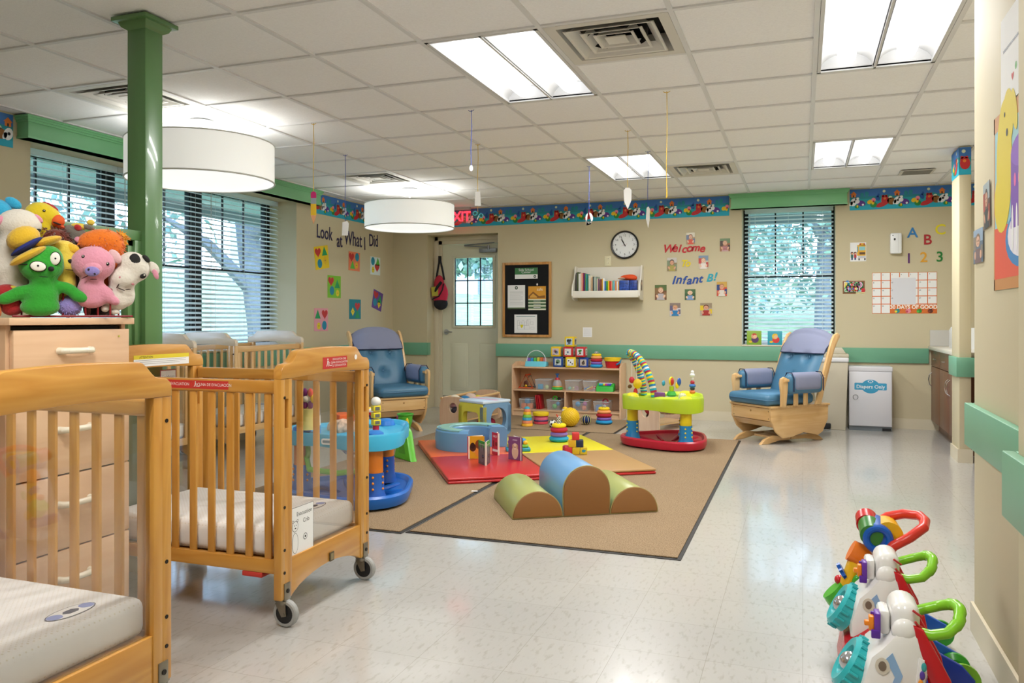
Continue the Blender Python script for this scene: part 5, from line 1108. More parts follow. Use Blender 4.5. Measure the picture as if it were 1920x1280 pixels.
script_word('red brush script word Welcome among the baby photos', 'Welcome', ((1246, 467), (1321, 465)), .125, plain('#c4262e', .6))
script_word('yellow brush script word To between two baby photos', 'To', ((1277, 494), (1293, 495)), .10, plain('#e2cc28', .6))
script_word('dark blue brush script word Infant among the baby photos', 'Infant', ((1258, 526), (1317, 524)), .13, plain('#1f4a9a', .6))
script_word('turquoise brush script letter B with exclamation mark', 'B!', ((1324, 522), (1344, 520)), .12, plain('#2aa4b8', .6))
# ---- baby photos
SK = ['#e0b090', '#d8a080', '#e8bfa0']
def photo(u0, v0, u1, v1, bgc, hair, shirt, label, extra=None, sk=0, M=None, wh=None):
    if M is None:
        x, z, w_, h = backrect(u0, v0, u1, v1); M = onback(x, z)
    else: w_, h = wh
    t = thing('baby_photo', label, 'photo', M.translation, 0); B = Matrix.Translation(-M.translation) @ M
    q = MB(B); q.box(-w_/2, w_/2, -h/2, h/2, 0, .0012, plain(bgc[0], .35)); q.build('print', t)
    q = MB(B); q.rect(-w_/2, w_/2, h*.12, h*.5, .0014, plain(bgc[1], .35))
    if extra: q.rect(-w_*.5, -w_*.2, -h*.1, h*.3, .0015, plain(extra, .35)); q.rect(w_*.28, w_*.5, -h*.35, 0, .0015, plain(extra, .35))
    q.disc(0, h*.17, w_*.24, .0016, plain(hair, .4), h*.2); q.disc(0, h*.13, w_*.2, .0018, plain(SK[sk], .4), h*.16)
    q.poly([(-w_*.34, -h*.5), (w_*.34, -h*.5), (w_*.24, -h*.08), (-w_*.24, -h*.08)], .0017, plain(shirt, .4)); q.disc(-w_*.3, -h*.26, w_*.09, .0019, plain(SK[sk], .4), h*.12, rot=.5); q.disc(w_*.3, -h*.26, w_*.09, .0019, plain(SK[sk], .4), h*.12, rot=-.5)
    for s in (-1, 1): q.disc(s*w_*.08, h*.15, w_*.025, .002, BLK_)
    q.disc(0, h*.06, w_*.06, .002, plain('#b0584a', .5), h*.015)
    if shirt == '#c8a0a0':
        for i in range(4): q.rect(-w_*.25, w_*.25, -h*(.16+.08*i), -h*(.12+.08*i), .0019, plain('#9a2a30', .5))
    q.build('picture', t)
photo(1287, 436, 1303, 458, ('#a88a66', '#d8d0b8'), '#8a5030', '#d8481e', 'small photo above the red Welcome, child in orange', '#5a6a8a')
photo(1350, 447, 1369, 471, ('#a0663e', '#6f8a62'), '#a08870', '#c8a0a0', 'small photo at upper right beside the window, child in red stripes', '#4a3228')
photo(1251, 483, 1269, 508, ('#8a7a58', '#c9c2ba'), '#40302a', '#a89a4a', 'small photo left of the yellow To, dark haired child in yellow', '#7a8a6a', 1)
photo(1310, 479, 1328, 504, ('#c8bca8', '#7a90a8'), '#b08860', '#e6dcd4', 'small photo right of the yellow To, child in white', '#c03a3a', 2)
photo(1228, 534, 1250, 562, ('#7a5238', '#5a7040'), '#a8845c', '#b8b2b6', 'small photo at the lower left nearest the book shelf, child in grey outdoors', '#8a6a48', 2)
photo(1284, 542, 1304, 562, ('#3a5a38', '#4a6a44'), '#d8b898', '#7a98c4', 'small photo under the word Infant, child in light blue before green', None, 2)
photo(1344, 528, 1363, 555, ('#c8503a', '#c8a048'), '#b07a48', '#d8d0c4', 'small photo at the lower right, child sitting on an orange slide', '#28407a', 1)
photo(1256, 568, 1276, 592, ('#c8c4cc', '#8a7a72'), '#b8946a', '#2a7ab0', 'small photo at the bottom left, child in teal blue sleeve', '#6a6480', 1)
photo(1313, 568, 1335, 591, ('#b0a090', '#9a8a72'), '#6a3a28', '#a8302a', 'small photo at the bottom right, two children in red and grey', '#e0c02a', 1)
# ---- clock
x, z = by(1172, 459, BACK); R = .162
t = thing('wall_clock', 'round black rimmed wall clock above the white book shelf', 'clock', (x, BACK-.001, z)); B = basis((0, 0, 0), (1, 0, 0), (0, 0, 1))
q = MB(B); q.lathe([(R-.02, .02), (R-.016, .034), (R-.006, .038), (R, .03), (R, 0), (0, 0)], plain('#121214', .3), 48); q.build('rim', t)
q = MB(B); q.lathe([(0, .018), (R-.019, .018)], plain('#eef0f0', .5), 48); fc = q.build('face', t)
q = MB(B)
for i in range(1, 13): a = PI/2-i*PI/6; q.text(str(i), .034, BLK_, Matrix.Translation((.108*math.cos(a), .108*math.sin(a), .0195)))
q.build('numerals', fc)
q = MB(B)
for i in range(60): a = i*PI/30; r0 = .131 if i % 5 else .127; c, s = math.cos(a), math.sin(a); w_ = .0008 if i % 5 else .0018; q.poly([(r0*c-w_*s, r0*s+w_*c), (r0*c+w_*s, r0*s-w_*c), (.138*c+w_*s, .138*s-w_*c), (.138*c-w_*s, .138*s+w_*c)], .0195, BLK_)
q.build('minute_track', fc)
for nm, deg, L_, w_, z_ in (('hour_hand', 90-328, .075, .005, .022), ('minute_hand', 90-336, .115, .0035, .024)):
    a = math.radians(deg); c, s = math.cos(a), math.sin(a); q = MB(B); q.prism([(-.02*c-w_*s, -.02*s+w_*c), (-.02*c+w_*s, -.02*s-w_*c), (L_*c+w_*.5*s, L_*s-w_*.5*c), (L_*c-w_*.5*s, L_*s+w_*.5*c)], 'z', z_, z_+.0012, BLK_); q.build(nm, t)
a = math.radians(90-250); q = MB(B); q.prism([(-.03*math.cos(a)-.001, -.03*math.sin(a)+.001), (-.03*math.cos(a)+.001, -.03*math.sin(a)-.001), (.07*math.cos(a), .07*math.sin(a))], 'z', .026, .0266, plain('#b83a34', .5)); q.cyl((0, 0, .02), (0, 0, .028), .005, BLK_); q.build('second_hand', t)
q = MB(B); q.lathe([(0, .031), (R-.02, .031)], clear('clock_glass'), 40); q.build('clock_glass', t)
# ---- wall outlet
x, z, w_, h = backrect(1134, 480, 1146, 498); t = thing('wall_outlet', 'ivory outlet plate below left of the clock', 'outlet', (x, BACK-.001, z)); q = MB(B); q.box(-.038, .038, -.058, .058, 0, .006, plain('#e0d8b4', .35), bev=.002); q.build('plate', t)
q = MB(B)
for s in (-.026, .026): q.box(-.016, .016, s-.015, s+.015, .006, .008, plain('#e8e0c0', .35), bev=.001); q.rect(-.008, -.005, s-.005, s+.006, .0085, BLK_); q.rect(.005, .008, s-.005, s+.006, .0085, BLK_)
q.build('sockets', t)
# ---- framed bulletin board
x, z, w_, h = backrect(943, 491.5, 1034.5, 632); t = thing('bulletin_board', 'black bulletin board in an oak frame beside the door', 'bulletin board', (x, BACK-.001, z)); a, b = w_/2, h/2
q = MB(B); OAK = wood('oak_frame', '#b8803f', '#c99553', 'z', coat=.2)
for r_ in ((-a, -a+.032, -b, b), (a-.032, a, -b, b), (-a+.032, a-.032, -b, -b+.032), (-a+.032, a-.032, b-.032, b)): q.box(r_[0], r_[1], r_[2], r_[3], 0, .022, OAK, bev=.004)
q.build('frame', t); q = MB(B); q.box(-a+.03, a-.03, -b+.03, b-.03, .002, .012, mat('felt_black', '#0c0d10', .95)); q.build('felt', t)
def pinned(u0, v0, u1, v1, label, base, cat='notice', nm='pinned_notice', y=BACK-.014):
    x, z, w_, h = backrect(u0, v0, u1, v1, y); t = thing(nm, label, cat, (x, y, z)); q = MB(B); q.box(-w_/2, w_/2, -h/2, h/2, 0, .001, base); q.build('sheet', t); return t, MB(B), w_, h
LG = plain('#b4b6b6', .8); DG = plain('#3f7a48', .6)
t, q, w_, h = pinned(965.5, 502, 1008, 522.5, 'white and green sign reading Safe School Center at the top of the black board', PAPER)
q.rect(-w_/2, w_/2, -h*.1, h/2, .0013, DG); q.text('Safe School', .042, PAPER, Matrix.Translation((0, h*.31, .0016))); q.text('Center', .042, PAPER, Matrix.Translation((0, h*.1, .0016))); q.disc(w_*.38, -h*.3, h*.13, .0013, plain('#2f4a34', .6)); q.disc(w_*.38, -h*.3, h*.06, .0016, PAPER, n=5); q.build('sign_print', t)
t, q, w_, h = pinned(952, 534.5, 984.5, 579, 'white letter sheet with a round seal at the left of the black board', PAPER)
q.disc(0, h*.39, .02, .0013, plain('#2f4a34', .6)); q.disc(0, h*.39, .01, .0016, PAPER, n=5); q.rect(-w_/2, w_/2, -h/2, -h*.44, .0013, plain('#5a7048', .6))
for i in range(11): q.rect(-w_*.38, w_*(.38-.12*(i % 4 == 3)), h*(.24-.058*i), h*(.25-.058*i), .0013, LG)
q.build('print', t)
t, q, w_, h = pinned(990.5, 536.5, 1023.5, 581, 'orange and green poster reading safe at the right of the black board', plain('#e8ead0', .6))
q.rect(-w_/2, w_/2, -h*.04, h/2, .0013, plain('#dc9c2a', .5)); q.poly([(-w_*.48, h*.1), (-w_*.22, h*.28), (w_*.12, h*.08), (w_*.45, h*.12), (w_*.45, 0), (-w_*.48, 0)], .0016, plain('#8a5a22', .6)); q.poly([(-w_*.4, h*.08), (-w_*.22, h*.2), (0, h*.06), (0, .02*h), (-w_*.4, .02*h)], .0018, plain('#e0a844', .6))
q.text('safe', .05, plain('#f6ecc8', .6), Matrix.Translation((w_*.16, h*.37, .002)))
for i in range(3): q.rect(-w_/2, w_/2, -h*(.17+.135*i), -h*(.08+.135*i), .0013, plain('#4f6e48', .6)); q.rect(-w_*.2, w_*.2, -h*(.135+.135*i), -h*(.115+.135*i), .0016, PAPER)
q.build('print', t)
q = MB(B); q.disc(0, 0, .011, .003, PAPER, .014); q.cyl((0, 0, 0), (0, 0, .003), .006, PAPER, seg=8); xx, zz = by(1007.5, 533, BACK-.014); q.build('round_magnet', None, 'small white magnet above the safe poster', 'magnet', loc=(xx, BACK-.0155, zz))
t, q, w_, h = pinned(964.5, 589.5, 1007, 624, 'white floor plan sheet with a yellow patch at the bottom of the black board', PAPER)
LN = plain('#6a6e72', .7); q.rect(-w_*.42, w_*.42, h*.38, h*.41, .0013, plain('#7a9a9a', .7))
def outline(q, x0, x1, y0, y1, t_=.0012, z=.0014, m=None):
    m = m or LN
    for r_ in ((x0, x1, y0, y0+t_), (x0, x1, y1-t_, y1), (x0, x0+t_, y0, y1), (x1-t_, x1, y0, y1)): q.rect(*r_, z, m)
for i in range(5): outline(q, -w_*.36+i*w_*.1, -w_*.27+i*w_*.1, -h*.1, h*.18-.02*(i % 2))
outline(q, -w_*.36, -w_*.05, -h*.3, -h*.08); outline(q, -w_*.05, w_*.16, -h*.3, -h*.1); outline(q, w_*.06, w_*.2, -h*.02, h*.25); outline(q, w_*.2, w_*.34, -h*.04, h*.1); outline(q, w_*.22, w_*.38, -h*.3, -h*.18)
q.poly([(-w_*.24, -h*.05), (-w_*.1, -h*.05), (-w_*.12, -h*.15), (-w_*.18, -h*.25), (-w_*.22, -h*.16)], .0016, plain('#e6d81e', .6)); q.build('plan_drawing', t)
# ---- notice on wall over the toy shelf
t, q, w_, h = pinned(1093, 613.5, 1110, 632, 'small white printed notice on the wall right of the photo cubes', PAPER, y=BACK-.001)
for i in range(6): q.rect(-w_*.4, w_*.38, h*(.34-.13*i), h*(.36-.13*i), .0013, LG)
q.build('print', t)
# ---- calendar
x, z, w_, h = backrect(1635, 510.5, 1757, 587.5); t = thing('calendar_poster', 'large orange ruled thirty day calendar poster on the back wall', 'poster', (x, BACK-.001, z)); OR = plain('#d8702a', .6)
q = MB(B); q.box(-w_/2, w_/2, -h/2, h/2, 0, .0012, PAPER); q.build('sheet', t)
q = MB(B); cw, rh = w_/7, h/5.2; 
for i in range(8):
    y0 = -h/2 if i in (0, 1, 2, 7) else (h/2-rh*.6 if i in (3, 4) else -h/2+rh*1.1)
    q.rect(max(-w_/2, -w_/2+cw*i-.004), min(w_/2, -w_/2+cw*i+.004), y0, h/2, .0017, OR)
for j in range(6):
    yy = h/2-rh*j if j < 5 else -h/2
    for a0, a1 in ([(0, 7)] if j in (0, 5) else [(0, 2.1), (4.75, 7)]): q.rect(-w_/2+cw*a0, -w_/2+cw*a1, yy-.004 if j < 5 else yy, yy+.004 if j else yy, .0015, OR)
q.rect(-w_/2+cw*2, w_/2, -h/2, -h/2+rh*1.12, .0014, OR); q.rect(-w_/2+cw*2.1, -w_/2+cw*4.75, -h/2+rh*1.18, h/2-rh*.7, .0018, plain('#dcdde2', .8)); q.build('grid_lines', t)
q = MB(B); q.text('30 DAYS OF GOOD', .054, plain('#f6e8dc', .6), Matrix.Translation((cw*1.0, -h/2+rh*.8, .0018)), bold=.0022, sx=.93)
nn = 1
for j in range(5):
    for i in range(7):
        if (j < 4 or i < 2) and not (j > 0 and 2 < i < 5): q.text(str(j*7+i+1), .02, BLK_, Matrix.Translation((-w_/2+cw*i+.016, h/2-rh*j-.022, .002)))
q.build('calendar_lettering', t, kind='stuff')
q = MB(B)
for k, (c1, c2_) in enumerate((('#1f8a8a', '#e8d838'), ('#e890a0', '#c84a5a'), ('#2f8a34', '#5ab848'), ('#5a2c1c', '#8a3a24'))):
    cx = cw*(-.75+1.18*k); cy = -h/2+rh*.3; q.disc(cx, cy, .025, .002, plain(c1, .6), .022); q.disc(cx-.012, cy-.004, .012, .0023, plain(c2_, .6)); q.disc(cx+.03, cy+.012, .006, .0021, plain('#c03a20', .6)); q.disc(cx+.008, cy+.018, .014, .0022, plain(c1, .6), .006, rot=.5)
q.build('small_pictures', t)
# ---- bus picture, chalkboard plaque, dispenser
x, z, w_, h = backrect(1594, 454.5, 1624, 490); t = thing('bus_picture', 'cut out picture of a yellow school bus and two children', 'picture', (x, BACK-.001, z))
q = MB(B); q.box(-w_/2, w_/2, -h/2, h/2, 0, .0012, PAPER, bev=.0003); q.build('sheet', t); q = MB(B); Y = plain('#e6ae1e', .5); SKY = plain('#8ac8cc', .4)
q.rect(-.01, w_*.47, -h*.2, h*.36, .0014, Y); q.poly([(w_*.05, h*.34), (w_*.1, h*.46), (w_*.4, h*.46), (w_*.46, h*.34)], .0014, Y); q.rect(w_*.06, w_*.44, h*.08, h*.28, .0016, SKY); q.rect(-w_*.06, 0, h*.0, h*.28, .0015, plain('#5a9a9a', .4)); q.rect(w_*.08, w_*.44, -h*.14, -h*.02, .0016, plain('#5a3a10', .5)); q.rect(0, w_*.47, -h*.34, -h*.2, .0015, plain('#c8c8cc', .4)); q.rect(w_*.02, w_*.1, -h*.44, -h*.34, .0014, BLK_); q.rect(w_*.38, w_*.46, -h*.44, -h*.34, .0014, BLK_)
for k in (.13, .38): q.disc(w_*k, h*.41, .008, .0018, plain('#b02a20', .5)); 
for cx, c in ((-w_*.38, '#2f6a5a'), (-w_*.18, '#b82a34')): q.disc(cx, -h*.06, .014, .0016, plain('#5a2a1a', .6)); q.disc(cx+.002, -h*.09, .01, .0018, plain('#e0a880', .6)); q.rect(cx-.012, cx+.012, -h*.3, -h*.12, .0016, plain(c, .6)); q.rect(cx-.008, cx+.008, -h*.42, -h*.3, .0016, plain('#28407a', .6))
q.build('bus_drawing', t)
x, z, w_, h = backrect(1580, 526.5, 1621.5, 550.5); t = thing('chalkboard_plaque', 'small chalkboard shaped Back To School cut out beside the window', 'sign', (x, BACK-.001, z))
q = MB(B); q.box(-w_/2, w_/2, -h/2, h/2, 0, .0015, plain('#8a5a3a', .6), bev=.0004); q.build('wood_border', t); q = MB(B); q.rect(-w_*.44, w_*.44, -h*.4, h*.4, .0018, plain('#24562e', .6)); q.poly([(-w_*.36, h*.5), (-w_*.25, h*.56), (-w_*.2, h*.44), (-w_*.34, h*.36)], .002, plain('#2a7ac0', .5)); q.disc(w_*.42, -h*.24, .022, .002, plain('#c8262e', .5)); q.rect(w_*.1, w_*.5, -h*.48, -h*.4, .002, plain('#efe6a8', .5)); q.build('board_face', t)
q = MB(B); cs = ['#e8d020', '#2a8ac8', '#5ab83a', '#d8303a', '#2a8ac8', '#38a848', '#c848a0', '#2a60c0', '#e8c020', '#d8303a', '#38a8a8', '#e8d020']
for row, (txt, yy) in enumerate((('BACK TO', h*.17), ('SCHOOL', -h*.14))):
    n_ = len(txt)
    for i, ch in enumerate(txt):
        if ch != ' ': xx = -w_*.34+w_*.68*(i+.5)/n_-.01; q.text(ch, .075, PAPER, Matrix.Translation((xx, yy, .0021)), bold=.006); q.text(ch, .07, plain(cs[(i+row*5) % 12], .5), Matrix.Translation((xx, yy, .0025)), bold=.0015)
q.build('plaque_lettering', t)
x, z, w_, h = backrect(1668, 438, 1689.5, 476); t = thing('wall_dispenser', 'white box shaped air freshener on the back wall left of the letter A', 'dispenser', (x, BACK-.001, z)); q = MB(B); q.box(-w_/2, w_/2, -h/2, h/2, 0, .075, WHITE, bev=.012, seg=3); q.build('housing', t); q = MB(B); q.disc(-w_*.12, h*.2, .009, .0765, BLK_, .012); q.disc(-w_*.28, h*.38, .005, .0765, BLK_); q.build('nozzle', t); q = MB(B); q.box(w_*.2, w_*.22, -h*.45, h*.45, .0735, .0765, plain('#c8c8c8', .4)); q.build('cover_seam', t)
# ---- artwork sheets on the left wall
SHP = {'h': '#c4302e', 't': '#1f9a58', 'c': '#1f8aa8', 'y': '#e2c820', 's': '#e6cf4a', 'd': '#e6d03a', 'g': '#6ab83a'}
def art(u, v, w_, h, col, a, label, shapes):
    y, z = lw(u, v); t = thing('shape_artwork', label, 'artwork', (LEFT+.001, y, z), group='shape collages on the left wall'); Bm = basis((0, 0, 0), (0, math.cos(a), math.sin(a)), (0, -math.sin(a), math.cos(a)))
    q = MB(Bm); q.box(-w_/2, w_/2, -h/2, h/2, 0, .0012, plain(col, .7)); q.build('sheet', t)
    for k, sx_, sy_, c in shapes:
        X, Y_ = sx_*w_*.5, sy_*h*.5; q = MB(Bm @ Matrix.Translation((X, Y_, 0))); m_ = plain(c, .6)
        nm = {'h': 'paper_heart', 't': 'paper_triangle', 'c': 'paper_circle', 'y': 'paper_oval', 'd': 'paper_diamond'}[k]
        if k == 'h': q.poly(heart(.058), .0016, m_)
        if k == 't': q.poly([(-.055, -.045), (.055, -.045), (.0, .055)], .0016, m_)
        if k == 'c': q.disc(0, 0, .045, .0016, m_, .05)
        if k == 'y': q.disc(0, 0, .035, .0016, m_, .04, n=8); q.rect(-.015, .015, -.003, .003, .002, plain('#8a6a20', .6))
        if k == 'd': q.poly([(0, -.05), (.04, 0), (0, .05), (-.04, 0)], .0016, m_); q.rect(-.012, .012, -.003, .003, .002, plain('#8a6a20', .6))
        q.build(nm, t)
R_, G_, T_, Yc, L_g = '#c4302e', '#1f9a58', '#1f8aa8', '#e8d42a', '#5cb83a'
art(603, 482.5, .27, .25, '#e8c81e', math.radians(9), 'yellow sheet with paper heart, triangle and circle, highest on the left', (('h', -.5, .5, R_), ('t', .45, .5, G_), ('c', -.35, -.5, T_), ('d', .45, -.3, '#e2b820')))
art(664, 490, .25, .22, '#e8835a', math.radians(-1), 'orange sheet with paper heart and circle under the word What', (('h', -.5, .45, R_), ('c', .5, .5, T_), ('t', -.3, -.4, L_g), ('y', .4, -.4, '#e8b42a')))
art(703.5, 498.5, .24, .22, '#dce8e4', math.radians(-1), 'white sheet with paper shapes under the word Did', (('c', -.5, .5, T_), ('t', .5, .5, L_g), ('h', .35, -.15, R_), ('y', -.45, -.45, Yc)))
art(626.5, 537.5, .27, .25, '#7fc234', math.radians(0), 'light green sheet with paper heart, triangle and circle', (('h', -.5, .5, R_), ('t', .45, .25, G_), ('c', -.35, -.35, T_), ('y', .5, -.55, Yc)))
art(602, 599, .27, .25, '#e3a0ac', math.radians(0), 'pink sheet with paper triangle, heart and circle, lowest on the left', (('t', -.5, .45, G_), ('h', .5, .5, R_), ('y', -.35, -.55, Yc), ('c', .45, -.5, T_)))
art(665.5, 579.5, .26, .23, '#1f8490', math.radians(0), 'teal sheet with paper heart, diamond and triangle', (('h', .4, .3, R_), ('d', -.4, -.25, Yc), ('t', .4, -.5, G_)))
art(707.5, 563, .24, .23, '#6a4a96', math.radians(-14), 'purple tilted sheet with paper shapes nearest the corner', (('h', -.45, .5, R_), ('t', .45, .25, G_), ('c', -.45, -.3, T_), ('d', .4, -.35, Yc)))
# ---- bookshelf on the wall
sx0, sx1, sz0 = by(1078, 550, 9.0)[0], by(1197, 550, 9.0)[0], 1.405
t = thing('wall_bookshelf', 'white wall shelf full of thin books below the clock', 'shelf', ((sx0+sx1)/2, BACK-.001, sz0)); hw = (sx1-sx0)/2+.01; SW = plain('#e2ddd0', .45)
q = MB(); q.box(-hw, hw, -.2, -.012, -.0, .016, SW, bev=.002); q.build('bottom_board', t); q = MB(); q.box(-hw, hw, -.012, 0, -.02, .33, SW); q.build('back_board', t); q = MB(); q.box(-hw, hw, -.212, -.2, -.03, .05, SW, bev=.003); q.build('front_lip', t)
for s in (-1, 1):
    q = MB(); q.prism([(0, -.06), (-.15, -.06), (-.2, -.05), (-.235, -.01), (-.235, .05), (-.21, .12), (-.13, .2), (-.1, .3), (-.08, .34), (0, .34)], 'x', s*hw-.008+(s*.008), s*hw+.008+(s*.008), SW, bev=.003); sp_ = q.build('side_bracket', t)
    if s > 0: q = MB(basis((hw+.0168, -.12, .11), (0, 1, 0), (0, 0, 1))); q.rect(-.03, .03, -.06, .06, .0005, plain('#6a4e36', .5)); q.disc(0, .02, .016, .0008, plain('#c89a74', .5)); q.disc(0, -.03, .024, .0008, plain('#3a2a22', .5)); q.build('side_photo', sp_)
bk = [('grey', '#55524e', .30, .02), ('dark olive', '#4a5a2a', .31, .012), ('white', '#e8e6e0', .285, .024), ('cream', '#e8dcc0', .29, .016), ('peach', '#e0a088', .295, .018), ('crimson', '#a82848', .295, .014), ('purple', '#4a2a68', .29, .014), ('olive green', '#7a9a4a', .285, .012), ('teal', '#1f8a8a', .28, .018), ('dark green', '#1f7a5a', .215, .014), ('off white', '#dcd6c8', .26, .02), ('ivory', '#e6e0cc', .262, .018), ('tan', '#c8a078', .235, .018), ('charcoal', '#3a4a48', .24, .014),
      ('pale grey', '#b8c4b8', .235, .02), ('sage', '#8aa090', .24, .016), ('beige', '#d8c8a8', .215, .016), ('mauve', '#7a4a6a', .21, .012), ('ash', '#b0aab0', .21, .014), ('brown', '#7a3a2a', .2, .02), ('mustard', '#e0a828', .21, .018), ('snow white', '#f0f0ec', .215, .02), ('cobalt', '#2a6ab0', .175, .022), ('leaf green', '#3f9a1e', .175, .02), ('bright yellow', '#e8c018', .18, .018), ('scarlet', '#c81e24', .175, .022), ('coral', '#e88a6a', .17, .016), ('aqua', '#5ab0a8', .18, .02), ('sky blue', '#8ab4dc', .172, .014), ('orange', '#d88a48', .175, .02), ('chalk white', '#e8e8ec', .168, .022), ('amber', '#d8a030', .17, .01)]
x = sx0+.012
for i, (nm, c, h, w_) in enumerate(bk):
    w_ *= .92
    q = MB(); q.box(0, w_-.0015, 0, .145, 0, h*.82, plain(c, .45), bev=.0015)
    q.build('picture_book', None, '%s thin picture book, %s from the left on the white wall shelf' % (nm, ['first', 'second', 'third', 'fourth', 'fifth', 'sixth', 'seventh', 'eighth', 'ninth', 'tenth', '11th', '12th', '13th', '14th', '15th', '16th', '17th', '18th', '19th', '20th', '21st', '22nd', '23rd', '24th', '25th', '26th', '27th', '28th', '29th', '30th', '31st', '32nd'][i]), 'book', 'thin books on the white wall shelf', loc=(x, BACK-.172+random.uniform(-.012, .012), sz0+.0165)); x += w_
for j, (nm, c, w_, h, dp) in enumerate((('blue patterned stubby book facing forward near the right end of the wall shelf', '#2a4a9a', .11, .165, .05), ('navy board book stack at the far right of the wall shelf', '#1c3a88', .085, .165, .05))):
    q = MB(); q.box(0, w_, 0, dp, 0, h*.9, mat('cover_mix_%d' % j, c, .4, vary=.7, vscale=40), bev=.002); q.build('picture_book', None, nm, 'book', 'thin books on the white wall shelf', loc=(x+.004, BACK-.185, sz0+.0165)); x += w_+.006
q = MB(); q.ell((0, 0, 0), (.1, .045, .035), plain('#e0501e', .7), noise=.3, fr=14); q.ell((-.08, -.01, -.01), (.06, .03, .012), plain('#d8b090', .7), noise=.3, fr=14); q.build('plush_toy', None, 'orange soft toy lying on top of the books at the right of the wall shelf', 'soft toy', loc=(x-.1, BACK-.1, sz0+.0165+.185))
# ---- cards on the window sill
for (u0, u1, c, lb, c2_) in ((1400, 1428, '#8ab03a', 'green square board book leaning on the back window sill', '#c8483a'), (1439, 1467, '#3aa4b8', 'turquoise square board book leaning on the back window sill', '#d83a3a')):
    x0, z0 = by(u0, 652, BACK-.015); x1, _ = by(u1, 652, BACK-.015); w_ = (x1-x0)*.98; q = MB(); t = thing('square_board_book', lb, 'board book', ((x0+x1)/2, BACK-.012, BZ0+.0185), 0); q.box(-w_/2, w_/2, -.006, .006, 0, w_, plain(c, .4), bev=.001); q.build('board_block', t)
    q = MB(basis((0, -.0068, w_/2), (1, 0, 0), (0, 0, 1))); q.disc(.01, -w_*.12, w_*.25, .0, plain(c2_ if c != '#8ab03a' else '#5a3a6a', .5), w_*.24); q.disc(.0, w_*.12, w_*.2, .0006, plain('#ecc84a' if c != '#8ab03a' else '#e0a080', .5)); q.disc(.01, w_*.08, w_*.13, .0009, plain('#eebf98', .5)); q.disc(-w_*.25, -w_*.28, w_*.12, .0003, plain('#e8c030', .5), w_*.08); q.disc(w_*.02, w_*.24, w_*.15, .0008, plain('#c03a30' if c == '#8ab03a' else '#e8c030', .5), w_*.08); q.build('cover_art', t)
# ---- backpack on the door frame
t = thing('backpack', 'pink and black sling backpack hanging on the door frame', 'bag', (-4.335, BACK+.13, 1.3), 0)
q = MB(); q.ell((0, 0, .14), (.1, .045, .17), plain('#c8284a', .8), noise=.08, fr=9); q.ell((-.02, 0, .26), (.07, .04, .13), plain('#b8283e', .8), noise=.05); q.build('bag_body', t)
q = MB(); q.ell((0, 0, .03), (.098, .047, .085), plain('#16171f', .8), noise=.05); q.build('bag_bottom', t)
q = MB(); q.tube([(-.1, -.045, .08), (0, -.052, .12), (.05, -.05, .2), (.06, -.035, .28)], .008, plain('#14141a', .7), 6); q.tube([(-.06, -.045, .18), (-.02, -.05, .24), (.03, -.04, .3)], .02, plain('#14141a', .7), 6, flat=.5); q.build('zipper', t)
q = MB(); q.tube([(-.08, 0, .2), (-.05, 0, .4), (-.02, 0, .56), (-.01, 0, .62), (.0, 0, .56), (.03, 0, .44), (.05, 0, .33)], .011, plain('#101014', .8), 6, flat=1.6); q.tube([(-.012, 0, .55), (-.01, 0, .63)], .022, plain('#101014', .8), 8); q.build('strap', t)
q = MB(basis((-.055, -.05, .18), (.96, .2, .1), (-.1, 0, .99))); q.box(-.045, .045, -.06, .06, 0, .002, plain('#b0a838', .7)); q.build('papers', t)
# ---- near right wall: posters and photos
NX = .59
def nr(u, v): return bx(u, v, NX)
def rposter(u0, v0, u1, v1, ustep):  # center y,z,w,h on wall right
    y0, z0 = nr(u0, v0); y1, z1 = nr(u1, v1); return (y0+y1)/2, (z0+z1)/2, abs(y0-y1), abs(z0-z1)
Bp = basis((0, 0, 0), (0, -1, 0), (0, 0, 1))
yT, zT = nr(1866, 225); yB, zB = nr(1866, 545); ya_ = yT; w_ = .62; h = zT-zB
t = thing('storybook_poster', 'tall wood edged poster of a yellow dog and a cake on the near right wall', 'poster', (NX-.001, ya_-w_/2, (zT+zB)/2)); 
q = MB(Bp); q.box(-w_/2, w_/2, -h/2, h/2, 0, .002, plain('#9ccad0', .6)); q.build('sheet', t)
q = MB(Bp); TN = plain('#c98a4a', .5); q.rect(-w_/2, -w_/2+.012, -h/2, h/2, .0024, TN); q.rect(-w_/2, w_/2, h/2-.05, h/2, .0024, TN); q.rect(-w_/2, w_/2, -h/2, -h/2+.035, .0024, TN); q.build('border', t)
q = MB(Bp); YD = plain('#e2cc2c', .6); q.rect(-w_/2+.012, w_/2, -h/2+.035, -.08, .0026, plain('#e2593a', .6)); q.disc(-.17, .11, .1, .0028, YD, .2); q.disc(-.12, .24, .07, .003, YD, .09); q.disc(-.2, .0, .1, .0029, YD, .1); q.disc(-.04, .25, .03, .0032, YD, .07, rot=.4); q.disc(-.13, .2, .012, .0034, BLK_); q.disc(-.16, .26, .008, .0034, BLK_); q.build('dog_picture', t)
q = MB(Bp); q.disc(.05, -.13, .2, .003, plain('#3a84c0', .6), .09); q.disc(.05, -.12, .17, .0032, plain('#e8e4ec', .6), .07); q.rect(-.08, .2, -.1, .12, .0034, plain('#7a4ab0', .6)); q.disc(.06, .12, .14, .0035, plain('#8a5ac0', .6), .05)
for k in range(5): q.disc(-.03+.05*k, .04, .012, .0037, plain('#e86aa8', .6), .02); q.disc(-.06+.05*k, -.1, .012, .0037, PAPER, .07)
q.build('cake_picture', t)
yc, zc = nr(1853, 385); photo(0, 0, 0, 0, ('#6a4a3a', '#a8b4b8'), '#40302a', '#2a2a30', 'narrow photo with curling edges on the near right wall, left of the dog poster', '#b03a28', 1, onright(yc, zc, NX, .004, math.radians(4)), (.1, .155))
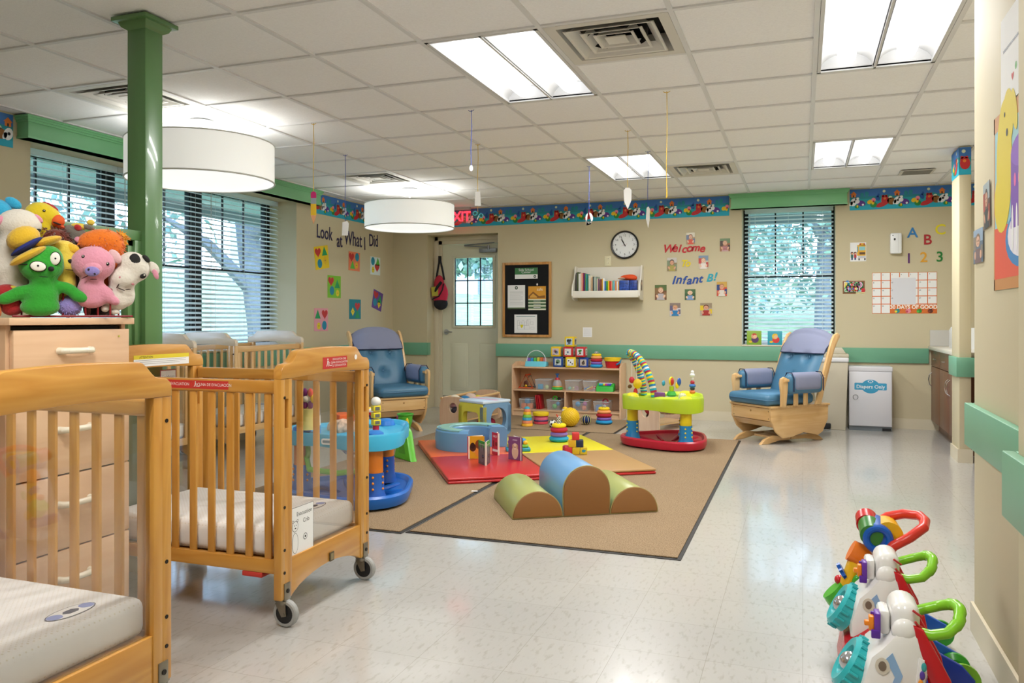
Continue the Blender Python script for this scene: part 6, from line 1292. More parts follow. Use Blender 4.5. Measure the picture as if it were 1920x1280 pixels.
yc, zc = nr(1837, 461); photo(0, 0, 0, 0, ('#5a6a80', '#9ab0c8'), '#8a6a4a', '#7a5a5a', 'glossy photo at the corner edge of the near right wall', '#8a7a6a', 0, onright(yc, zc, NX, .004, 0), (.16, .12))
yc, zc = nr(1895, 105); t = thing('wall_paper_sheet', 'white curling paper sheet with a small red heart high on the near right wall', 'notice', (NX-.002, yc-.06, zc)); q = MB(Bp); q.box(-.17, .17, -.14, .14, 0, .0012, PAPER); q.build('sheet', t); q = MB(Bp @ Matrix.Translation((-.02, -.07, 0))); q.poly(heart(.014), .0016, plain('#c8302e', .6)); q.rect(-.12, .1, .1, .108, .0016, BLK_); q.disc(.04, .02, .012, .0016, plain('#4a9a3a', .6)); q.build('print', t)
t = thing('corner_decoration', 'brown paper diamond shape at the right edge of the picture on the nearest wall', 'decoration', (.4685, 1.98, 1.29)); q = MB(Bp); q.poly([(-.055, .0), (0, .06), (.055, 0), (0, -.05)], .002, plain('#9a6a38', .6)); q.build('diamond', t); q = MB(Bp); q.disc(0, -.01, .055, .0012, PAPER, .075); q.build('backing', t)
# ---- small green and white outlet papers at the stub wall: papers behind it
t = thing('hanging_papers', 'white papers hanging on the far right wall behind the narrow wall stub', 'papers', (X1-.002, 8.2, 1.35)); q = MB(Bp); q.box(-.3, .3, -.25, .3, 0, .002, PAPER); q.rect(-.3, .3, -.22, -.1, .0024, plain('#9ab86a', .7)); q.build('sheet', t)
# ================================================================ CABINETS AND SINK (far right)
CAB = {a: wood('cabinet_walnut', '#6f4630', '#7d5238', a, rough=.4, coat=.15) for a in 'xyz'}
CHR = mat('chrome', '#dcdee0', .15, metal=1)
cx = 1.232
def cabinet(y0, y1, label, doors, drawers=1):
    t = thing('base_cabinet', label, 'cabinet', (1.5, (y0+y1)/2, 0), group='dark wood base cabinets'); a = (y1-y0)/2; fx = cx-1.5
    q = MB(); q.box(fx+.02, .34, -a+.001, a-.001, .1, .82, CAB['z']); q.box(fx+.07, .34, -a+.001, a-.001, 0, .1, CAB['y']); q.build('carcass', t)
    n_ = doors; w_ = 2*a/n_
    for i in range(n_):
        ya, yb = -a+w_*i+.003, -a+w_*(i+1)-.003
        q = MB(); q.box(fx, fx+.019, ya, yb, .66 if drawers else .66, .815, CAB['y'], bev=.0015); d = q.build('drawer', t)
        ym = (ya+yb)/2; q = MB(); q.tube([(fx, ym-.045, .735), (fx-.018, ym-.03, .738), (fx-.022, ym, .738), (fx-.018, ym+.03, .738), (fx, ym+.045, .735)], .004, CHR, 6); q.build('handle', d)
        q = MB(); q.cyl((fx-.002, ym, .79), (fx, ym, .79), .007, CHR, seg=8); q.build('lock', d)
        q = MB(); q.box(fx, fx+.019, ya, yb, .105, .654, CAB['z'], bev=.0015); d = q.build('door', t)
        yh = yb-.04 if i % 2 == 0 else ya+.04; q = MB(); q.tube([(fx, yh, .45), (fx-.022, yh, .47), (fx-.03, yh, .52), (fx-.022, yh, .57), (fx, yh, .59)], .0045, CHR, 6); q.build('handle', d)
cabinet(8.62, 9.16, 'dark wood base cabinet right against the back wall', 1)
cabinet(7.56, 8.615, 'dark wood two door base cabinet next to the wall stub', 2)
cabinet(6.2, 7.165, 'dark wood base cabinet on the near side of the wall stub', 2) if False else None
CT = plain('#dcd8cc', .35)
q = MB(); q.box(cx-.025, X1-.002, 7.53, BACK-.002, .822, .858, CT, bev=.004); q.build('countertop', None, 'pale countertop over the dark wood cabinets', 'countertop')
q = MB(); q.box(cx-.01, X1-.01, BACK-.014, BACK-.002, .86, 1.02, frosted('splash', '#e6e4de', .6)); q.build('splash_guard', None, 'cloudy clear splash guard standing on the countertop at the back wall', 'splash guard')
t = thing('wash_basin_box', 'white plastic notched box standing on the pale countertop', 'container', (1.45, 8.55, .859)); q = MB(); q.prism([(-.2, 0), (.2, 0), (.19, .17), (.09, .2), (.05, .165), (-.05, .165), (-.09, .2), (-.19, .2)], 'x', -.12, -.105, WHITE, bev=.003); q.box(-.105, .12, -.19, -.18, 0, .19, WHITE); q.box(-.105, .12, .18, .19, 0, .19, WHITE); q.box(-.105, .12, -.18, .18, 0, .01, WHITE); q.build('shell', t)
# near side counter seen past the stub
q = MB(); q.box(1.3, X1-.002, 6.2, 7.1, .1, .82, CAB['z'], bev=.003); q.box(1.36, X1-.002, 6.22, 7.08, 0, .1, CAB['y']); o = q.build('side_cabinet', None, 'dark wood cabinet glimpsed between wall stub and near wall', 'cabinet')
q = MB(); q.box(1.275, X1-.002, 6.18, 7.12, .822, .858, CT, bev=.003); q.build('side_countertop', None, 'pale counter glimpsed between wall stub and near wall', 'countertop')
# ================================================================ DIAPER BIN AND TRASH CAN
t = thing('diaper_cabinet', 'white steel bin with blue Diapers Only label against the back wall', 'diaper bin', (.645, 9.02, 0)); DW = mat('steel_white', '#d9d9de', .35)
q = MB(); q.box(-.2, .2, -.13, .14, .045, .63, DW, bev=.006); q.build('body', t); q = MB(); q.box(-.205, .205, -.135, .142, .6, .65, DW, bev=.008, seg=3); q.build('lid', t)
q = MB(); q.box(-.198, .198, -.12, .14, 0, .045, plain('#6f777c', .4)); q.box(.11, .19, -.128, -.12, .005, .03, BLK_); q.build('base', t)
q = MB(); q.box(-.194, .194, -.138, -.13, .05, .592, DW, bev=.003); dr = q.build('door', t); q = MB(); q.torus((-.14, -.141, .34), .024, .003, GREYM, 'y', seg=20, seg2=6); q.build('recessed_pull', dr)
q = MB(basis((0, -.1385, .45), (1, 0, 0), (0, 0, 1))); LBb = plain('#3a9cc4', .5); q.disc(0, 0, .085, .0004, LBb, .07, n=32); q.poly(rrect(-.15, .15, -.035, .035, .008), .0006, LBb); q.text('Diapers Only', .049, WHITE, Matrix.Translation((0, -.004, .001)), bold=.0006); 
q.disc(0, .05, .02, .0009, WHITE, .016); q.disc(0, .05, .0165, .0011, LBb, .0125); q.disc(-.02, .052, .006, .001, WHITE); q.disc(.02, .052, .006, .001, WHITE); q.disc(0, .045, .006, .0013, WHITE, .002); q.build('bin_label', dr)
t = thing('trash_can', 'tall beige lidded step can between the right glider and the white diaper bin', 'trash can', (.27, 8.98, 0)); TC = plain('#cfc6b0', .45)
q = MB(); q.prism([(-.14, .0), (.14, .0), (.165, .72), (-.165, .72)], 'y', -.14, .14, TC, bev=.008); q.build('body', t)
q = MB(); q.box(-.165, .17, -.15, .15, .74, .775, TC, bev=.006); q.prism([(-.14, .775), (.15, .775), (.11, .835), (-.1, .835)], 'y', -.13, .13, WHITE, bev=.01); q.build('lid', t)
q = MB(); q.box(-.168, .172, -.152, .152, .69, .742, plain('#e8e8ea', .6), bev=.015, seg=3); q.build('bag_liner', t)
q = MB(); q.box(-.12, .0, -.2, -.14, .02, .07, plain('#1a1b1e', .5), bev=.01); q.box(-.14, .0, -.21, -.14, .002, .012, STEEL); q.build('foot_pedal', t)
# ================================================================ TOY SHELF
t = thing('toy_shelf', 'low maple toy shelf against the back wall with clear bins', 'shelf', (-2.56, 9.0, 0)); W2 = .64; TB = .56
for s in (-1, 1):
    q = MB(); q.prism([(-.15, 0), (.145, 0), (.145, .63), (-.02, .63), (-.15, .595)], 'x', s*W2-.009, s*W2+.009, MAP['z'], bev=.002); q.build('side_board', t)
q = MB(); q.box(-W2+.009, W2-.009, -.145, .135, TB, TB+.018, MAP['x']); q.build('top_board', t)
q = MB(); q.box(-W2+.009, W2-.009, -.145, .135, .295, .312, MAP['x']); q.build('middle_board', t)
q = MB(); q.box(-W2+.009, W2-.009, -.145, .135, .065, .082, MAP['x']); q.build('bottom_board', t)
q = MB(); q.box(-W2+.009, W2-.009, -.135, -.12, .0, .064, MAP['x']); q.build('plinth', t)
q = MB(); q.box(-W2+.009, W2-.009, .135, .143, .0, .62, MAP['x']); q.build('back_board', t)
q = MB(); q.box(-.008, .008, -.145, .135, .082, .295, MAP['z']); q.build('divider', t)
SX, SY = -2.56, 9.0
def sp(u, y=8.93): return by(u, 700, y)[0]     # shelf items: x from where they show in the photo
BINM = frosted('bin_plastic', '#e4ecf0', .25)
def bin_(u, z, label, toys, w_=.17, d=.2, h=.115, y=8.95):
    x = sp(u, y-.06); t = thing('clear_bin', label, 'bin', (x, y, z+.0005), group='clear plastic toy bins'); a, b = w_/2, d/2; k = .86
    q = MB(); P = []
    for zz, s in ((0, k), (h, 1)):
        for X, Y in ((-a, -b), (a, -b), (a, b), (-a, b)): P.append((X*s, Y*s, zz))
    q.raw(P, [(0, 3, 2, 1), (0, 1, 5, 4), (1, 2, 6, 5), (2, 3, 7, 6), (3, 0, 4, 7)], BINM); q.build('tub', t)
    q = MB(); q.tube([(p[0], p[1], h) for p in rrect(-a, a, -b, b, .015, 3)], .004, frosted('bin_rim', '#e2eaee', .8), 6, closed=True); q.build('rim', t)
    for i, (nm, c, X, Y, Z, s, lb) in enumerate(toys):
        q = MB(); m_ = plain(c, .5)
        if nm == 'toy_block': q.box(-s, s, -s, s, -s, s, m_, bev=.005)
        elif nm == 'toy_ring': q.torus((0, 0, 0), s, s*.3, m_, 'y', 16, 8)
        elif nm == 'toy_stick': q.cyl((-s, 0, -s*.4), (s, 0, s*.5), .008, m_, seg=8)
        else: q.ell((0, 0, 0), s, m_, seg=14)
        q.build(nm, None, lb, 'toy', 'toys inside the clear bins', loc=(x+X, y+Y, z+Z))
ZT, ZM, ZB = TB+.018, .312, .082
bin_(1018, ZM, 'clear bin with a blue and a pale green toy beside the orange triangle toy', (('toy_block', '#3aa0d0', -.035, -.04, .035, .028, 'blue toy block inside the bin next to the orange triangle'), ('toy_ball', '#c0cf90', .04, -.04, .03, .025, 'pale green toy ball inside the bin next to the orange triangle')))
bin_(1074, ZM, 'clear bin with small pastel toys, in the middle of the upper tier', (('toy_ball', '#7ab8a8', -.04, -.05, .025, .02, 'greenish small ball inside the middle upper bin'), ('toy_ring', '#c88aa8', .04, -.05, .028, .018, 'pinkish small ring inside the middle upper bin'), ('toy_ball', '#c8c090', .0, -.04, .025, .018, 'straw coloured small ball inside the middle upper bin')))
bin_(1106, ZM, 'clear bin with bright colored sticks on the upper tier', (('toy_stick', '#d85a3a', .03, -.05, .03, .04, 'orange red toy stick inside the stick bin'), ('toy_stick', '#3a7ac0', -.04, -.05, .03, .03, 'blue toy stick inside the stick bin'), ('toy_stick', '#e8c83a', .0, -.06, .035, .035, 'yellow toy stick inside the stick bin'), ('toy_stick', '#c84a8a', .0, -.03, .03, .04, 'magenta toy stick inside the stick bin')), w_=.15)
bin_(988, ZB, 'clear bin with orange and blue blocks at the lower left', (('toy_block', '#e8804a', -.035, -.045, .035, .03, 'orange toy block at left inside the lower left bin'), ('toy_block', '#e8854f', .038, -.045, .035, .03, 'orange toy block at right inside the lower left bin'), ('toy_block', '#4a90c8', .0, -.03, .09, .028, 'blue toy block on top inside the lower left bin')), w_=.175)
bin_(1039, ZB, 'clear bin with green and blue balls, left of the shelf divider', (('toy_ball', '#3fb04a', .0, -.04, .04, .03, 'green toy ball inside the bin left of the divider'), ('toy_ball', '#2f86b8', .04, -.03, .07, .025, 'blue toy ball inside the bin left of the divider'), ('toy_ring', '#3ac02a', .0, -.02, .13, .024, 'bright green toy ring on top of the bin left of the divider'), ('toy_ball', '#2a2424', .045, -.01, .125, .02, 'dark toy ball on top of the bin left of the divider')), w_=.165)
bin_(1089, ZB, 'clear bin with blue and peach balls, right of the shelf divider', (('toy_ball', '#4a98c8', -.04, -.04, .075, .03, 'blue toy ball inside the bin right of the divider'), ('toy_ball', '#e08a6a', .035, -.05, .035, .028, 'peach toy ball inside the bin right of the divider'), ('toy_ball', '#b05a98', .04, -.03, .08, .026, 'plum toy ball inside the bin right of the divider'), ('toy_block', '#1f5a48', .0, .0, .11, .022, 'dark green toy block on top inside the bin right of the divider')), w_=.18)
bin_(1128, ZB, 'clear bin with a blue and a red toy at the lower right', (('toy_block', '#5a88c0', -.03, -.04, .04, .035, 'blue toy block inside the lower right bin'), ('toy_ring', '#b0283a', .03, .0, .11, .03, 'dark red toy ring on top inside the lower right bin')), w_=.18)
# red trays leaning
x = sp(1014)
for i in range(3):
    q = MB(); q.box(-.006, .006, -.08, .08, 0, .165, plain('#b81e28', .35), bev=.004); o = q.build('red_tray', None, ['red plastic tray leaning in the lower shelf, nearest the orange block bin', 'red plastic tray leaning in the lower shelf, in the middle of three', 'red plastic tray leaning in the lower shelf, nearest the green ball bin'][i], 'tray', 'red trays leaning in the lower shelf', loc=(x-.028+i*.02, 8.95, ZB+.002)); o.rotation_euler = (0, -.13, 0)
# orange triangle activity toy
x = sp(988); t = thing('triangle_toy', 'orange triangular framed toy at the left of the upper tier', 'baby toy', (x, 8.94, ZM+.001))
q = MB(); q.tube([(-.085, -.05, .014), (0, -.05, .17), (.085, -.05, .014)], .0125, plain('#e2582a', .4), 10, closed=True); q.tube([(-.06, .05, .02), (.02, .05, .17), (.085, .05, .02)], .01, plain('#1f3a4a', .4), 8, closed=True); q.tube([(0, -.05, .165), (.02, .05, .165)], .01, plain('#e2582a', .4), 8); q.build('frame', t)
q = MB(); q.ell((0, -.04, .06), (.03, .01, .04), plain('#5a2a1a', .5)); q.cyl((0, -.05, .03), (0, -.03, .05), .016, plain('#e0c030', .5)); q.build('mirror_wheel', t)
# dome spinner
x = sp(1045); t = thing('spinning_top_toy', 'clear domed push spinner with blue knob in the upper tier', 'baby toy', (x, 8.93, ZM+.001))
q = MB(); q.lathe([(0, 0), (.06, 0), (.07, .015), (.06, .03), (0, .034)], plain('#3fb84a', .4), 24); q.lathe([(.04, .028), (.055, .034), (.05, .045), (0, .047)], plain('#e8a828', .4), 20); q.build('base', t)
q = MB(); q.lathe([(.055, .045), (.05, .08), (.035, .11), (.015, .125)], frosted('dome2', '#d8dce0', .45), 24); q.build('dome', t); q = MB(); q.lathe([(.03, .115), (.02, .14), (0, .145)], plain('#b82a34', .4), 16); q.cyl((0, 0, .14), (0, 0, .175), .011, plain('#2a6ab8', .4)); q.ell((0, 0, .18), (.026, .026, .009), plain('#2a78c8', .4)); q.build('push_knob', t)
q = MB(); q.ell((.02, -.02, .065), .015, plain('#e08a2a', .4)); q.ell((-.02, -.02, .07), .014, plain('#3f7a4a', .4)); q.ell((0, -.01, .09), .012, plain('#d8d8d8', .4)); q.build('beads', t)
# green toy keyboard
x = sp(1136); t = thing('toy_keyboard', 'green toy keyboard with coloured keys at the right of the upper tier', 'baby toy', (x, 8.92, ZM+.001))
q = MB(); q.prism([(-.06, 0), (.06, 0), (.06, .085), (.03, .09), (-.05, .055)], 'x', -.1, .1, plain('#3fc04a', .4), bev=.01); q.build('case', t)
q = MB(basis((0, -.018, .078), (1, 0, 0), (0, .9, .42)))
for i, c in enumerate(('#2a9ad0', '#2ab0c0', '#e8d83a', '#d84a9a', '#7a4ac0', '#4a5ad0')): q.box(-.07+i*.0235, -.049+i*.0235, -.025, .014, .0, .006, plain(c, .4))
q.box(-.075, .075, .018, .03, 0, .005, plain('#eceaf0', .4)); q.build('keys', t)
# top of shelf
t = thing('pop_toy', 'aqua toy with clear arched handle and rainbow keys on top of the shelf', 'baby toy', (sp(1006), 8.94, ZT+.001)); q = MB(); q.prism([(-.07, 0), (.07, 0), (.05, .05), (-.04, .06)], 'x', -.13, .13, plain('#6ac8dc', .4), bev=.012); q.build('base', t)
q = MB(); 
for i, c in enumerate(('#8a6ac8', '#2a8ac0', '#5ac04a', '#d8c83a', '#e8703a', '#e88aa0')): q.box(-.115+i*.039, -.085+i*.039, .0, .03, .05, .098+.006*(i in (3, 4)), plain(c, .4), bev=.004)
q.build('rainbow_keys', t); q = MB(); q.tube([(.118*math.cos(a), -.02, .06+.125*math.sin(a)) for a in [PI*i/20 for i in range(21)]], .0045, plain('#e8ecee', .3), 8); q.box(-.07, .07, -.056, -.05, .022, .028, BLK_); q.build('arch_handle', t)
def cube(x, y, z, c, label, pic, rz=0, s=.059):
    t = thing('photo_cube', label, 'toy cube', (x, y, z), rz, 'soft photo cubes stacked on the shelf'); q = MB(); q.box(-s, s, -s, s, 0, 2*s, plain(c, .35), bev=.009, seg=3); q.build('cube_body', t)
    for a in (0, PI/2):
        M = basis((math.sin(a)*s*1.0, -math.cos(a)*s*1.0, s), (math.cos(a), math.sin(a), 0), (0, 0, 1)) @ Matrix.Translation((0, 0, .0006)); q = MB(M); q.rect(-s*.65, s*.65, -s*.65, s*.65, 0, plain(pic[0], .4))
        for X, Y, r_, c2_ in pic[1]: q.disc(X*s, Y*s, r_*s, .0004, plain(c2_, .4))
        q.rect(-s*.5, -s*.15, -s*.56, -s*.48, .0005, BLK_); q.build('picture_card', t)
D3 = lambda c: ((-.35, .3, .13, c), (0, .0, .13, c), (.35, -.3, .13, c))
yk = 8.93; xk = lambda u: sp(u, yk-.06)
cube(xk(1046), yk, ZT+.001, '#1f4a9a', 'blue photo cube with a grey green picture, bottom left of the cube stack', ('#c8d0cc', ((0, .1, .4, '#6a8a6a'), (-.2, -.2, .25, '#8a9a98'))))
cube(xk(1070), yk-.03, ZT+.001, '#e8c81e', 'yellow photo cube with three dots, bottom middle of the cube stack', ('#e8e8e8', D3('#202024')), .1)
cube(xk(1092.5), yk+.02, ZT+.001, '#1f449a', 'blue photo cube with a dark picture, bottom right of the cube stack', ('#c8bcae', ((0, -.1, .35, '#5a4a42'), (.1, .3, .15, '#2a2a2a'))), .0, .056)
Z2 = ZT+.001+.1185
cube(xk(1041.5), yk, Z2, '#e8c020', 'yellow photo cube with a reddish picture, middle row left of the cube stack', ('#c8b8bc', ((-.1, .1, .3, '#9a6a6a'), (.2, -.1, .3, '#6a7a9a'))), .0, .0575)
cube(xk(1064.5), yk, Z2, '#c0282c', 'red photo cube with a pale triangle picture, middle row centre of the cube stack', ('#dcdcdc', ((0, -.05, .2, '#5a6a8a'), (-.4, .3, .12, '#d8b080'))), .0, .0575)
cube(xk(1087.5), yk, Z2, '#c4262e', 'red photo cube with a potted plant picture, middle row right of the cube stack', ('#dfe0e2', ((0, -.25, .22, '#7a5a3a'), (-.1, .2, .25, '#3f8a3a'), (.15, .3, .2, '#4a9a40'))), .0, .0575)
cube(xk(1067.5), yk, Z2+.116, '#e8c41c', 'yellow photo cube alone on top of the cube stack', ('#b8ccdc', ((-.2, .2, .3, '#2a2e34'), (.2, .25, .25, '#3a3e44'), (0, -.2, .3, '#5a6a7a'))), -.04, .058)
stacker('plush ring stacker with a small soccer ball on top, standing on the toy shelf', (xk(1116), 8.93, ZT+.001), [(.073, .024, '#2a98d0', 1), (.066, .022, '#8a64b8', 1), (.07, .022, '#b01e30', 1), (.064, .02, '#f0a868', 1), (.056, .019, '#f0cc20', 1)])
t = thing('toy_bucket', 'red toy bucket with yellow rim and blue handle on the right of the toy shelf', 'bucket', (xk(1146), 8.95, ZT+.001)); q = MB(); q.lathe([(0, 0), (.075, 0), (.09, .085), (.086, .085)], plain('#c81e26', .35), 26); q.build('pail', t); q = MB(); q.lathe([(.088, .075), (.097, .08), (.098, .115), (.09, .118), (.085, .085)], plain('#e8c41e', .35), 26); q.build('rim', t)
q = MB(); q.tube([(.096, 0, .1), (.09, -.05, .06), (.06, -.085, .04)], [.008, .011, .009], plain('#2a78a0', .4), 8); q.build('handle', t)
# ================================================================ WOODEN SIDED TOY BINS
def holed(label, loc, rz, L_, toys):
    t = thing('wooden_toy_bin', label, 'toy bin', loc, rz, 'wooden bins with round cut out ends'); n = 32
    BM_ = wood('birch_ply', '#e0bc9c', '#e6c6a8', 'z', rough=.45, coat=.1)
    for i, y in enumerate((0, L_)):
        hgt = .31 if i == 0 else .33; w_ = .17; cy = .19; O = []; I = []
        for k in range(n):
            a = 2*PI*(k+.5)/n; c_, s_ = math.cos(a), math.sin(a); m_ = max(abs(c_), abs(s_)); X = w_*c_/m_; Y = hgt/2+(hgt/2)*s_/m_
            if s_ > .3: X *= 1-.12*max(0, (Y-hgt*.8)/(hgt*.2)); Y -= .03*(abs(X)/w_)**3
            O.append((X, Y)); I.append((.055*c_*.9, cy+.055*s_))
        wpanel(t, basis((0, y+.009 if i else y-.009, .0), (1, 0, 0), (0, 0, 1)), O, I, .018, BM_, 'end_board')
    q = MB(); q.cyl((.155, 0, .285), (.155, L_, .3), .014, NAT['y'], seg=12); q.build('side_rod', t); q = MB(); q.cyl((-.155, 0, .285), (-.155, L_, .3), .014, NAT['y'], seg=12); q.build('side_rod', t)
    q = MB(); q.box(-.15, .15, .02, L_-.02, .06, .075, NAT['y']); q.build('floor_board', t)
    for s in (-1, 1): q = MB(); q.box(s*.15-.002, s*.15+.002, .012, L_-.012, .075, .28, clear('bin_window', (.95, .95, .95), .03)); q.build('clear_side', t)
    M = Matrix.Translation(loc) @ Matrix.Rotation(rz, 4, 'Z')
    for nm, c, X, Y, Z, s, lb in toys:
        p = M @ Vector((X, Y, Z)); q = MB(); q.ell((0, 0, 0), (s, s*.9, s*.75), plain(c, .85), noise=.25, fr=12); q.build(nm, None, lb, 'soft toy', 'soft toys heaped in wooden bins', loc=tuple(p))
holed('wooden toy bin with a round hole and heaped soft toys, behind the crawl cube', (-3.48, 7.79, 0), math.radians(-9), .7, (('soft_toy', '#e8e0c8', -.03, .07, .28, .06, 'cream soft toy at the near end of the heap'), ('soft_toy', '#e0b0c0', -.08, .1, .22, .06, 'pink soft toy at the near end of the heap'), ('soft_toy', '#2a78b0', .02, .2, .25, .075, 'blue soft toy in the middle of the heap'), ('soft_toy', '#d8c0b0', .0, .34, .27, .07, 'beige soft toy farther back in the heap'), ('soft_toy', '#d8d030', .04, .42, .26, .05, 'yellow soft toy at the far end of the heap'), ('soft_toy', '#3a3440', -.02, .08, .15, .06, 'dark soft toy seen through the round hole'), ('soft_toy', '#9a80b8', .03, .05, .14, .035, 'lilac soft toy seen through the round hole')))
holed('wooden toy bin with a round hole behind the lime and red activity center', (-1.5, 8.13, RT*0), math.radians(-26), .55, (('soft_toy', '#a8242e', .0, .07, .2, .06, 'dark red soft toy in the bin behind the red activity center'), ('soft_toy', '#3a2420', .0, .08, .14, .05, 'dark brown soft toy in the bin behind the red activity center'), ('soft_toy', '#e07a5a', .03, .06, .15, .03, 'salmon soft toy in the bin behind the red activity center')))
# ================================================================ HAND PUPPETS on the wire rack
O_ = Vector((-2.474, 2.21, 1.145)); PR = math.radians(48.5); PXM = 517.0
def meta(q, els, m, res=.009):
    """soft joined body from ellipsoids (x, y, z, rx, ry, rz, rot)"""
    d = bpy.data.metaballs.new('mb'); d.resolution = res; d.render_resolution = res; d.threshold = .35
    for e in els:
        k = d.elements.new(type='ELLIPSOID'); k.co = e[:3]; mx = max(e[3:6]); k.radius = mx*1.75; k.size_x, k.size_y, k.size_z = e[3]/mx, e[4]/mx, e[5]/mx
        if len(e) > 6: k.rotation = Euler((0, e[6], 0)).to_quaternion()
    o = bpy.data.objects.new('mb', d); COL.objects.link(o); bpy.context.view_layer.update()
    me = bpy.data.meshes.new_from_object(o.evaluated_get(bpy.context.evaluated_depsgraph_get()))
    n0 = len(q.bm.verts); f0 = len(q.bm.faces); q.bm.from_mesh(me); q.bm.verts.ensure_lookup_table(); q.bm.faces.ensure_lookup_table()
    q._fin(q.bm.verts[n0:], q.bm.faces[f0:], m, True); bpy.data.objects.remove(o); bpy.data.metaballs.remove(d); bpy.data.meshes.remove(me)
class Pup:
    def __init__(s, label, u, v, d, cat='hand puppet', name='hand_puppet'):
        s.u, s.v, s.d = u, v, d; X = (u-140)/PXM
        c, n = math.cos(PR), math.sin(PR); s.t = thing(name, label, cat, (O_.x+X*c-d*n, O_.y+X*n+d*c, O_.z+(594-v)/PXM), PR, 'animal hand puppets heaped on the dresser')
    def p(s, u, v, d=0): return ((u-s.u)/PXM, d, (s.v-v)/PXM)
    def e(s, u, v, d, ru, rv, rd=None, rot=0):
        rd = rd if rd is not None else (ru+rv)/2; return (*s.p(u, v, d), ru/PXM, rd/PXM, rv/PXM, rot)
    def soft(s, nm, els, m, lb=None):
        q = MB(); meta(q, [s.e(*x) for x in els], m); return q.build(nm, s.t, label=lb, sharp=80)
    def ball(s, nm, items, par=None, lb=None):
        """items: (u, v, d, ru, rv, rd, colour, rot)"""
        q = MB()
        for it in items:
            e = s.e(*it[:6]); q.ell(e[:3], e[3:6], it[6] if not isinstance(it[6], str) else plain(it[6], .75), rot=(0, it[7] if len(it) > 7 else 0, 0), seg=16, noise=it[8] if len(it) > 8 else 0, fr=22)
        return q.build(nm, par or s.t, label=lb)
    def tufts(s, nm, els, m, n=260, L=.014, seed=1):
        rn = random.Random(seed); V = []; F = []
        for _ in range(n):
            x = rn.choice(els); e = s.e(*x); dr = Vector((rn.gauss(0, 1), rn.gauss(0, 1)-.3, rn.gauss(0, 1))).normalized(); b = Vector(e[:3])+Vector((dr.x*e[3], dr.y*e[4], dr.z*e[5]))*.97
            a = dr.orthogonal().normalized()*.0035; c = dr.cross(a).normalized()*.0035; tip = b+dr*L*rn.uniform(.6, 1.2)+Vector((0, 0, -L*.3)); k = len(V)
            V += [tuple(b+a), tuple(b-a*.5+c*.87), tuple(b-a*.5-c*.87), tuple(tip)]; F += [(k, k+1, k+3), (k+1, k+2, k+3), (k+2, k, k+3)]
        q = MB(); q.raw(V, F, m); return q.build(nm, s.t)
def fur(key, h): return mat('fur_'+key, h, .95, bump=.7, bscale=120, sheen=.4)
# red wire rack
t = thing('puppet_rack', 'dark red wire rack on top of the dresser carrying the puppets', 'rack', tuple(O_), PR); RR = plain('#8a1420', .4)
q = MB(); 
for y in (-.07, .0, .07): q.tube([(-.2, y, .006), (.17, y, .006)], .004, RR, 6)
q.tube([(-.2, -.07, .006), (-.2, .07, .006)], .004, RR, 6); q.tube([(.17, -.07, .006), (.17, .07, .006)], .004, RR, 6); q.build('base_wires', t)
for x, y, h in ((-.15, -.06, .1), (-.05, -.05, .12), (.02, -.055, .1), (.06, -.05, .08), (.1, -.05, .1), (.13, .02, .12), (-.1, .03, .2), (.04, .05, .2), (-.18, .03, .2)): q = MB(); q.tube([(x, y, .006), (x, y, h)], .0035, RR, 6); q.ell((x, y, h), .008, RR, seg=8); q.build('upright', t)
GRN, YLW, PNK, WHT, CRM, BLE, ORG, GRY_ = fur('green', '#2c9c2a'), fur('yellow', '#e0b428'), fur('pink', '#dc93a6'), fur('white', '#ddd6c8'), fur('cream', '#d8cdb8'), fur('blue', '#2fa4cc'), fur('orange', '#e8781a'), fur('grey', '#6f6a60')
LMN, BRN_, LIL, RED_ = fur('lemon', '#e2c64a'), fur('brown', '#6e2c1c'), fur('lilac', '#8d80c0'), fur('red', '#a81e22')
EYE = '#f2efe2'  # goggle whites, and the painted glint dots on dark eyes
# back row first
p = Pup('sky blue elephant puppet at the far left of the heap', 2, 480, .05)
p.soft('body', [(8, 400, 0, 22, 20, 20), (2, 450, 0, 14, 40, 18), (8, 500, 0, 16, 40, 20), (-5, 540, 0, 15, 40, 18)], BLE); p.ball('ear', [(34, 383, -.01, 15, 9, 6, BLE, .6)]); p.ball('ear', [(2, 385, -.02, 12, 13, 6, BLE)]); p.ball('muzzle', [(10, 418, -.03, 14, 9, 10, PNK)]); p.ball('eye', [(9, 399, -.04, 1.5, 1.5, 1.5, '#101010')])
p = Pup('yellow rooster puppet with red comb and orange beak at the back of the heap', 80, 480, .06)
p.soft('body', [(76, 398, 0, 22, 18, 18), (92, 405, 0, 16, 14, 16), (80, 440, 0, 18, 30, 18), (80, 500, 0, 18, 40, 18)], fur('rooster', '#dcc21e')); p.ball('comb', [(92, 385, -.0, 16, 6, 6, RED_, .5)]); p.ball('beak', [(105, 412, -.02, 12, 12, 12, '#dc5a1e', .3), (108, 422, -.02, 9, 5, 9, '#c84a1a', .3)]); p.ball('eye', [(83, 395, -.042, 2.6, 2.2, 1.5, '#20180c'), (83, 395, -.044, 1.1, 1, 1, EYE)]); p.ball('bill_line', [(104, 418, -.045, 8, 1.6, 2, '#2a140c', .35)])
p = Pup('grey donkey like puppet with yellow and red cap behind the orange lion', 140, 470, .07)
p.soft('body', [(124, 428, 0, 13, 10, 12), (140, 435, 0, 12, 10, 12), (135, 460, 0, 16, 26, 14), (136, 510, 0, 18, 36, 14)], GRY_); p.ball('cap', [(140, 419, -.0, 14, 7, 10, LMN, .1), (138, 422, -.02, 7, 6, 6, RED_, .6), (160, 410, .0, 7, 6, 6, LMN)]); p.ball('ear', [(156, 420, -.01, 11, 5, 4, GRY_, .2)]); p.ball('inner_ear', [(138, 446, -.04, 6, 6, 4, PNK)])
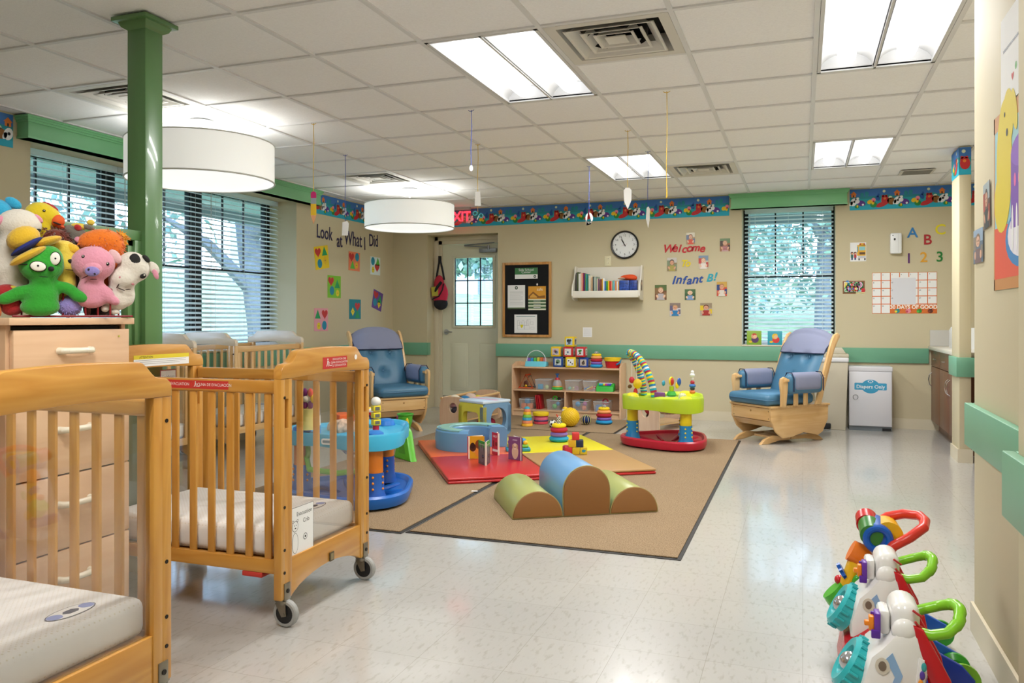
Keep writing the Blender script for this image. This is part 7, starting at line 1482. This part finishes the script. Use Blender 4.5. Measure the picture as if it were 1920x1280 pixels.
p = Pup('dark brown horse puppet with a shaggy mane in the middle of the heap', 105, 500, .03)
p.soft('body', [(102, 446, 0, 20, 16, 14), (108, 480, 0, 16, 26, 14), (108, 530, 0, 16, 34, 14)], BRN_); p.tufts('mane', [(98, 436, 0, 22, 10, 14), (112, 446, 0, 14, 12, 14)], BRN_, 160, .018, 4)
p = Pup('shaggy orange lion puppet with yellow ear at the right back of the heap', 188, 480, .04)
L1 = [(180, 446, 0, 26, 20, 20), (160, 450, 0, 20, 16, 18), (200, 455, 0, 16, 20, 16)]
p.soft('body', L1+[(188, 490, 0, 20, 28, 16), (190, 540, 0, 18, 36, 14)], ORG); p.tufts('mane', L1, ORG, 420, .02, 2); p.ball('ear', [(212, 438, .0, 12, 11, 8, fur('amber', '#eaa01e'), 0, .25)]); p.tufts('ear_tuft', [(212, 438, 0, 12, 11, 8)], fur('amber', '#eaa01e'), 80, .014, 6)
# middle
p = Pup('white fleecy sheep puppet behind the green bug puppet', 40, 500, 0)
WL = [(44, 425, 0, 31, 25, 24), (28, 500, .01, 26, 34, 22)]
p.soft('body', WL+[(34, 465, 0, 20, 22, 18), (40, 545, .01, 26, 26, 20)], WHT); p.tufts('fleece', WL, WHT, 300, .009, 9); p.ball('ear', [(12, 420, -.03, 12, 9, 6, PNK, -.3)]); p.ball('face_patch', [(67, 440, -.045, 14, 5, 5, '#15130f', -.5)]); p.ball('ear_pink', [(74, 412, -.01, 10, 5, 5, PNK, .8)])
p = Pup('yellow dog puppet with black nose peeking between the bug and the pig', 120, 520, -.005)
p.soft('body', [(112, 468, 0, 22, 16, 18), (122, 495, -.015, 17, 17, 16), (115, 530, 0, 18, 26, 14), (112, 560, 0, 18, 20, 14)], LMN); p.ball('ear', [(126, 466, -.02, 17, 10, 8, YLW, .2, .2)]); p.ball('nose', [(127, 490, -.05, 5.5, 4, 4, '#17130f', .3)]); p.ball('mouth', [(126, 506, -.05, 9, 1, 2, '#5a3c10', .1)])
# cow
p = Pup('white cow puppet with black patches and pink ears at the right of the heap', 228, 520, -.01)
p.soft('body', [(230, 490, 0, 22, 20, 20), (240, 502, 0, 18, 18, 18), (214, 520, -.01, 22, 18, 20), (205, 545, 0, 16, 16, 16), (200, 562, 0, 22, 16, 16), (225, 550, 0, 9, 16, 9)], WHT); p.ball('black_patch', [(233, 487, -.036, 11, 16, 5, '#141210', .05), (254, 480, -.022, 5, 9, 5, '#141210', -.7), (190, 545, -.03, 6, 9, 5, '#141210', -.5)]); p.ball('eye', [(248, 514, -.036, 6, 4.5, 4, '#141210', -.5), (250, 512, -.044, 1.6, 1.4, 1.2, EYE)])
p.ball('ear', [(268, 497, -.0, 9, 14, 6, WHT, -.6), (271, 508, -.006, 5, 12, 4, PNK, -.35)]); p.ball('nostril', [(208, 518, -.05, 2.8, 3, 2, '#c07a80')]); p.ball('nostril', [(230, 530, -.045, 2.6, 2.2, 2, '#c07a80')]); p.ball('mouth', [(204, 534, -.046, 1, 5, 2, '#3a2a20', .5), (210, 540, -.046, 7, 1, 2, '#3a2a20', .4), (222, 540, -.042, 5, 1, 2, '#3a2a20', -.1)]); p.ball('foot', [(183, 577, -.02, 7, 6, 8, WHT), (200, 583, -.02, 8, 5, 8, WHT)])
# pig
p = Pup('pink pig puppet with lilac snout, in front between the bug and the cow', 165, 540, -.045)
p.soft('body', [(163, 493, 0, 32, 28, 26), (160, 540, .0, 20, 18, 18), (160, 560, .0, 22, 14, 16), (186, 550, -.01, 10, 14, 10, -.5), (198, 562, -.01, 9, 7, 8, .5)], PNK)
sn = p.ball('snout', [(162, 504, -.05, 16, 13, 10, PNK), (161, 509, -.064, 12.5, 9.5, 6, LIL)]); p.ball('nostril', [(155, 506, -.075, 1.8, 2.4, 1.2, '#2a1c2c', .4)], sn); p.ball('nostril', [(165, 514, -.075, 1.8, 2.2, 1.2, '#2a1c2c', -.3)], sn)
p.ball('eye', [(146.5, 482, -.048, 3, 3.4, 2, '#17120f'), (146, 481, -.053, 1, 1.2, 1, EYE)]); p.ball('eye', [(186.5, 494, -.046, 3, 3.4, 2, '#17120f'), (186, 493, -.051, 1, 1.2, 1, EYE)]); p.ball('ear', [(200, 478, .0, 9, 15, 7, fur('palepink', '#e0b6b8'), -.6)]); p.ball('mouth', [(150, 519, -.05, 7, 1, 2, '#5a2a30', -.5), (163, 523, -.053, 6, 1, 2, '#5a2a30', 0)]); p.tufts('hair_tuft', [(165, 466, 0, 14, 5, 8)], PNK, 60, .01, 3)
# green bug with hat
p = Pup('green bug puppet with round white goggle eyes and yellow hat at the front', 82, 550, -.07)
p.soft('body', [(80, 500, 0, 31, 26, 26), (92, 482, 0, 17, 16, 18), (84, 530, 0, 16, 12, 14), (80, 553, 0, 24, 20, 18), (78, 575, 0, 27, 14, 18), (45, 550, 0, 18, 10, 10, -.45), (28, 559, 0, 15, 9, 9, -.35), (122, 541, -.0, 18, 9, 10, .45), (140, 555, -.0, 14, 9, 9, .3)], GRN)
hb = p.ball('hat', [(52, 452, .0, 28, 21, 24, YLW, -.5), (60, 484, -.03, 33, 8, 22, YLW, -.55), (88, 456, -.0, 26, 8, 20, YLW, -.35)]); p.ball('hat_band', [(58, 467, -.016, 30, 6.5, 22, '#1d2c78', -.62)], hb)
p.ball('goggle_eye', [(76, 503, -.056, 13.5, 10, 3, '#10120e', .12), (76, 503, -.06, 12, 8.5, 3, EYE, .12), (76, 502, -.067, 1.8, 1.8, 1, '#10120e')]); p.ball('goggle_eye', [(102, 488, -.045, 9.5, 13, 3, '#10120e', .1), (102, 488, -.049, 8, 11.4, 3, EYE, .1), (102.5, 488, -.056, 1.5, 1.6, 1, '#10120e')]); p.ball('nose', [(96, 507, -.06, 5, 4.8, 4, '#0e100c')]); p.ball('mouth', [(84, 521, -.055, 8, .9, 2, '#0e3a10', .1)]); p.ball('goggle_strap', [(55, 500, -.045, 10, 1, 2, '#10120e', -.1)])
# purple, fox, dark ones under
p = Pup('fuzzy lilac puppet lying low between the bug and the pig', 124, 575, -.03); p.soft('body', [(124, 574, 0, 18, 15, 16), (130, 562, 0, 14, 10, 14)], LIL); p.tufts('fuzz', [(124, 574, 0, 19, 15, 17), (130, 562, 0, 14, 10, 14)], LIL, 260, .011, 8)
p = Pup('red and orange fox puppet lying low at the far left of the heap', 14, 565, -.03); p.soft('body', [(26, 552, 0, 20, 16, 16), (34, 574, 0, 16, 14, 14)], RED_); p.ball('tail', [(4, 572, -.02, 12, 24, 12, ORG, -.45)]); p.ball('belly', [(36, 541, -.01, 8, 5, 8, LMN, .2)])
p = Pup('black furry puppet body low behind the cow', 180, 572, .04); p.soft('body', [(176, 572, 0, 20, 16, 14), (158, 575, 0, 10, 16, 10)], fur('black', '#191619')); p.ball('leg', [(155, 580, -.02, 5, 12, 6, fur('rose', '#8a5a58'))])
# ================================================================ PUSH WALKERS along the near right wall
LIME = plain('#84c62a', .25); TEAL = plain('#2fb0b4', .3); NV = plain('#1a3aa8', .28); RD = plain('#c41622', .25); WH2 = mat('shell_white', '#eceae6', .25, coat=.3)
def walker(y, label):
    t = thing('push_walker', label, 'baby walker', (0, y, 0), 0, 'white and red push walkers')
    # red lower body
    q = MB(); q.prism([(.13, .03), (.25, .03), (.285, .12), (.28, .25), (.2, .27), (.115, .2), (.1, .12)], 'y', -.12, .12, RD, bev=.025); q.build('lower_body', t)
    # white slanting panel
    q = MB(); q.prism([(.135, .17), (.255, .22), (.285, .32), (.262, .4), (.215, .41), (.175, .36), (.15, .335), (.128, .26)], 'y', -.085, .085, WH2, bev=.022); q.build('panel', t)
    # head
    q = MB(); q.box(.198, .264, -.066, .066, .372, .464, WH2, bev=.03, seg=5); hd = q.build('head', t)
    for s in (-1, 1):
        q = MB(); q.ell((.228, s*.066, .4), (.03, .018, .03), WH2, seg=22); q.build('side_knob', hd)
    q = MB(); q.box(.262, .288, -.05, .05, .4, .45, plain('#dc8a8a', .4), bev=.004); q.build('pink_marks', hd) if False else None
    for dz in (0, .026): 
        q = MB(); q.tube([(.245+dz*.2, -.0675, .452-dz), (.256, -.0665, .444-dz), (.266, -.058, .436-dz)], .003, plain('#c8383c', .4), 6); q.build('red_mark', hd)
    # keys on the front of the head
    q = MB(); q.box(.172, .198, -.055, .02, .38, .44, WH2, bev=.01); q.build('key_block', t)
    q = MB()
    for i in range(3): q.box(.155, .175, -.07+i*.012, -.062+i*.012, .375+i*.018, .395+i*.018, plain('#5a2a9a', .35), bev=.002)
    q.box(.162, .176, -.068, -.03, .375, .435, plain('#6a34a4', .35), bev=.003); q.build('purple_key', t)
    q = MB(); q.box(.14, .165, -.06, -.045, .4, .412, plain('#ee8a1e', .35), bev=.003); q.box(.15, .162, -.064, -.042, .39, .425, plain('#ee8a1e', .35), bev=.003); q.build('orange_key', t)
    # decals
    q = MB(); q.prism([(.185, .335), (.2, .352), (.222, .3), (.2, .235), (.185, .24), (.205, .295)], 'y', -.0862, -.085, plain('#8fb4dc', .4)); q.build('blue_stripe', t)
    q = MB(); q.prism([(p[0], p[1]) for p in arc(.178, .318, .016, 0, 360, 16, ry=.02)][:-1], 'y', -.0868, -.085, plain('#d8d0c0', .4)); q.prism(arc(.178, .318, .009, 0, 360, 12, ry=.012)[:-1], 'y', -.0874, -.0868, plain('#7a6a5a', .4)); q.build('face_badge', t)
    q = MB(); q.prism([(.243, .24), (.258, .24), (.27, .29), (.268, .345), (.256, .35), (.25, .3)], 'y', -.09, -.084, WH2, bev=.003); wn = q.build('rattle_window', t)
    q = MB()
    for i, c in enumerate(('#2f8ac0', '#c83a3a', '#e8902a', '#5a3a9a', '#3aa0a0')): q.ell((.252+.0035*i, -.0915, .25+.02*i), (.006, .003, .011), plain(c, .35), seg=10)
    q.build('rattle_beads', wn)
    # teal dial on the slanting front
    n = Vector((-.86, 0, .5)); T = basis((.126, -.0, .275), (0, -1, 0), n.cross(Vector((0, -1, 0))))
    q = MB(); pf = [(.034, .012), (.04, .03), (.058, .034), (.068, .024), (.07, -.015), (.03, -.018)]; q.lathe(pf, TEAL, 36, T); dl = q.build('dial', t)
    q = MB()
    for i in range(18): a = 2*PI*i/18; c = T @ Vector((.069*math.cos(a), .069*math.sin(a), .002)); e = T @ Vector((.069*math.cos(a), .069*math.sin(a), .024)); q.tube([c, e], .005, TEAL, 6)
    q.build('dial_ridges', dl)
    q = MB(); q.ell(tuple(T @ Vector((0, 0, .016))), .027, mat('mirror_ball', '#c8c8cc', .12, metal=.8), seg=16); q.build('mirror_ball', dl)
    # red curved rear struts
    for s in (-1, 1):
        q = MB(); q.prism([(.245, .42), (.268, .41), (.325, .3), (.35, .17), (.362, .04), (.325, .03), (.312, .15), (.288, .27), (.255, .36)], 'y', s*.07-.011, s*.07+.011, RD, bev=.005); q.build('rear_strut', t)
    q = MB(); q.box(.315, .35, -.07, .07, .05, .09, RD, bev=.01); q.build('strut_tie', t)
    # navy legs and green wheels
    for s in (-1, 1):
        q = MB(); q.prism([(.16, .09), (.3, .155), (.36, .145), (.45, .1), (.485, .06), (.475, .03), (.44, .03), (.36, .075), (.28, .075), (.17, .03)], 'y', s*.12-.01, s*.12+.01, NV, bev=.005); lg = q.build('side_leg', t)
        Tw = Matrix.Translation((.455, s*.146, .05)) @ Matrix.Rotation(-s*PI/2, 4, 'X'); q = MB(); q.lathe([(0, .024), (.022, .022), (.04, .012), (.0495, -.004), (.0495, -.014), (0, -.014)], LIME, 28, Tw); w_ = q.build('wheel', t)
        q = MB()
        for i in range(6): a = 2*PI*i/6; q.tube([Tw @ Vector((.015*math.cos(a), .015*math.sin(a), .0235)), Tw @ Vector((.04*math.cos(a), .04*math.sin(a), .013))], .0035, plain('#5f9c18', .3), 6)
        q.build('wheel_spokes', w_)
        Tw = Matrix.Translation((.16, s*.135, .045)) @ Matrix.Rotation(-s*PI/2, 4, 'X'); q = MB(); q.lathe([(0, .012), (.04, .008), (.044, 0), (.044, -.012), (0, -.012)], LIME, 24, Tw); q.build('wheel', t)
    # ribbed green handle
    pts = [Vector(p) for p in ((.255, -.06, .4), (.285, -.066, .398), (.32, -.06, .405), (.347, -.037, .425), (.356, 0, .445), (.347, .037, .445), (.32, .06, .43), (.285, .066, .415), (.255, .06, .405))]
    P = []; 
    for i in range(len(pts)-1):
        for k in range(4): P.append(pts[i].lerp(pts[i+1], k/4))
    P.append(pts[-1]); q = MB(); q.tube(P, [.0125+(.002 if (10 <= i <= 22 and i % 2) else 0) for i in range(len(P))], LIME, 12); q.build('handle', t)
walker(2.18, 'white and red push walker with teal dial, nearest to the camera')
walker(2.61, 'white and red push walker with teal dial, behind the nearest one')
# ---- third one: orange and blue with red handle
t = thing('push_walker', 'orange, yellow and blue push walker with red handle, farthest of the three by the wall', 'baby walker', (0, 3.0, 0))
YE, OG, BU = plain('#eab41a', .3), plain('#ee7a1c', .3), plain('#1a5ab8', .28)
q = MB(); q.prism([(.12, .03), (.3, .03), (.31, .1), (.27, .32), (.235, .4), (.2, .36), (.15, .22), (.11, .12)], 'y', -.05, .1, WH2, bev=.02); q.build('panel', t)
q = MB(); q.cyl((.235, -.075, .41), (.235, .075, .41), .048, BU, seg=28); rl = q.build('roller_drum', t); q = MB(); q.cyl((.215, -.08, .42), (.215, .02, .43), .036, plain('#2c7a28', .3), seg=16); q.build('green_core', rl); q = MB(); q.torus((.235, -.078, .41), .036, .012, BU, 'y'); q.build('drum_rim', rl)
q = MB(); q.cyl((.27, -.06, .42), (.27, .09, .41), .045, YE, seg=20); q.build('yellow_drum', t); q = MB(); q.cyl((.21, .03, .43), (.21, .09, .44), .036, RD, seg=18); q.build('red_drum', t)
q = MB(); T = basis((.18, -.03, .34), (0, -1, 0), (-.45, 0, -.89)); q.lathe([(.0, -.03), (.036, -.03), (.04, .01), (.034, .03), (.026, .032), (.022, .01), (0, .006)], OG, 26, T); fn = q.build('funnel', t); q = MB(); [q.tube([T @ Vector((0, 0, .02)), T @ Vector((.028*math.cos(a), .028*math.sin(a), .028))], .004, OG, 6) for a in [2*PI*i/5 for i in range(5)]]; q.build('funnel_spokes', fn)
q = MB(); q.tube([(.175, -.03, .32), (.155, -.04, .285), (.15, -.04, .25), (.14, -.03, .21)], [.03, .022, .03, .026], YE, 14); q.build('yellow_neck', t)
q = MB(); T = basis((.125, -.05, .285), (0, -1, 0), (-.5, 0, .86)); q.prism([(.026*(1 if i % 2 else .78)*math.cos(2*PI*i/16), .026*(1 if i % 2 else .78)*math.sin(2*PI*i/16)) for i in range(16)], 'z', -.006, .006, BU) if False else None
q.M = T; q.prism([(.028*(1 if i % 2 else .75)*math.cos(2*PI*i/16), .028*(1 if i % 2 else .75)*math.sin(2*PI*i/16)) for i in range(16)], 'z', -.006, .006, BU); q.build('blue_gear', t)
q = MB(); q.ell((.17, -.07, .262), (.014, .012, .024), plain('#3a9c2c', .3), rot=(0, .4, 0)); q.build('green_leaf', t)
q = MB(); q.ell((.118, -.02, .245), (.016, .02, .016), RD); q.build('red_knob', t)
q = MB(); T = basis((.115, -.04, .195), (0, -1, 0), (-.7, 0, -.7)); q.lathe([(0, -.03), (.04, -.03), (.046, .0), (.042, .02), (.034, .022), (.03, 0), (0, -.012)], plain('#45b02c', .3), 26, T); q.build('green_cup', t)
q = MB(); q.ell((.125, -.085, .17), (.018, .018, .024), YE); q.build('yellow_bead', t); q = MB(); q.box(.09, .14, -.07, .07, .1, .15, BU, bev=.015); q.build('blue_block', t)
q = MB(); P = [(.255, -.085, .355), (.28, -.09, .395), (.33, -.08, .425), (.375, -.05, .455), (.385, .0, .465), (.375, .05, .47), (.33, .085, .465), (.28, .09, .45), (.25, .085, .43)]; q.tube(P, .0165, plain('#dc3a2c', .28), 14); q.build('handle', t)
for s in (-1, 1):
    q = MB(); q.prism([(.2, .06), (.3, .13), (.38, .125), (.47, .08), (.475, .04), (.38, .06), (.28, .05)], 'y', s*.13-.009, s*.13+.009, BU, bev=.004); q.build('side_leg', t)
    Tw = Matrix.Translation((.45, s*.152, .045)) @ Matrix.Rotation(-s*PI/2, 4, 'X'); q = MB(); q.lathe([(0, .01), (.03, .012), (.045, 0), (.045, -.012), (0, -.012)], plain('#35a02a', .3), 26, Tw); q.build('wheel', t)
